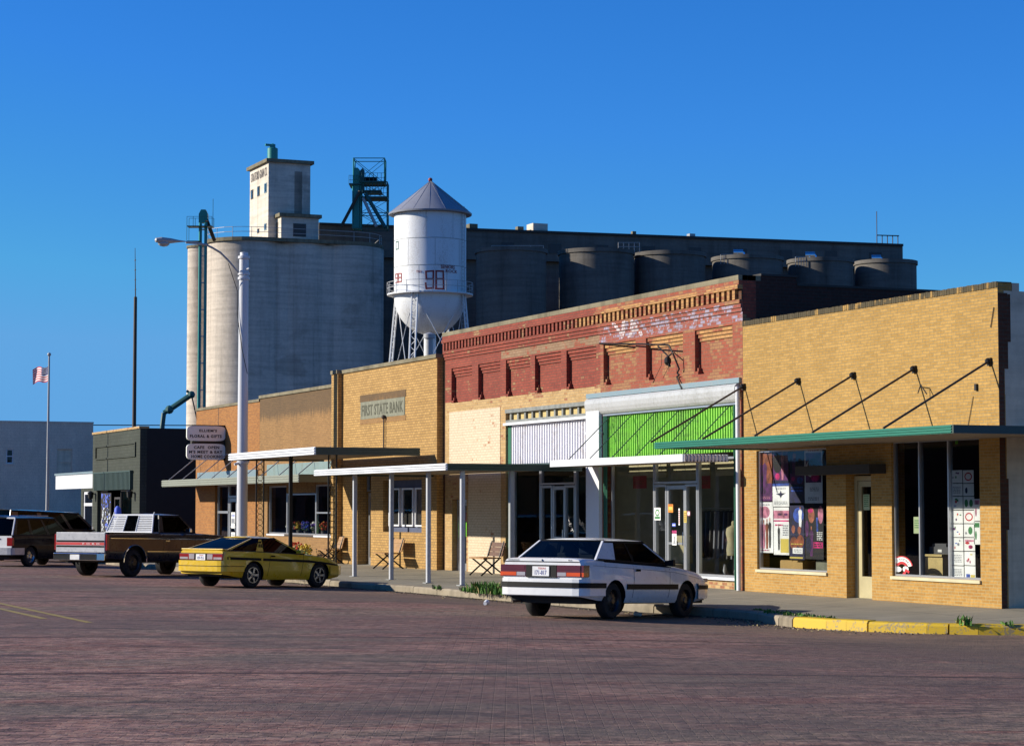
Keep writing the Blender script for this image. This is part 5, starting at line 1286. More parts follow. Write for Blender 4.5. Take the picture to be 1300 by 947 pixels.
# railing on the roof
mb = MB(); ring = hullpts(outer, [R_ + .5, R_ + .3, R_ + .5, R_ + .2, R_ + .2])
for k in range(len(ring)):
    a = Vector((*ring[k], zr_)); b_ = Vector((*ring[(k + 1) % len(ring)], zr_))
    for h in (.6, 1.15): mb.tube(a + ZUP * h, b_ + ZUP * h, .035, n=4)
    if k % 2 == 0: mb.tube(a, a + ZUP * 1.15, .035, n=4)
mb.build('railing', 'silver_steel', ge)
# headhouse (corner toward the camera at px 341)
hc = eP(341, 206, 4.5); hz1 = hc.z
def corner_house(cx_, cy_, lenX, lenY, z0_, z1_, mat, name, lip=.35):
    """box whose near right edge (toward +Y side) starts at (cx,cy): extends -X by lenX and +Y by lenY"""
    o = MB().box(cx_ - lenX, cx_, cy_, cy_ + lenY, z0_, z1_).build(name, mat, ge)
    MB().box(cx_ - lenX - lip, cx_ + lip, cy_ - lip, cy_ + lenY + lip, z1_, z1_ + .4).build('roof_lip', 'coping_concrete', o)
    return o
lX = 0.0
for k in range(400):            # find the depth of the lit left face from its far top corner at px 314
    if (Vector((hc.x - k * .05, hc.y, hz1)) - CAM).dot(RT) / (Vector((hc.x - k * .05, hc.y, hz1)) - CAM).dot(FWH) * FPX + PX <= 315: lX = k * .05; break
lY = 0
for k in range(400):
    v = Vector((hc.x, hc.y + k * .05, hz1)) - CAM
    if v.dot(RT) / v.dot(FWH) * FPX + PX >= 392: lY = k * .05; break
hh = corner_house(hc.x, hc.y, lX, lY, zr_, hz1, 'headhouse_concrete', 'headhouse')
MB().text('STRATFORD GRAIN CO.', lambda u, v, t: (hc.x - lX + .5 + u, hc.y - .01 - t, hz1 - 1.5 + v * 1.0), lX - 1.0, 1.05, 0, .02, 1.0, .0).build('lettering', 'faded_ink', hh)
for (u, z_, w_, h_) in [(.13, 2.95, .12, 1.1), (.48, 2.9, .12, 1.15), (.86, 2.9, .14, 1.15), (.48, 7.6, .1, .5), (.86, 7.45, .12, .8)]:
    if w_ == 0: continue
    x = hc.x - lX + u * lX; z = hz1 - z_ - h_ * .5
    f = MB().box(x - w_ * lX * .5, x + w_ * lX * .5, hc.y - .06, hc.y - .001, z, z + h_).build('window', 'galvanised' if u > .8 else 'dark_frame', hh)
    MB().box(x - w_ * lX * .35, x + w_ * lX * .35, hc.y - .08, hc.y - .061, z + .1, z + h_ - .1).build('pane', 'shop_glass', f)
# darker stain panel on the right face is rust run-off under a bracket
MB().box(hc.x + .001, hc.x + .012, hc.y + lY * .62, hc.y + lY * .80, zr_ + 3, hz1 - .9).build('stain', 'stain_concrete', hh)
cyl = atD(346, 200, DE + 8)
v = MB().lathe((cyl.x, cyl.y, 0), [(.62, hz1 + .4), (.62, atD(346, 189, DE + 8).z), (.45, atD(346, 188, DE + 8).z), (0, atD(346, 187.5, DE + 8).z)], 16).build('vent_stack', 'teal_steel', ge, smooth=50)
MB().box(cyl.x - .15, cyl.x + .15, cyl.y - .9, cyl.y + .3, atD(346, 186, DE + 8).z, atD(346, 183.5, DE + 8).z).ball((cyl.x, cyl.y, atD(346, 186.5, DE + 8).z), .35, sq=(1, 1, 1.1)).build('fan_head', 'teal_steel', v)
pc = eP(357, 275, 3.3)
lX2, lY2 = 2.6, 0
for k in range(400):
    v = Vector((pc.x, pc.y + k * .05, pc.z)) - CAM
    if v.dot(RT) / v.dot(FWH) * FPX + PX >= 403: lY2 = k * .05; break
ph = corner_house(pc.x, pc.y, 3.0, lY2, zr_, pc.z, 'headhouse_concrete', 'penthouse', .3)
MB().box(pc.x + .001, pc.x + .05, pc.y + lY2 * .32, pc.y + lY2 * .66, zr_ + .5, zr_ + 2.0).build('window', 'dark_frame', ph)
MB().box(pc.x - 1.9, pc.x - 1.1, pc.y - .05, pc.y - .001, zr_, zr_ + 2.2).build('door', 'dark_frame', ph)

# bucket elevator leg on the left with platform and spout
g = thing('bucket_leg', 'slim teal bucket elevator leg with head platform left of the silos', 'bucket elevator', tuple(atD(256, 640, DE - 4).xy) + (-.2,))
c1_, c2_ = atD(252.5, 500, DE - 4), atD(259.5, 500, DE - 4)
zl = atD(255, 283, DE - 4).z
for c in (c1_, c2_): MB().box(c.x - .14, c.x + .14, c.y - .14, c.y + .14, -.2, zl).build('leg_casing', 'teal_steel', g)
mb = MB()
z = 3
while z < zl: mb.box(min(c1_.x, c2_.x), max(c1_.x, c2_.x), min(c1_.y, c2_.y) + .15, max(c1_.y, c2_.y) - .15, z, z + .12); z += 3
mb.path([c1_ + FWH * 1.0 + ZUP * (1 - c1_.z), c1_ + FWH * 1.0 + ZUP * (zl - c1_.z)], .06)
mb.build('ladder', 'silver_steel', g)
cm = (c1_ + c2_) / 2; hp = Vector((cm.x, cm.y, zl))
MB().slab([hp + RT * a + ZUP * b_ for a, b_ in [(-.5, 0), (.5, 0), (.5, 1.0), (.25, 1.5), (-.25, 1.5), (-.5, 1.0)]], FWH * .7).build('head', 'teal_steel', g)
mb = MB(); a = hp + ZUP * -.5
mb.slab([a - RT * 1.7 - FWH * .8, a + RT * 1.1 - FWH * .8, a + RT * 1.1 + FWH * .8, a - RT * 1.7 + FWH * .8], ZUP * .08)
mb.slab([a - RT * 1.7 - FWH * .8 - ZUP * 1.7, a - RT * .2 - FWH * .8 - ZUP * 1.7, a - RT * .2 + FWH * .8 - ZUP * 1.7, a - RT * 1.7 + FWH * .8 - ZUP * 1.7], ZUP * .08)
for s_ in (-1.7, -1.0, 1.1):
    for q in (-.8, .8): mb.tube(a + RT * s_ + FWH * q, a + RT * s_ + FWH * q + ZUP * 1.1, .03, n=4)
for q in (-.8, .8): mb.tube(a - RT * 1.7 + FWH * q + ZUP * 1.1, a + RT * 1.1 + FWH * q + ZUP * 1.1, .03, n=4); mb.tube(a - RT * 1.7 + FWH * q - ZUP * 1.7, a - RT * 1.7 + FWH * q, .03, n=4)
mb.tube(a + RT * 1.1, a + RT * 1.1 + ZUP * 3.2, .03, n=4)
mb.build('platform', 'dark_teal_steel', g)
MB().path([hp + RT * .4 + ZUP * .3, atD(272, 305, DE - 1)], .22, 8).build('spout', 'rust_steel', g)

# teal lattice head frame on the gallery
fr = thing('head_frame', 'teal steel lattice head frame standing on the gallery roof', 'steel frame', tuple(atD(470, 287, 262).xy) + (atD(470, 288, 262).z,))
zb_ = atD(470, 290, 262).z
def q4(px0, px1, dd): 
    a, b_ = atD(px0, 250, 262), atD(px1, 250, 262)
    n_ = Vector((-1, 0, 0)); return [Vector((p_.x, p_.y, 0)) for p_ in (a, b_, b_ + FWH * dd, a + FWH * dd)]
def lattice(px0, px1, py0, py1, dd, levels, r=.09, brace=True):
    mb = MB(); z0_, z1_ = atD(470, py1, 262).z, atD(470, py0, 262).z; Q = q4(px0, px1, dd)
    for p_ in Q: mb.tube(p_ + ZUP * z0_, p_ + ZUP * z1_, r, n=4)
    for l in range(levels + 1):
        z = z0_ + (z1_ - z0_) * l / levels
        for i in range(4): mb.tube(Q[i] + ZUP * z, Q[(i + 1) % 4] + ZUP * z, r * .8, n=4)
        if brace and l < levels:
            zz = z0_ + (z1_ - z0_) * (l + 1) / levels
            for i in range(4):
                a, b_ = (z, zz) if (i + l) % 2 else (zz, z); mb.tube(Q[i] + ZUP * a, Q[(i + 1) % 4] + ZUP * b_, r * .45, n=4)
                mb.tube(Q[i] + ZUP * b_, Q[(i + 1) % 4] + ZUP * a, r * .45, n=4)
    return mb
lattice(448, 457.5, 234, 290, 1.4, 4, .10).build('leg_tower', 'teal_steel', fr)
lattice(457.5, 491.5, 231, 290, 2.6, 3, .08).build('support_frame', 'dark_teal_steel', fr)
lattice(448.5, 488, 201, 233, 2.6, 1, .085).build('top_frame', 'teal_steel', fr)
a, b_ = atD(449, 233, 262), atD(457, 222, 262)
m0 = atD(452.5, 250, 261.8); MB().slab([Vector((m0.x, m0.y, 0)) + RT * (u * .35) + ZUP * z for u, z in [(-1, atD(450, 290, 262).z), (1, atD(450, 290, 262).z), (1, atD(450, 216, 262).z), (.4, atD(450, 213.5, 262).z), (-.4, atD(450, 213.5, 262).z), (-1, atD(450, 216, 262).z)]], FWH * .8).build('bucket_casing', 'teal_steel', fr)
m0 = atD(459.5, 250, 262); MB().slab([Vector((m0.x, m0.y, 0)) + RT * (u * .26) + ZUP * z for u, z in [(-1, atD(450, 245, 262).z), (1, atD(450, 245, 262).z), (1, atD(450, 216, 262).z), (.2, atD(450, 213.5, 262).z), (-1, atD(450, 217, 262).z)]], FWH * .9).build('drive_housing', 'dark_teal_steel', fr)
mb = MB()
def deck(px0, px1, py_):
    p_, q_ = atD(px0, py_, 261.5), atD(px1, py_, 261.5)
    mb.slab([p_, q_, q_ + FWH * 3.4, p_ + FWH * 3.4], ZUP * .16)
    for k in range(7): c = p_.lerp(q_, k / 6); mb.tube(c, c + ZUP * 1.1, .03, n=4)
    for h in (.55, 1.1): mb.tube(p_ + ZUP * h, q_ + ZUP * h, .03, n=4)
deck(443, 458, 234.5); deck(459, 489, 231.5); deck(460, 492, 251); deck(462, 484, 243)
mb.build('walkway', 'dark_teal_steel', fr)
mb = MB()
for k in range(3): c = atD(464 + k * 5, 228, 263); mb.box(c.x - .3, c.x + .3, c.y - .35, c.y + .35, c.z - .3, c.z + .25)
mb.build('motor', 'car_black', fr)
for (p_, q_, r, m_) in [((457, 243), (433, 288), .20, 'rust_steel'), ((461, 252), (478, 288), .20, 'silver_steel'), ((464, 246), (489, 289), .24, 'dark_teal_steel')]:
    MB().tube(atD(*p_, 261.4), atD(*q_, 261.0), r, n=8).build('spout', m_, fr, smooth=50)

# annex: row of concrete silos with a gallery on top
an = thing('silo_annex', 'long shaded row of concrete silos with a flat gallery along the top', 'grain silos', tuple(atD(840, 640, 262).xy) + (-.2,))
rowdef = [(649, 45.5, 318, 255), (757.5, 48.5, 320, 259), (851, 46, 323, 262.5), (950, 45.5, 328, 266), (1043, 42, 331, 269.5), (1126, 39.5, 333, 273)]
axis = None
for i, (px_, rp, pt_, D) in enumerate(rowdef):
    r = rp * D / FPX; c = atD(px_, 500, D + r); z1_ = atD(px_, pt_, D + r).z
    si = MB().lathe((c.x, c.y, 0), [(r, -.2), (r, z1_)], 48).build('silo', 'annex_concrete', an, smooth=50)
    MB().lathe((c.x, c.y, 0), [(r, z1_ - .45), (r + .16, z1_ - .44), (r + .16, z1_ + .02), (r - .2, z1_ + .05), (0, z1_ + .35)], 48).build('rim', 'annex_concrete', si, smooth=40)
g0, g1 = atD(405, 286, 262 + 6), atD(1146, 313, 276 + 8)
zg1 = (atD(405, 286, 268).z + atD(1144, 313, 284).z) / 2
dr = Vector(((g1 - g0).x, (g1 - g0).y, 0)).normalized(); nr = Vector((-dr.y, dr.x, 0))
if nr.dot(FWH) < 0: nr = -nr
za_, zb2 = atD(405, 286, 268).z, atD(1144, 313, 284).z
G0, G1 = Vector((g0.x, g0.y, 0)), Vector((g1.x, g1.y, 0))
mb = MB(); zlow = zg1 - 3.4
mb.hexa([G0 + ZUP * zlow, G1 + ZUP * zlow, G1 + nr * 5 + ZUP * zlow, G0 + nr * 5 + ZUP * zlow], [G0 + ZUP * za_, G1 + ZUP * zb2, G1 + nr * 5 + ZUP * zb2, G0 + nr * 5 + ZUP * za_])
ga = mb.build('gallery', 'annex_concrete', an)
mb = MB(); mb.hexa([G0 - nr * .25 + ZUP * za_, G1 - nr * .25 + ZUP * zb2, G1 + nr * 5.2 + ZUP * zb2, G0 + nr * 5.2 + ZUP * za_], [G0 - nr * .25 + ZUP * (za_ + .3), G1 - nr * .25 + ZUP * (zb2 + .3), G1 + nr * 5.2 + ZUP * (zb2 + .3), G0 + nr * 5.2 + ZUP * (za_ + .3)]).build('roof_edge', 'dark_soffit', ga)
Lg = (G1 - G0).length
for k in range(9):
    mb = MB(); p_ = G0 + dr * (Lg * (.30 + .08 * k)); z = zlow + 1.0
    mb.slab([p_ - nr * .03 + ZUP * z, p_ + dr * 1.6 - nr * .03 + ZUP * z, p_ + dr * 1.6 - nr * .03 + ZUP * (z + 1.2), p_ - nr * .03 + ZUP * (z + 1.2)], -nr * .05)
    mb.build('window', 'dark_frame', ga)
for u, h_, w_, m_ in ((.255, .7, 1.1, 'coping_concrete'), (.335, .6, .8, 'coping_concrete'), (.365, 1.0, 2.0, 'headhouse_concrete'), (.53, .55, .5, 'coping_concrete'), (.63, .5, .8, 'silver_steel')):
    p_ = G0 + dr * Lg * u + nr * 1.5; z = za_ + (zb2 - za_) * u + .3
    MB().box(p_.x - w_ / 2, p_.x + w_ / 2, p_.y - w_ / 2, p_.y + w_ / 2, z, z + h_).build('roof_vent', m_, ga)
mb = MB(); p_ = G0 + dr * Lg * .955 + nr * .3; z = zb2 + .3
for k in range(5): c = p_ + dr * (Lg * .0095 * k); mb.tube(c + ZUP * z, c + ZUP * (z + 1.1), .06, n=4)
mb.tube(p_ + ZUP * (z + 1.1), p_ + dr * Lg * .04 + ZUP * (z + 1.1), .09, n=4).tube(p_ + ZUP * z, p_ + ZUP * (z + 4.2), .05, n=4)
mb.build('guard_rail', 'rust_steel', ga)
# lower wall that closes the row at the back
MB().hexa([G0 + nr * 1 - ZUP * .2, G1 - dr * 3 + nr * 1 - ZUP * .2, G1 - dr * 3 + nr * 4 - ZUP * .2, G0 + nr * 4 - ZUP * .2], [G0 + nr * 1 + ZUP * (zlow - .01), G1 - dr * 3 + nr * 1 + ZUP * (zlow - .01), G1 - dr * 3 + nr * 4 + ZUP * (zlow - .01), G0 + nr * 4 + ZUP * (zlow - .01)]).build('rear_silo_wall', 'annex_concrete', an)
# aeration fans and rails on the silo roofs
for i, (u, v, D) in enumerate([(937, 321, 268), (1028, 324, 271), (1112, 328, 275)]):
    c = atD(u, v, D + 2)
    f = MB().tube(c - RT * .6, c + RT * .6, .42, n=12).tube(c + RT * .5, c + RT * 1.0 - ZUP * .9, .28, n=8).box(c.x - .3, c.x + .3, c.y - .3, c.y + .3, c.z - 1.2, c.z - .2)
    f.build('roof_fan', 'chrome', an, smooth=50)
mb = MB()
for (u0, u1, v, D) in [(624, 690, 312, 259), (785, 812, 308, 262), (915, 932, 323, 267), (1010, 1024, 326, 270)]:
    p_, q_ = atD(u0, v, D), atD(u1, v, D)
    for k in range(5): c = p_.lerp(q_, k / 4); mb.tube(c - ZUP * 1.2, c, .035, n=4)
    for h in (0, -.5): mb.tube(p_ + ZUP * h, q_ + ZUP * h, .035, n=4)
mb.build('handrail', 'silver_steel', an)

# water tower
DW = 200.0
wc = atD(546, 375, DW); wx, wy = wc.x, wc.y
def zW(py_): return atD(546, py_, DW).z
wt = thing('water_tower', 'white riveted water tower with conical roof and red painted numbers', 'water tower', (wx, wy, -.2))
rw = 46 * DW / FPX
zc_, zt_, zbt = zW(375), zW(272), zW(231)
tank = MB().lathe((wx, wy, 0), [(rw, zc_), (rw, zc_ + (zt_ - zc_) * .33), (rw, zc_ + (zt_ - zc_) * .66), (rw, zt_)], 64).build('tank', 'tank_white', wt, smooth=50)
mb = MB()
for f in (.33, .66, .985): z = zc_ + (zt_ - zc_) * f; mb.lathe((wx, wy, 0), [(rw + .002, z - .03), (rw + .02, z - .02), (rw + .02, z + .02), (rw + .002, z + .03)], 64)
for lev, off in ((0, .1), (1, .55), (2, .3)):
    z0_ = zc_ + (zt_ - zc_) * .33 * lev; z1_ = z0_ + (zt_ - zc_) * .32
    for k in range(8):
        a = off + k * pi / 4; c, s_ = cos(a), sin(a); p_ = Vector((wx + (rw + .004) * c, wy + (rw + .004) * s_, 0)); t_ = Vector((-s_, c, 0)) * .018
        mb.quad(p_ - t_ + ZUP * z0_, p_ + t_ + ZUP * z0_, p_ + t_ + ZUP * z1_, p_ - t_ + ZUP * z1_)
mb.build('seam', 'grey_metal', tank, smooth=60)
rr = 53 * DW / FPX
ro = MB().lathe((wx, wy, 0), [(rw - .1, zt_ - .08), (rr, zt_ - .12), (rr + .02, zt_ + .02), (rr * .5, zt_ + (zbt - zt_) * .52), (.12, zbt), (0, zbt)], 48).build('roof', 'tank_roof', wt, smooth=40)
MB().ball((wx, wy, zbt + .18), .20).tube((wx, wy, zbt - .1), (wx, wy, zbt + .1), .07).build('finial', 'red_paint', ro, smooth=60)
mb = MB()
for k in range(16):
    a = k * pi / 8; c, s_ = cos(a), sin(a)
    mb.tube((wx + rr * c, wy + rr * s_, zt_ + .03), (wx + rr * .5 * c, wy + rr * .5 * s_, zt_ + (zbt - zt_) * .52 + .01), .018, n=4).tube((wx + rr * .5 * c, wy + rr * .5 * s_, zt_ + (zbt - zt_) * .52 + .01), (wx + .12 * c, wy + .12 * s_, zbt), .018, n=4)
mb.build('roof_rib', 'tank_roof', ro)
bowl = [(rw * sin(t), zc_ - .02 - (zc_ - zW(425)) * cos(t)) for t in [pi / 2 * (1 - k / 12) for k in range(13)]]
bowl = [(max(.0, r), z) for r, z in bowl]
MB().lathe((wx, wy, 0), bowl[::-1], 64).build('bowl', 'tank_white', wt, smooth=50)
MB().lathe((wx, wy, 0), [(.0, zW(427)), (.55, zW(426)), (.55, zW(520)), (.55, -.2)], 16).build('riser_pipe', 'tank_white', wt, smooth=50)
rc = rw + .62
cw = MB().lathe((wx, wy, 0), [(rw, zc_ - .05), (rc, zc_ - .05), (rc, zc_ + .08), (rw, zc_ + .08)], 48).build('catwalk', 'tank_white', wt)
mb = MB()
for h in (.5, 1.0): mb.path([Vector((wx + rc * cos(k * pi / 20), wy + rc * sin(k * pi / 20), zc_ + .08 + h)) for k in range(41)], .03, 4)
for k in range(20): a = k * pi / 10; mb.tube((wx + rc * cos(a), wy + rc * sin(a), zc_), (wx + rc * cos(a), wy + rc * sin(a), zc_ + 1.1), .028, n=4)
mb.build('railing', 'silver_steel', cw)
th0 = math.atan2(-FWH.y, -FWH.x)       # bearing of the tank side that faces the street corner
def on_tank(ang0, sc=1.0, z0=0.0, dx=.02):
    return lambda u, v, t: (wx + (rw + dx + t) * cos(th0 + (ang0 + u) / rw), wy + (rw + dx + t) * sin(th0 + (ang0 + u) / rw), z0 + v)
px2ang = lambda px_: rw * math.asin(max(-.99, min(.99, (px_ - 546) / 46.0)))
def tank_text(s_, px0, px1, py0, py1, mat, bold=0.0, d=.01):
    a0_, a1_ = px2ang(px0), px2ang(px1)
    mb = MB(); mb.text(s_, on_tank(a0_, 1, zW(py1)), a1_ - a0_, zW(py0) - zW(py1), 0, d, 1.0, bold); return mb.build('painted_number' if s_.isdigit() else 'lettering', mat, tank)
def tank_strokes(strokes, px0, px1, py0, py1, mat, w_, name='painted_number'):
    a0_, a1_ = px2ang(px0), px2ang(px1); z0_, z1_ = zW(py1), zW(py0); fn = on_tank(0, 1, 0); mb = MB()
    for pts in strokes:
        P = [(a0_ + (a1_ - a0_) * u, z0_ + (z1_ - z0_) * v) for u, v in pts]
        for (ua, va), (ub, vb) in zip(P[:-1], P[1:]):
            d = Vector((ub - ua, vb - va)).normalized(); n_ = Vector((-d.y, d.x)) * w_; e = d * w_
            mb.poly([fn(ua - e.x + n_.x, va - e.y + n_.y, .01), fn(ua - e.x - n_.x, va - e.y - n_.y, .01), fn(ub + e.x - n_.x, vb + e.y - n_.y, .01), fn(ub + e.x + n_.x, vb + e.y + n_.y, .01)])
    return mb.build(name, mat, tank)
N9 = [[(.42, .55), (.08, .55), (.06, .97), (.44, 1), (.42, .03), (.08, .0), (.05, .3)]]
N8 = [[(.58, .0), (.58, 1), (.95, 1), (.98, 0), (.56, 0)], [(.58, .56), (.95, .56)]]
tank_strokes(N9 + N8, 541, 565, 349, 371, 'red_paint', .075)
tank_strokes([[(.0, .98), (.42, 1), (.42, .03), (.05, .0)], [(.05, .52), (.42, .52)], [(.0, .98), (.02, .55)], [(.58, 0), (.6, 1), (.95, .95), (.95, .05), (.58, 0)], [(.6, .52), (.95, .52)]], 502.8, 511.5, 350, 361, 'red_paint', .06)
tank_strokes([[(0, 0), (.0, 1), (1, 1), (1, 0), (0, 0)]], 503.5, 506.5, 309.5, 319, 'green_ink', .05, 'lettering')
tank_text("SENIORS", 561, 578, 341, 345.5, 'red_paint', .01); tank_text("ROCK", 567, 581, 346.5, 350.5, 'red_paint', .01)
tank_text("THS", 530, 537, 348, 351, 'red_paint')
# four lattice legs, struts and tie rods
legs = []
mb_dirs = [th0 + radians(a) for a in (-62, -14, 118 - 40, 166)]
lt = [(503.5, -.45, 'l'), (529, -.98, 'f'), (587, .55, 'r'), (560, 1, 'b')]
angs = [th0 - radians(72), th0 - radians(22) , th0 + radians(68), th0 + radians(158)]
angs = [th0 - radians(112) + radians(90 * k) for k in range(4)]
angs = [th0 - radians(22) + radians(90 * k) for k in range(4)]
tops, bots = [], []
for a in angs:
    tp = Vector((wx + (rw + .05) * cos(a), wy + (rw + .05) * sin(a), zc_)); bt = Vector((wx + (rw + 2.1) * cos(a), wy + (rw + 2.1) * sin(a), -.2)); tops.append(tp); bots.append(bt)
    t_ = Vector((-sin(a), cos(a), 0)) * .28
    mb = MB(); mb.tube(tp - t_, bt - t_, .09, n=6).tube(tp + t_, bt + t_, .09, n=6); n_ = 44
    for k in range(n_):
        p_, q_ = tp.lerp(bt, k / n_), tp.lerp(bt, (k + 1) / n_); s_ = 1 if k % 2 else -1
        mb.tube(p_ + t_ * s_, q_ - t_ * s_, .035, n=4)
    mb.build('lattice_leg', 'tank_white', wt)
mb = MB()
for k in range(4):
    for f0, f1 in ((0, .45), (.45, .95)):
        a, b_ = tops[k].lerp(bots[k], f0), tops[(k + 1) % 4].lerp(bots[(k + 1) % 4], f1); mb.tube(a, b_, .035, n=5)
        a, b_ = tops[(k + 1) % 4].lerp(bots[(k + 1) % 4], f0), tops[k].lerp(bots[k], f1); mb.tube(a, b_, .035, n=5)
    a, b_ = tops[k].lerp(bots[k], .45), tops[(k + 1) % 4].lerp(bots[(k + 1) % 4], .45); mb.tube(a, b_, .10, n=6)
mb.build('tie_rod', 'tank_white', wt)
la = th0 + radians(62)
lx_, ly_ = wx + (rr + .05) * cos(la), wy + (rr + .05) * sin(la)
mb = MB(); P0 = Vector((wx + (rw + .15) * cos(la), wy + (rw + .15) * sin(la), 0)); t_ = Vector((-sin(la), cos(la), 0)) * .2
for s_ in (-1, 1): mb.tube(P0 + t_ * s_ + ZUP * (zc_ - 9), P0 + t_ * s_ + ZUP * (zt_ + .5), .03, n=4)
z = zc_ - 8
while z < zt_ + .4: mb.tube(P0 - t_ + ZUP * z, P0 + t_ + ZUP * z, .02, n=4); z += .35
for s_ in (-1, 1): mb.tube(Vector((lx_, ly_, zt_ + .1)) + t_ * s_, Vector((wx, wy, zbt + .1)) + t_ * s_ * .5, .03, n=4)
mb.build('ladder', 'silver_steel', wt)
# vent pipes above the bank roof
for (u, v0, v1, D, r, m_, lab) in [(545, 428, 470, 90, .16, 'silver_steel', 'fat silver vent pipe with a cap above the bank roof')]:
    c = atD(u, v0, D); t = thing('vent_pipe', lab, 'vent pipe', (c.x, c.y, 5.4))
    MB().tube((c.x, c.y, 5.3), (c.x, c.y, c.z), r, n=14).build('pipe', m_, t, smooth=50)
    MB().lathe((c.x, c.y, 0), [(r * 1.5, c.z - .05), (r * 1.5, c.z + .12), (0, c.z + .2)], 14).build('cap', m_, t, smooth=40)

# =================================================================== VEHICLES (local frame: x forward from the rear axle, y to the left, z up)
def lerp_tab(tab, x):
    if x <= tab[0][0]: return tab[0][1]
    for (a, va), (b_, vb) in zip(tab[:-1], tab[1:]):
        if x <= b_:
            t = (x - a) / (b_ - a); return va + (vb - va) * t
    return tab[-1][1]
GP = [(0, .93), (.10, .972), (.3, .995), (.5, 1.0), (.72, .992), (.9, .972), (1, .945)]
class Car:
    def __init__(s, root, xs0, xs1, W, belt, low, crown, wb, arch, cabin, gp=GP):
        s.root, s.x0, s.x1, s.Wt, s.bt, s.lt, s.ct, s.wb, s.arch, s.cabin, s.gp = root, xs0, xs1, W, belt, low, crown, wb, arch, cabin, gp
    def W(s, x): return lerp_tab(s.Wt, x)
    def belt(s, x): return lerp_tab(s.bt, x)
    def low0(s, x): return lerp_tab(s.lt, x)
    def hw(s, x, z):
        a, b_ = s.low0(x), s.belt(x); return s.W(x) * lerp_tab(s.gp, max(0, min(1, (z - a) / (b_ - a))))
    def lowz(s, x):
        z = s.low0(x); r, zc = s.arch
        for xc in (0, s.wb):
            if abs(x - xc) < r: z = max(z, zc + sqrt(max(0, r * r - (x - xc) ** 2)))
        return z
    def stations(s, a=None, b_=None):
        a = s.x0 if a is None else a; b_ = s.x1 if b_ is None else b_; r = s.arch[0]
        X = set([a, b_]) | {x for x, _ in s.Wt + s.bt + s.lt + s.ct}
        for xc in (0, s.wb):
            for k in range(-8, 9): X.add(xc + r * sin(k * pi / 16))
            X.add(xc - r - .001); X.add(xc + r + .001)
        n = int((b_ - a) / .12) + 1
        for k in range(n): X.add(a + (b_ - a) * k / n)
        X = sorted(x for x in X if a <= x <= b_); out = [X[0]]
        for x in X[1:]:
            if x - out[-1] > .0008: out.append(x)
        return out
    def body(s, mats, zone=None, top=True, name='body', R=10):
        """mats[0] paint, mats[1] black; zone(x, z) -> material index"""
        X = s.stations(); mb = MB()
        def row(x):
            lo, be = s.lowz(x), s.belt(x); P = [(s.hw(x, lo + (be - lo) * k / R), lo + (be - lo) * k / R) for k in range(R + 1)]
            return P
        def deck(x):
            w_, be, c = s.hw(x, s.belt(x)), s.belt(x), lerp_tab(s.ct, x)
            return [(w_, be), (w_ - .03, be + c * .45 + .004), (w_ * .84, be + c * .75 + .006), (w_ * .5, be + c * .95 + .006), (0, be + c + .006)]
        rows = [row(x) for x in X]; decks = [deck(x) for x in X]
        for i in range(len(X) - 1):
            xm = (X[i] + X[i + 1]) / 2
            for sg in (1, -1):
                for k in range(R):
                    q = [(X[i], sg * rows[i][k][0], rows[i][k][1]), (X[i + 1], sg * rows[i + 1][k][0], rows[i + 1][k][1]), (X[i + 1], sg * rows[i + 1][k + 1][0], rows[i + 1][k + 1][1]), (X[i], sg * rows[i][k + 1][0], rows[i][k + 1][1])]
                    zm = sum(p[2] for p in q) / 4; m_ = zone(xm, zm) if zone else 0
                    mb.poly(q if sg < 0 else q[::-1], m_)
                if top and not (s.cabin[0] < xm < s.cabin[1] and s.cabin[2:] and s.cabin[2]):
                    for k in range(4):
                        q = [(X[i], sg * decks[i][k][0], decks[i][k][1]), (X[i + 1], sg * decks[i + 1][k][0], decks[i + 1][k][1]), (X[i + 1], sg * decks[i + 1][k + 1][0], decks[i + 1][k + 1][1]), (X[i], sg * decks[i][k + 1][0], decks[i][k + 1][1])]
                        m_ = 1 if s.cabin[0] < xm < s.cabin[1] else (zone(xm, 9) if zone else 0); mb.poly(q if sg < 0 else q[::-1], m_)
                # return lip of the lower edge
                a, b_ = rows[i][0], rows[i + 1][0]
                q = [(X[i], sg * a[0], a[1]), (X[i], sg * (a[0] - .12), a[1] + .0), (X[i + 1], sg * (b_[0] - .12), b_[1]), (X[i + 1], sg * b_[0], b_[1])]
                mb.poly(q if sg < 0 else q[::-1], 1)
        for e in (0, -1):
            x, r_, d = X[e], rows[e], decks[e]
            for k in range(R):
                q = [(x, -r_[k][0], r_[k][1]), (x, r_[k][0], r_[k][1]), (x, r_[k + 1][0], r_[k + 1][1]), (x, -r_[k + 1][0], r_[k + 1][1])]
                m_ = zone(x, (r_[k][1] + r_[k + 1][1]) / 2) if zone else 0
                mb.poly(q if e else q[::-1], m_)
            if top:
                for k in range(4):
                    q = [(x, -d[k][0], d[k][1]), (x, d[k][0], d[k][1]), (x, d[k + 1][0], d[k + 1][1]), (x, -d[k + 1][0], d[k + 1][1])]
                    mb.poly(q if e else q[::-1], zone(x, 9) if zone else 0)
        # weld for smooth shading
        import bmesh
        o = mb.build(name, mats, s.root, smooth=38, local=True)
        bm = bmesh.new(); bm.from_mesh(o.data); bmesh.ops.remove_doubles(bm, verts=bm.verts, dist=.0006); bmesh.ops.dissolve_degenerate(bm, edges=bm.edges, dist=.0001); bm.to_mesh(o.data); bm.free()
        o.data.shade_smooth(); o.data.set_sharp_from_angle(angle=radians(34))
        return o
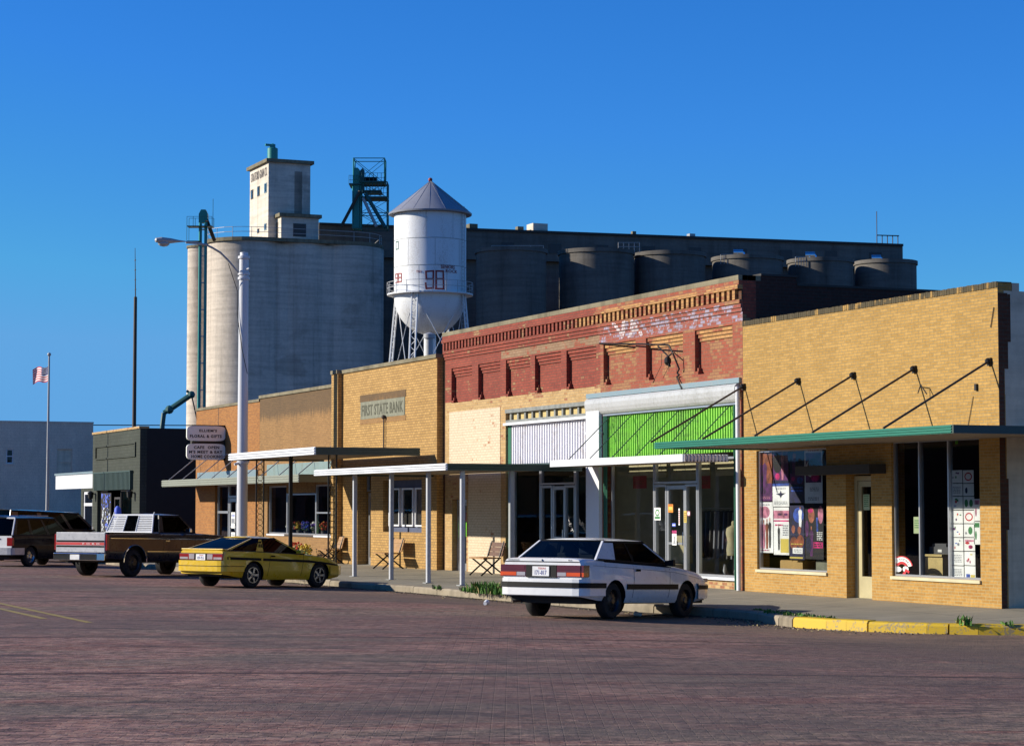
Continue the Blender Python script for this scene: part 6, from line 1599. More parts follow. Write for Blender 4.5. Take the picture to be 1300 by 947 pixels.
    def underbody(s, z0=.2, z1=.62, inset=.26):
        mb = MB(); w_ = max(w for _, w in s.Wt) - inset
        mb.box(s.x0 + .12, s.x1 - .12, -w_, w_, z0, z1)
        W_ = max(w for _, w in s.Wt) - .06
        r = s.arch[0] + .05
        mb.box(r, s.wb - r, -W_, W_, z0 + .03, z1 - .1)
        if s.x0 + .1 < -r: mb.box(s.x0 + .1, -r, -W_ + .08, W_ - .08, z0 + .1, z1 - .1)
        mb.box(s.wb + r, s.x1 - .1, -W_ + .08, W_ - .08, z0 + .05, z1 - .1)
        mb.build('underbody', 'underbody', s.root, local=True)
    def strip(s, mb, x0, x1, z0, z1, off, m=0, sides=(-1, 1), n=14):
        f0 = z0 if callable(z0) else (lambda x: z0); f1 = z1 if callable(z1) else (lambda x: z1)
        for sg in sides:
            for k in range(n):
                a, b_ = x0 + (x1 - x0) * k / n, x0 + (x1 - x0) * (k + 1) / n
                def P(x, z, o): return (x, sg * (s.hw(x, z) + o), z)
                A = [P(a, f0(a), off), P(b_, f0(b_), off), P(b_, f1(b_), off), P(a, f1(a), off)]; B = [P(a, f0(a), -.01), P(b_, f0(b_), -.01), P(b_, f1(b_), -.01), P(a, f1(a), -.01)]
                mb.hexa(B, A, m) if False else mb.add(A + B, [(0, 1, 2, 3), (0, 4, 5, 1), (3, 2, 6, 7)] if sg < 0 else [(3, 2, 1, 0), (1, 5, 4, 0), (7, 6, 2, 3)], m)
            for x in (x0, x1):
                q = [(x, sg * (s.hw(x, f0(x)) + off), f0(x)), (x, sg * (s.hw(x, f0(x)) - .01), f0(x)), (x, sg * (s.hw(x, f1(x)) - .01), f1(x)), (x, sg * (s.hw(x, f1(x)) + off), f1(x))]; mb.poly(q)
                mb.m[-1] = m
        return mb
    def wrap(s, mb, xs, z0, z1, off, m=0, end=-1, bow=.05, thick=None, ext=0.0):
        """band that runs from xs round the end of the body (plan outline of the body, pushed out by off)"""
        xe = s.x0 if end < 0 else s.x1; zm = (z0 + z1) / 2; P = []
        n = 8
        for k in range(n + 1):
            x = xs + (xe - xs) * k / n; P.append((x, -(s.hw(x, zm) + off)))
        we = s.hw(xe, zm)
        Q = []
        for k in range(1, 12):
            y = -we + 2 * we * k / 12; Q.append((xe + end * (off + ext + bow * (1 - (y / we) ** 2)), y))
        Rr = [(x, -y) for x, y in P[::-1]]
        P[-1] = (xe, -(we + off)); Rr[0] = (xe, we + off)
        P.append((xe + end * (off + ext) * .8, -(we - .01))); Rr.insert(0, (xe + end * (off + ext) * .8, we - .01))
        L = P + Q + Rr; th = thick or (off + .05)
        for i in range(len(L) - 1):
            (xa, ya), (xb_, yb_) = L[i], L[i + 1]; ia, ib = (xa - end * th if abs(ya) < we else xa, ya * .93), (xb_ - end * th if abs(yb_) < we else xb_, yb_ * .93)
            mb.add([(xa, ya, z0), (xb_, yb_, z0), (xb_, yb_, z1), (xa, ya, z1), (ia[0], ia[1], z0), (ib[0], ib[1], z0), (ib[0], ib[1], z1), (ia[0], ia[1], z1)], [(0, 1, 2, 3), (0, 4, 5, 1), (3, 2, 6, 7)] if end > 0 else [(3, 2, 1, 0), (1, 5, 4, 0), (7, 6, 2, 3)], m)
        return mb
    def greenhouse(s, rb, rt, ft, fb, wb, wt, paint, glassm, pillars, roofcrown=.035, frame=.035, rear_frame=True, rearw=None):
        """rb, rt, ft, fb = (x, z) of rear base, rear roof, front roof, front base; wb/wt half widths"""
        root = s.root
        def side(u, v, sg, off=0.0):      # u 0 rear ..1 front, v 0 base .. 1 roof
            x0, z0 = rb[0] + (rt[0] - rb[0]) * v, rb[1] + (rt[1] - rb[1]) * v
            x1, z1 = fb[0] + (ft[0] - fb[0]) * v, fb[1] + (ft[1] - fb[1]) * v
            return Vector((x0 + (x1 - x0) * u, sg * (wb + (wt - wb) * v + off), z0 + (z1 - z0) * u))
        # glass panes
        for sg, nm in ((-1, 'side_window'), (1, 'side_window')):
            q = [side(0, 0, sg), side(1, 0, sg), side(1, 1, sg), side(0, 1, sg)]
            MB().poly(q if sg < 0 else q[::-1]).build(nm, glassm, root, local=True)
        rw_ = rearw or wb
        mb = MB(); n = 6
        for (A, B, end, nm) in ((rb, rt, -1, 'rear_window'), (fb, ft, 1, 'windscreen')):
            mb = MB(); n = 8
            for k in range(n):
                for l in range(3):
                    def g(kk, ll):
                        v = ll / 3; y = (-1 + 2 * kk / n); w_ = wb + (wt - wb) * v
                        return (A[0] + (B[0] - A[0]) * v + end * .05 * (1 - y * y), y * w_, A[1] + (B[1] - A[1]) * v)
                    q = [g(k, l), g(k + 1, l), g(k + 1, l + 1), g(k, l + 1)]; mb.poly(q if end > 0 else q[::-1])
            w_ = mb.build(nm, glassm, root, local=True, smooth=60)
            fm = MB()
            def bar(P, Q, wd):
                P, Q = Vector(P), Vector(Q); fm.tube(P, Q, wd, n=6)
            fr_ = [g(0, 0), g(0, 3), g(n, 3), g(n, 0)]
            for k in range(n): bar(g(k, 0), g(k + 1, 0), .013); bar(g(k, 3), g(k + 1, 3), .013)
            if end > 0: bar(fr_[0], fr_[1], .010); bar(fr_[2], fr_[3], .010)
            fm.build('seal', 'car_black', w_, local=True)
        # roof
        mb = MB(); nx, ny = 6, 10
        L_ = ft[0] - rt[0]
        def rp(i, j):
            u, y = i / nx, -1 + 2 * j / ny
            e = .05 * (1 - y * y)
            x = rt[0] - e + (L_ + 2 * e) * u; z = rt[1] + (ft[1] - rt[1]) * u + roofcrown * (1 - y * y) + .02 * (1 - (2 * u - 1) ** 2) * (1 - abs(y) ** 3)
            return (x, y * (wt + .008), z)
        for i in range(nx):
            for j in range(ny): mb.poly([rp(i, j), rp(i + 1, j), rp(i + 1, j + 1), rp(i, j + 1)])
        for j in range(ny):
            for i, end in ((0, 1), (nx, 0)):
                a, b_ = rp(i, j), rp(i, j + 1); q = [a, b_, (b_[0], b_[1], b_[2] - .03), (a[0], a[1], a[2] - .03)]; mb.poly(q if not end else q[::-1])
        for i in range(nx):
            for j, end in ((0, 1), (ny, 0)):
                a, b_ = rp(i, j), rp(i + 1, j); q = [a, b_, (b_[0], b_[1], b_[2] - .03), (a[0], a[1], a[2] - .03)]; mb.poly(q if end else q[::-1])
        mb.build('roof', paint, root, local=True, smooth=45)
        # pillars: (u0 bottom, u1 bottom, u0 top, u1 top, material)
        for pl in pillars:
            a, b_, c, d = pl[:4]; mat = pl[4] if len(pl) > 4 else paint
            for sg in (-1, 1):
                o, i_ = .007, -.03
                B4 = [side(a, -.03, sg, i_), side(b_, -.03, sg, i_), side(b_, -.03, sg, o), side(a, -.03, sg, o)]; T4 = [side(c, 1.0, sg, i_), side(d, 1.0, sg, i_), side(d, 1.0, sg, o), side(c, 1.0, sg, o)]
                MB().hexa(B4, T4).build('pillar', mat, root, local=True)
        for sg in (-1, 1):
            mb = MB()
            for v0, v1 in ((.9, 1.0), (-.04, .05)):
                mb.hexa([side(0, v0, sg, -.02), side(1, v0, sg, -.02), side(1, v0, sg, .009), side(0, v0, sg, .009)], [side(0, v1, sg, -.02), side(1, v1, sg, -.02), side(1, v1, sg, .009), side(0, v1, sg, .009)])
            mb.build('window_trim', 'car_black', root, local=True)
        return side
    def wheels(s, r, w_, track, rimmat, spokes=0, hub='rim_dark'):
        for xc in (0, s.wb):
            for sg in (-1, 1):
                t = MB(); y0, y1 = -w_ / 2, w_ / 2
                t.lathe((0, 0, 0), [(r * .62, y0), (r * .66, y0 - .0), (r * .93, y0 + .008), (r, y0 + .035), (r, y1 - .035), (r * .93, y1 - .008), (r * .66, y1), (r * .62, y1)], 36, 0, 'y')
                t.lathe((0, 0, 0), [(r * .3, y0 + .05), (r * .3, y1 - .05)], 12, 0, 'y', True)
                wh = t.build('wheel', 'tyre', s.root, local=True, smooth=40); wh.location = (xc, sg * (track - w_ / 2), r)
                rm = MB(); o = sg * (w_ / 2)
                pr = [(r * .64, o), (r * .60, o - sg * .012), (r * .56, o - sg * .05), (r * .30, o - sg * (.045 if spokes else .02)), (r * .20, o - sg * .015), (r * .17, o - sg * .0), (0, o - sg * .002)]
                rm.lathe((0, 0, 0), pr, 32, 0, 'y'); rim = rm.build('rim', rimmat if not spokes else 'rim_dark', wh, local=True, smooth=40)
                if spokes:
                    sp_ = MB()
                    for k in range(spokes):
                        a = 2 * pi * k / spokes; ca, sa = cos(a), sin(a); n_ = Vector((-sa, 0, ca)) * r * .09; n2 = n_ * .8
                        p_ = Vector((ca * r * .16, o - sg * .004, sa * r * .16)); q_ = Vector((ca * r * .62, o - sg * .006, sa * r * .62)); dd_ = Vector((0, -sg * .02, 0))
                        sp_.hexa([p_ - n2 + dd_, q_ - n_ + dd_, q_ + n_ + dd_, p_ + n2 + dd_], [p_ - n2, q_ - n_, q_ + n_, p_ + n2])
                    sp_.lathe((0, 0, 0), [(r * .66, o), (r * .58, o - sg * .0), (r * .57, o - sg * .02)], 32, 0, 'y'); sp_.lathe((0, 0, 0), [(r * .2, o - sg * .003), (0, o + sg * .006)], 16, 0, 'y')
                    sp_.build('spoke', rimmat, rim, local=True)
                else:
                    h_ = MB()
                    for k in range(10):
                        a = 2 * pi * k / 10; h_.ball((cos(a) * r * .43, o - sg * .03, sin(a) * r * .43), r * .06, n=6, sq=(1, .3, 1))
                    h_.build('vent_hole', 'car_black', rim, local=True)
    def seams(s, xs_, z0, z1, wd=.006):
        mb = MB()
        for x in xs_:
            if isinstance(x, tuple): x0_, x1_ = x
            else: x0_ = x1_ = x
            n = 8
            for sg in (-1, 1):
                for k in range(n):
                    za, zb = z0 + (z1 - z0) * k / n, z0 + (z1 - z0) * (k + 1) / n; xa_, xb_ = x0_ + (x1_ - x0_) * k / n, x0_ + (x1_ - x0_) * (k + 1) / n
                    q = [(xa_ - wd, sg * (s.hw(xa_, za) + .002), za), (xa_ + wd, sg * (s.hw(xa_, za) + .002), za), (xb_ + wd, sg * (s.hw(xb_, zb) + .002), zb), (xb_ - wd, sg * (s.hw(xb_, zb) + .002), zb)]
                    mb.poly(q if sg < 0 else q[::-1])
        mb.build('door_seam', 'car_black', s.root, local=True)
    def mirror(s, x, z, mat, w0):
        for sg in (-1, 1):
            y = sg * w0
            MB().hexa([(x - .05, y, z), (x + .06, y, z), (x + .05, y + sg * .17, z), (x - .05, y + sg * .17, z)], [(x - .05, y, z + .09), (x + .02, y, z + .09), (x + .02, y + sg * .17, z + .11), (x - .05, y + sg * .17, z + .11)]).build('mirror', mat, s.root, local=True, bevel=.01)
    def handle(s, x, z, mat='car_black', l=.16):
        for sg in (-1, 1):
            y = sg * (s.hw(x, z) + .004); MB().box(x, x + l, y - .01, y + .012 * sg + .002, z, z + .035).build('handle', mat, s.root, local=True)

def place_rr(px_, py_, beta, wb, tw):
    z = 0
    for _ in range(12): P_ = onZ(px_, py_, z); z = zroad(P_.y)
    h = FWH * cos(beta) + RT * sin(beta); left = Vector((-h.y, h.x, 0))
    c = Vector((P_.x, P_.y, 0)) + left * tw; f = c + h * wb; zr, zf = zroad(c.y), zroad(f.y) + .0
    return (c.x, c.y, zr), math.atan2(h.y, h.x), math.atan2(zf - zr, wb)
def plate(mb_parent, x, w_, z0, z1, s1, s2, name='number_plate'):
    p = MB().box(x - .012, x, -w_, w_, z0, z1).build(name, 'plate_white', mb_parent, local=True)
    f = lambda u0, v0: (lambda u, v, t: (x - .0125 - t, w_ - .02 - (u0 + u), z0 + v0 + v))
    MB().text(s2, f(.03, .02), 2 * w_ - .10, (z1 - z0) * .48, 0, .002, 1.1, .02).build('plate_number', 'plate_blue', p, local=True)
    MB().text(s1, f(w_ * .55, (z1 - z0) * .70), w_ * .95, (z1 - z0) * .2, 0, .002, 1.1, .02).build('plate_state', 'plate_red', p, local=True)

# ---- white two door coupe
loc, rz_, pit = place_rr(773, 786.5, radians(34), 2.46 * 1.05, .72 * 1.05)
wcar = thing('parked_car', 'white two door coupe with a black bumper strip parked nose to the kerb', 'car', loc, rz_, 'vehicles angle parked along the kerb', -pit)
wcar.scale = (1.05, 1.05, 1.05)
C = Car(wcar, -.97, 3.38, [(-.97, .775), (-.93, .80), (-.85, .825), (-.5, .845), (0, .85), (1.2, .85), (2.5, .84), (3.1, .80), (3.3, .75), (3.38, .68)],
        [(-.97, .955), (-.90, .965), (0, .935), (1.2, .895), (2.0, .865), (2.9, .765), (3.25, .68), (3.38, .60)],
        [(-.97, .37), (-.5, .31), (.4, .27), (2.0, .26), (2.9, .28), (3.38, .33)],
        [(-.97, .035), (-.45, .055), (.1, .03), (1.9, .03), (2.3, .06), (3.2, .05), (3.38, .03)], 2.46, (.355, .30), (-.30, 1.98))
C.body(['car_white', 'car_black'])
C.underbody(.25, .60, .16)
sd = C.greenhouse((-.50, .99), (-.06, 1.305), (1.18, 1.315), (1.95, .91), .785, .64, 'car_white', 'car_glass',
             [(-.02, .23, -.03, .21), (.46, .49, .48, .51, 'car_black'), (.97, 1.0, .94, 1.0)])
C.wheels(.305, .19, .80, 'rim_dark')
mb = MB(); C.wrap(mb, -.36, .385, .66, .030, 0, -1, .035, .1, .03); mb.build('rear_bumper', 'car_white', wcar, local=True, smooth=40)
mb = MB(); C.wrap(mb, -.362, .515, .60, .046, 0, -1, .035, .05, .03); C.strip(mb, .36, 2.10, .495, .585, .016, 0); C.wrap(mb, 2.83, .495, .57, .046, 0, 1, .06, .05, .03)
mb.build('rub_strip', 'car_black', wcar, local=True)
mb = MB(); C.wrap(mb, 2.84, .33, .60, .030, 0, 1, .06, .1, .03); mb.build('front_bumper', 'car_white', wcar, local=True, smooth=40)
MB().box(-1.0, -.96, -.30, .30, .675, .885).build('plate_recess', 'car_black', wcar, local=True)
plate(wcar, -1.003, .165, .70, .86, 'TEXAS', '171-017')
for sg in (-1, 1):
    l = MB().box(-.995, -.93, sg * .30, sg * .772, .69, .885).build('tail_lamp', 'lamp_smoked_red', wcar, local=True, bevel=.006)
    MB().box(-.999, -.99, sg * .33, sg * .765, .81, .872).build('upper_lens', 'lamp_smoked_red', l, local=True)
    MB().box(-1.001, -.99, sg * .50, sg * .768, .705, .765).build('indicator', 'lamp_amber' if True else '', l, local=True)
    MB().box(-1.001, -.99, sg * .32, sg * .49, .705, .765).build('reversing_lens', 'lamp_clear', l, local=True)
    MB().box(-.985, -.80, sg * (C.hw(-.88, .78) - .035), sg * (C.hw(-.85, .78) + .006), .69, .885).build('side_lens', 'lamp_smoked_red', l, local=True)
    MB().box(-.986, -.84, sg * (C.hw(-.88, .78) - .034), sg * (C.hw(-.85, .78) + .010), .70, .765).build('side_indicator', 'lamp_amber', l, local=True)
    MB().box(3.27, 3.40, sg * .45, sg * .72, .62, .69).build('headlamp', 'lamp_clear', wcar, local=True)
MB().box(-.975, -.955, -.74, .74, .93, .945).build('boot_seam', 'car_black', wcar, local=True)
mb = MB(); mb.text('SUNDANCE', lambda u, v, t: (-.975 - t, .68 - u, .955 + v), .22, .018, 0, .002)
mb.text('RS', lambda u, v, t: (-.975 - t, -.52 - u, .955 + v), .07, .02, 0, .002); mb.lathe((-.976, 0, .965), [(.018, -.001), (.018, .001)], 5, 0, 'y', True)
mb.build('boot_badge', 'rim_dark', wcar, local=True)
C.seams([(.56, .62), (1.78, 1.86)], .29, .86); C.handle(.66, .80)
mb = MB(); C.strip(mb, -.9, 3.2, lambda x: C.belt(x) - .075, lambda x: C.belt(x) - .068, .003, 0); mb.build('pinstripe', 'ink_grey', wcar, local=True)
C.mirror(1.72, .90, 'mural_blue' if False else 'car_black', .82)
for x in (.55, 1.15):
    for y in (-.36, .36):
        st = MB().box(x, x + .48, y - .24, y + .24, .45, .62).build('seat', 'seat_cloth', wcar, local=True, bevel=.03)
        MB().hexa([(x - .05, y - .23, .6), (x + .07, y - .23, .6), (x + .07, y + .23, .6), (x - .05, y + .23, .6)], [(x - .22, y - .2, 1.10), (x - .12, y - .2, 1.10), (x - .12, y + .2, 1.10), (x - .22, y + .2, 1.10)]).build('seat_back', 'seat_cloth', st, local=True, bevel=.03)
        if x > 1: MB().box(x - .24, x - .14, y - .12, y + .12, 1.08, 1.22).build('headrest', 'headrest_blue', st, local=True, bevel=.03)
MB().box(-.35, .2, -.6, .6, .935, .965).build('parcel_shelf', 'car_black', wcar, local=True)
MB().lathe((1.72, .36, .88), [(.17, -.01), (.18, 0), (.17, .01)], 20).build('steering_wheel', 'car_black', wcar, local=True)
MB().tube((-1.08, .52, .27), (-.7, .5, .28), .022).build('exhaust_pipe', 'rust_steel', wcar, local=True)

# ---- yellow hatchback coupe
loc, rz_, pit = place_rr(317, 746, radians(38), 2.435 * .955, .72 * .955)
yc = thing('parked_car', 'yellow hatchback coupe with a black side stripe and dark glass', 'car', loc, rz_, 'vehicles angle parked along the kerb', -pit)
yc.scale = (.955, .955, .955)
C = Car(yc, -1.0, 3.35, [(-1.0, .77), (-.95, .80), (-.85, .825), (-.45, .85), (-.30, .865), (.30, .865), (.45, .84), (1.2, .835), (2.0, .84), (2.14, .86), (2.74, .855), (3.0, .81), (3.25, .76), (3.35, .70)],
        [(-1.0, .90), (-.9, .905), (0, .90), (1.2, .86), (2.0, .83), (2.9, .72), (3.25, .62), (3.35, .54)],
        [(-1.0, .33), (-.5, .26), (.4, .20), (2.0, .20), (2.9, .22), (3.35, .28)],
        [(-1.0, .02), (-.45, .03), (.1, .03), (1.9, .02), (2.3, .05), (3.2, .04), (3.35, .02)], 2.435, (.365, .31), (-.8, 1.9))
C.body(['car_yellow', 'car_black']); C.underbody(.27, .55)
C.greenhouse((-.86, .925), (.20, 1.245), (.98, 1.255), (1.92, .85), .76, .57, 'car_yellow', 'dark_car_glass',
             [(-.02, .03, -.02, .05), (.36, .46, .30, .40), (.965, 1.0, .92, 1.0)])
C.wheels(.315, .21, .83, 'rim_silver', 5)
MB().box(-1.0, -.85, -.74, .74, .93, .965).build('rear_spoiler', 'car_yellow', yc, local=True, bevel=.012)
mb = MB(); C.wrap(mb, -.37, .40, .665, .028, 0, -1, .03, .1, .05); mb.build('rear_bumper', 'car_yellow', yc, local=True, smooth=40)
mb = MB(); C.wrap(mb, -.372, .525, .54, .034, 0, -1, .03, .05, .05); C.strip(mb, -.9, 2.05, lambda x: .70 - .02 * (x + .9), lambda x: .765 - .02 * (x + .9), .006, 0); C.strip(mb, 2.05, 3.2, lambda x: .64 - .07 * (x - 2.05), lambda x: .70 - .08 * (x - 2.05), .006, 0)
mb.build('side_stripe', 'car_black', yc, local=True)
mb = MB(); C.wrap(mb, 2.82, .32, .56, .028, 0, 1, .07, .1, .05); mb.build('front_bumper', 'car_yellow', yc, local=True, smooth=40)
MB().box(-1.02, -.98, -.76, .76, .67, .85).build('lamp_panel', 'car_black', yc, local=True)
for sg in (-1, 1):
    l = MB().box(-1.035, -.97, sg * .23, sg * .765, .69, .835).build('tail_lamp', 'lamp_red', yc, local=True, bevel=.006)
    MB().box(-1.038, -1.03, sg * .23, sg * .42, .70, .825).build('reversing_lens', 'lamp_clear', l, local=True)
    MB().box(-1.038, -1.03, sg * .46, sg * .74, .70, .752).build('lower_lens', 'lamp_clear', l, local=True)
plate(yc, -1.028, .165, .675, .825, 'TEXAS', '459-YLG')
C.seams([(.50, .62), (1.72, 1.86)], .24, .84); C.handle(.62, .775)
C.mirror(1.62, .87, 'car_yellow', .80)
for sg in (-1, 1):
    for k in range(3): MB().box(.30 + k * .07, .34 + k * .07, sg * .70, sg * .705, .98, 1.10).build('quarter_vent', 'car_black', yc, local=True)
    MB().box(2.78, 3.1, sg * .38, sg * .68, .705, .725).build('pop_up_lamp', 'car_yellow', yc, local=True)

# ---- pickup with louvred cab guard
loc, rz_, pit = place_rr(165, 732, radians(32), 3.35, .80)
pk = thing('pickup_truck', 'brown and black pickup with silver tailgate and louvred cab guard', 'pickup truck', loc, rz_, 'vehicles angle parked along the kerb', -pit)
bs = (-1.15, 1.05)
C = Car(pk, -1.12, 4.25, [(-1.12, .93), (-1.05, .96), (0, .98), (3.0, .98), (3.9, .95), (4.25, .88)],
        [(-1.12, 1.20), (1.05, 1.20), (2.6, 1.19), (4.0, 1.12), (4.25, 1.02)], [(-1.12, .50), (-.5, .47), (.6, .44), (2.8, .44), (4.25, .50)],
        [(-1.12, .0), (1.04, .0), (1.06, .04), (2.7, .05), (3.9, .06), (4.25, .03)], 3.35, (.46, .40), (-1.10, 1.03, True), [(0, .95), (.12, .98), (.3, 1), (.8, 1), (.93, .99), (1, .965)])
def pz(x, z):
    if z > 1.04: return 1
    if z > .70: return 0
    return 1
C.body(['car_brown', 'car_dark_blue'], pz, R=14)
C.underbody(.38, .62, .3)
mb = MB()
for sg in (-1, 1):
    mb.box(-1.11, 1.05, sg * .86, sg * .945, 1.195, 1.215); mb.box(-1.10, 1.04, sg * .85, sg * .86, .70, 1.195)
mb.box(-1.1, 1.04, -.85, .85, .68, .70); mb.box(1.03, 1.06, -.85, .85, .70, 1.20); mb.build('bed', 'car_black', pk, local=True)
tg = MB().box(-1.165, -1.11, -.90, .90, .66, 1.21).build('tailgate', 'car_silver', pk, local=True, bevel=.01)
MB().box(-1.172, -1.166, -.89, .89, .86, .935).build('red_band', 'ink_red', tg, local=True)
MB().box(-1.172, -1.166, -.88, .88, .945, .99).box(-1.171, -1.166, -.88, .88, .80, .845).build('band_trim', 'chrome', tg, local=True)
MB().text('FORD', lambda u, v, t: (-1.174 - t, -.10 - u, .875 + v), .62, .045, 0, .002, 1.8).build('tailgate_lettering', 'paper_white', tg, local=True)
for sg in (-1, 1): MB().box(-1.15, -1.06, sg * .905, sg * .975, .72, 1.16).build('tail_lamp', 'lamp_red', pk, local=True, bevel=.01)
bp = MB().slab([(-1.2, -.95, .44), (-1.2, .95, .44), (-1.36, .80, .44), (-1.36, -.80, .44)], (0, 0, .20)).build('rear_bumper', 'chrome', pk, local=True, bevel=.015)
MB().box(-1.375, -1.36, -.17, .17, .46, .60).build('number_plate', 'plate_white', bp, local=True)
mb = MB()
for xc in (0, 3.35):
    for sg in (-1, 1):
        P_ = [(xc + .475 * cos(a * pi / 14), sg * (C.hw(xc, .8) + .004), .40 + .475 * sin(a * pi / 14)) for a in range(15)]
        mb.path(P_, .018, 5)
C.strip(mb, -1.0, 4.1, 1.045, 1.062, .006, 0); C.strip(mb, .5, 2.85, .69, .705, .006, 0)
mb.build('chrome_trim', 'chrome', pk, local=True)
C.greenhouse((1.10, 1.22), (1.20, 1.72), (2.05, 1.73), (2.62, 1.24), .90, .76, 'car_brown', 'dark_car_glass', [(-.02, .10, -.02, .12, 'car_dark_blue'), (.95, 1.0, .92, 1.0, 'car_dark_blue')], .03)
C.wheels(.375, .23, .93, 'rim_dark')
C.seams([(1.18, 1.18), (2.5, 2.55)], .50, 1.18); C.handle(1.26, .98, 'chrome'); C.mirror(2.2, 1.25, 'chrome', .93)
gd = MB()
def gp_(y, z, o=0): return Vector((.80 + .18 * (z - 1.2) / .5 + o, y, z))
for sg in (-1, 1):
    gd.tube(gp_(sg * .86, 1.20), gp_(sg * .74, 1.74), .022).tube(gp_(sg * .24, 1.24), gp_(sg * .22, 1.70), .016)
gd.tube(gp_(-.74, 1.72), gp_(.74, 1.72), .022).tube(gp_(-.86, 1.23), gp_(.86, 1.23), .024)
for sg in (-1, 1):
    gd.tube(gp_(sg * .86, 1.20), gp_(sg * .86, 1.215) + Vector((.25, 0, 0)), .02)
gd.tube(gp_(.74, 1.72), gp_(.75, 1.80), .015).tube(gp_(-.74, 1.72), gp_(-.75, 1.80), .015)
for k in range(9):
    z = 1.275 + k * .05
    for sg in (-1, 1):
        w1 = .84 - .12 * (z - 1.2) / .5; a, b_ = gp_(sg * .24, z), gp_(sg * w1, z)
        gd.hexa([a - ZUP * .013, b_ - ZUP * .013, b_ + Vector((.035, 0, .0)), a + Vector((.035, 0, .0))], [a + ZUP * .013, b_ + ZUP * .013, b_ + Vector((.035, 0, .022)), a + Vector((.035, 0, .022))])
gd.build('cab_guard', 'white_metal', pk, local=True)

# ---- tan wagon at the left edge and dark van beyond it
loc, rz_, pit = place_rr(36, 719, radians(24), 2.75, .74)
sv = thing('parked_wagon', 'dark wagon with white tailgate and roof rails at the left edge', 'station wagon', loc, rz_, 'vehicles angle parked along the kerb', -pit)
C = Car(sv, -.95, 3.6, [(-.95, .80), (-.88, .84), (0, .86), (2.7, .86), (3.4, .80), (3.6, .72)], [(-.95, .98), (0, .99), (2.2, .96), (3.4, .84), (3.6, .72)], [(-.95, .36), (.5, .26), (2.2, .26), (3.6, .34)],
        [(-.95, .02), (2.0, .02), (2.4, .06), (3.6, .03)], 2.75, (.37, .31), (-.93, 2.2))
C.body(['car_tan', 'car_black']); C.underbody(.22, .6)
C.greenhouse((-.93, 1.0), (-.62, 1.56), (1.5, 1.58), (2.2, 1.0), .79, .66, 'car_tan', 'dark_car_glass', [(-.01, .06, -.01, .05), (.30, .345, .28, .325), (.60, .65, .60, .64), (.97, 1, .95, 1)])
MB().box(-.975, -.945, -.79, .79, .60, .98).build('tailgate', 'car_white', sv, local=True, bevel=.01)
mb = MB(); C.wrap(mb, -.4, .38, .60, .03, 0, -1, .03, .1, .04); mb.build('rear_bumper', 'car_silver', sv, local=True, smooth=40)
for sg in (-1, 1): MB().box(-.985, -.90, sg * .60, sg * .83, .66, .93).build('tail_lamp', 'lamp_red', sv, local=True, bevel=.01)
plate(sv, -.978, .165, .68, .82, 'TEXAS', '882-TXV')
MB().box(-.99, -.975, -.35, .35, .865, .90).build('handle_bar', 'car_black', sv, local=True)
for sg in (-1, 1): MB().tube((-.4, sg * .6, 1.63), (1.2, sg * .6, 1.64), .016).build('roof_rail', 'chrome', sv, local=True)
C.wheels(.32, .20, .82, 'rim_silver'); C.seams([.85, 1.85], .3, .95); C.handle(.95, .86); C.handle(1.95 - .3, .86, l=.14)
MB().path([(-.945, -.78, 1.0), (-.64, -.65, 1.555), (-.64, .65, 1.555), (-.945, .78, 1.0)], .03).build('tailgate_frame', 'car_white', sv, local=True)

loc, rz_, pit = place_rr(38, 712.5, radians(36), 3.1, .82)
vn = thing('parked_van', 'dark blue conversion van mostly hidden behind the dark wagon', 'van', loc, rz_, 'vehicles angle parked along the kerb', -pit)
C = Car(vn, -1.1, 4.0, [(-1.1, .88), (-1.0, .93), (0, .96), (3.2, .95), (3.8, .88), (4.0, .8)], [(-1.1, 1.16), (2.6, 1.15), (3.8, 1.04), (4.0, .95)], [(-1.1, .42), (.5, .34), (2.6, .34), (4.0, .42)], [(-1.1, .02), (2.6, .02), (3.0, .05), (4.0, .03)], 3.1, (.42, .36), (-1.08, 2.9))
C.body(['car_dark_blue', 'car_black']); C.underbody(.3, .7)
C.greenhouse((-1.08, 1.18), (-.92, 1.83), (2.3, 1.80), (3.05, 1.18), .90, .78, 'car_dark_blue', 'dark_car_glass', [(-.01, .10, -.01, .09), (.36, .42, .36, .42), (.70, .74, .70, .74), (.97, 1, .95, 1)])
mb = MB(); C.wrap(mb, -.5, .42, .60, .03, 0, -1, .03, .1, .05); mb.build('rear_bumper', 'chrome', vn, local=True, smooth=40)
for sg in (-1, 1): MB().box(-1.12, -1.05, sg * .76, sg * .92, .75, 1.12).build('tail_lamp', 'lamp_red', vn, local=True, bevel=.01)
C.wheels(.36, .22, .9, 'rim_silver'); C.seams([1.2, 2.3], .4, 1.1); C.mirror(2.75, 1.2, 'chrome', .93)
sp_ = MB().lathe((-1.2, .45, 1.25), [(.20, -.09), (.31, -.08), (.33, 0), (.31, .08), (.2, .09), (0, .08)], 20).build('spare_wheel', 'chrome', vn, local=True, smooth=50)
sp_.data.transform(Matrix.Translation((-1.2, .45, 1.25)) @ Matrix.Rotation(pi / 2, 4, 'Y') @ Matrix.Translation((1.2, -.45, -1.25)))

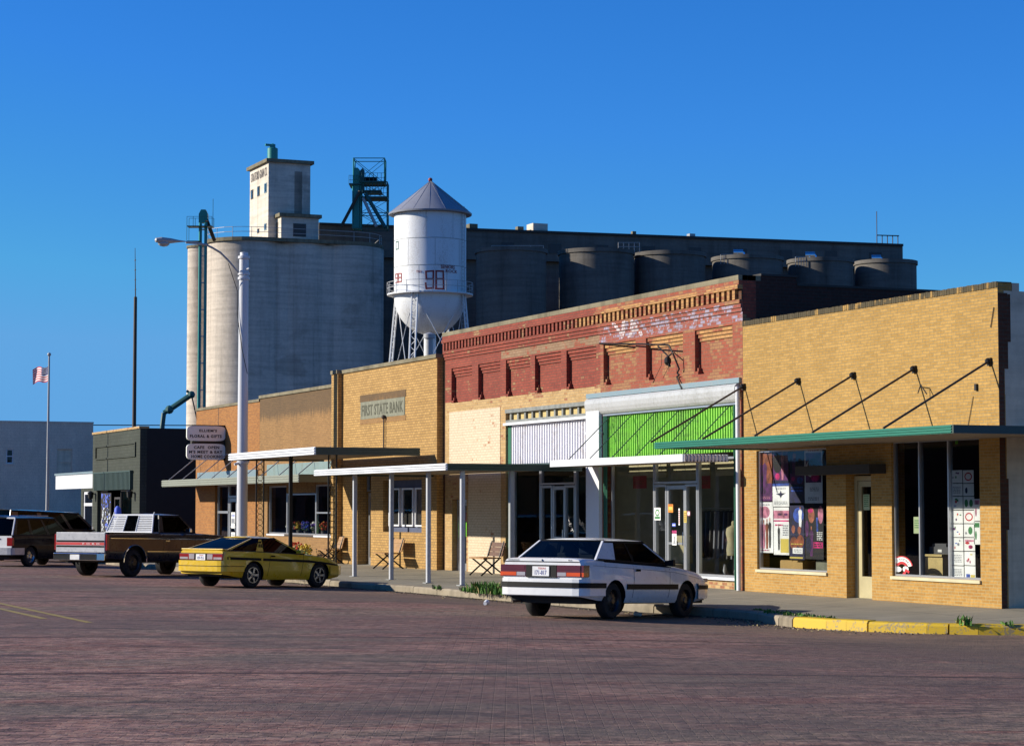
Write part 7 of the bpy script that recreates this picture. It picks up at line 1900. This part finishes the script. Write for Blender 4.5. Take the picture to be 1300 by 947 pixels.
def split_loose(o):
    """give every separate piece of a trim mesh an object of its own"""
    import bmesh
    me = o.data; n = len(me.vertices); par = list(range(n))
    key = {}
    for v in me.vertices:
        k = tuple(round(c, 4) for c in v.co); key.setdefault(k, v.index); par[v.index] = key[k]
    def find(a):
        while par[a] != a: par[a] = par[par[a]]; a = par[a]
        return a
    for p_ in me.polygons:
        r = find(p_.vertices[0])
        for v in p_.vertices[1:]: par[find(v)] = r
    groups = {}
    for p_ in me.polygons: groups.setdefault(find(p_.vertices[0]), []).append(p_.index)
    if len(groups) < 2: return
    for g_ in groups.values():
        nm = bpy.data.meshes.new(o.name.split('.')[0]); idx = {}; vs = []; fs = []
        for pi_ in g_:
            f = []
            for v in me.polygons[pi_].vertices:
                if v not in idx: idx[v] = len(vs); vs.append(tuple(me.vertices[v].co))
                f.append(idx[v])
            fs.append(f)
        nm.from_pydata(vs, [], fs)
        for m_ in me.materials: nm.materials.append(m_)
        c = bpy.data.objects.new(o.name.split('.')[0], nm); COL.objects.link(c); c.parent = o.parent
    bpy.data.objects.remove(o)
for o in [o for o in bpy.data.objects if o.type == 'MESH' and o.name.split('.')[0] in ('rub_strip', 'pinstripe', 'side_stripe', 'chrome_trim')]: split_loose(o)

# =================================================================== LIGHT, SKY, CAMERA
AZ, EL = radians(26), math.atan(.446 * cos(radians(26)))
to_sun = Vector((-sin(AZ) * cos(EL), -cos(AZ) * cos(EL), sin(EL)))
sun = bpy.data.lights.new('sun', 'SUN'); sun.energy = 5.0; sun.angle = radians(.5); sun.color = (1, .93, .80)
so = bpy.data.objects.new('sun', sun); COL.objects.link(so); so.rotation_euler = to_sun.to_track_quat('Z', 'Y').to_euler(); so.location = (0, -30, 40)
w = bpy.data.worlds.new('World'); S.world = w; w.use_nodes = True; nt = w.node_tree
bg = nt.nodes['Background']
sky = nt.nodes.new('ShaderNodeTexSky'); sky.sky_type = 'NISHITA'; sky.sun_disc = False; sky.sun_elevation = EL
sky.sun_rotation = math.atan2(to_sun.x, to_sun.y); sky.air_density = 1.0; sky.dust_density = .25; sky.ozone_density = 4.0; sky.altitude = 1100
hs_ = nt.nodes.new('ShaderNodeHueSaturation'); hs_.inputs['Saturation'].default_value = 1.22
nt.links.new(sky.outputs[0], hs_.inputs['Color'])
SKY = .072
m1_ = mixc(nt, 1.0, hs_.outputs[0], (.52, 1.06, 1.62), 'MULTIPLY')
m2_ = mixc(nt, 1.0, m1_, (.088 / SKY, .275 / SKY, .55 / SKY), 'DARKEN')      # thin dry air: no glare band round the sun or along the horizon
nt.links.new(m2_, bg.inputs[0]); bg.inputs[1].default_value = SKY
cam = bpy.data.cameras.new('camera'); co = bpy.data.objects.new('camera', cam); COL.objects.link(co)
co.location = CAM; cam.sensor_width = 36; cam.lens = 36 * FPX / 1300; cam.clip_end = 6000; cam.clip_start = .1
co.rotation_euler = (pi / 2 + TILT, 0, pi / 2 - TH)
S.camera = co
S.render.engine = 'CYCLES'
S.view_settings.view_transform = 'Standard'; S.view_settings.look = 'None'; S.view_settings.gamma = 1; S.view_settings.exposure = .47
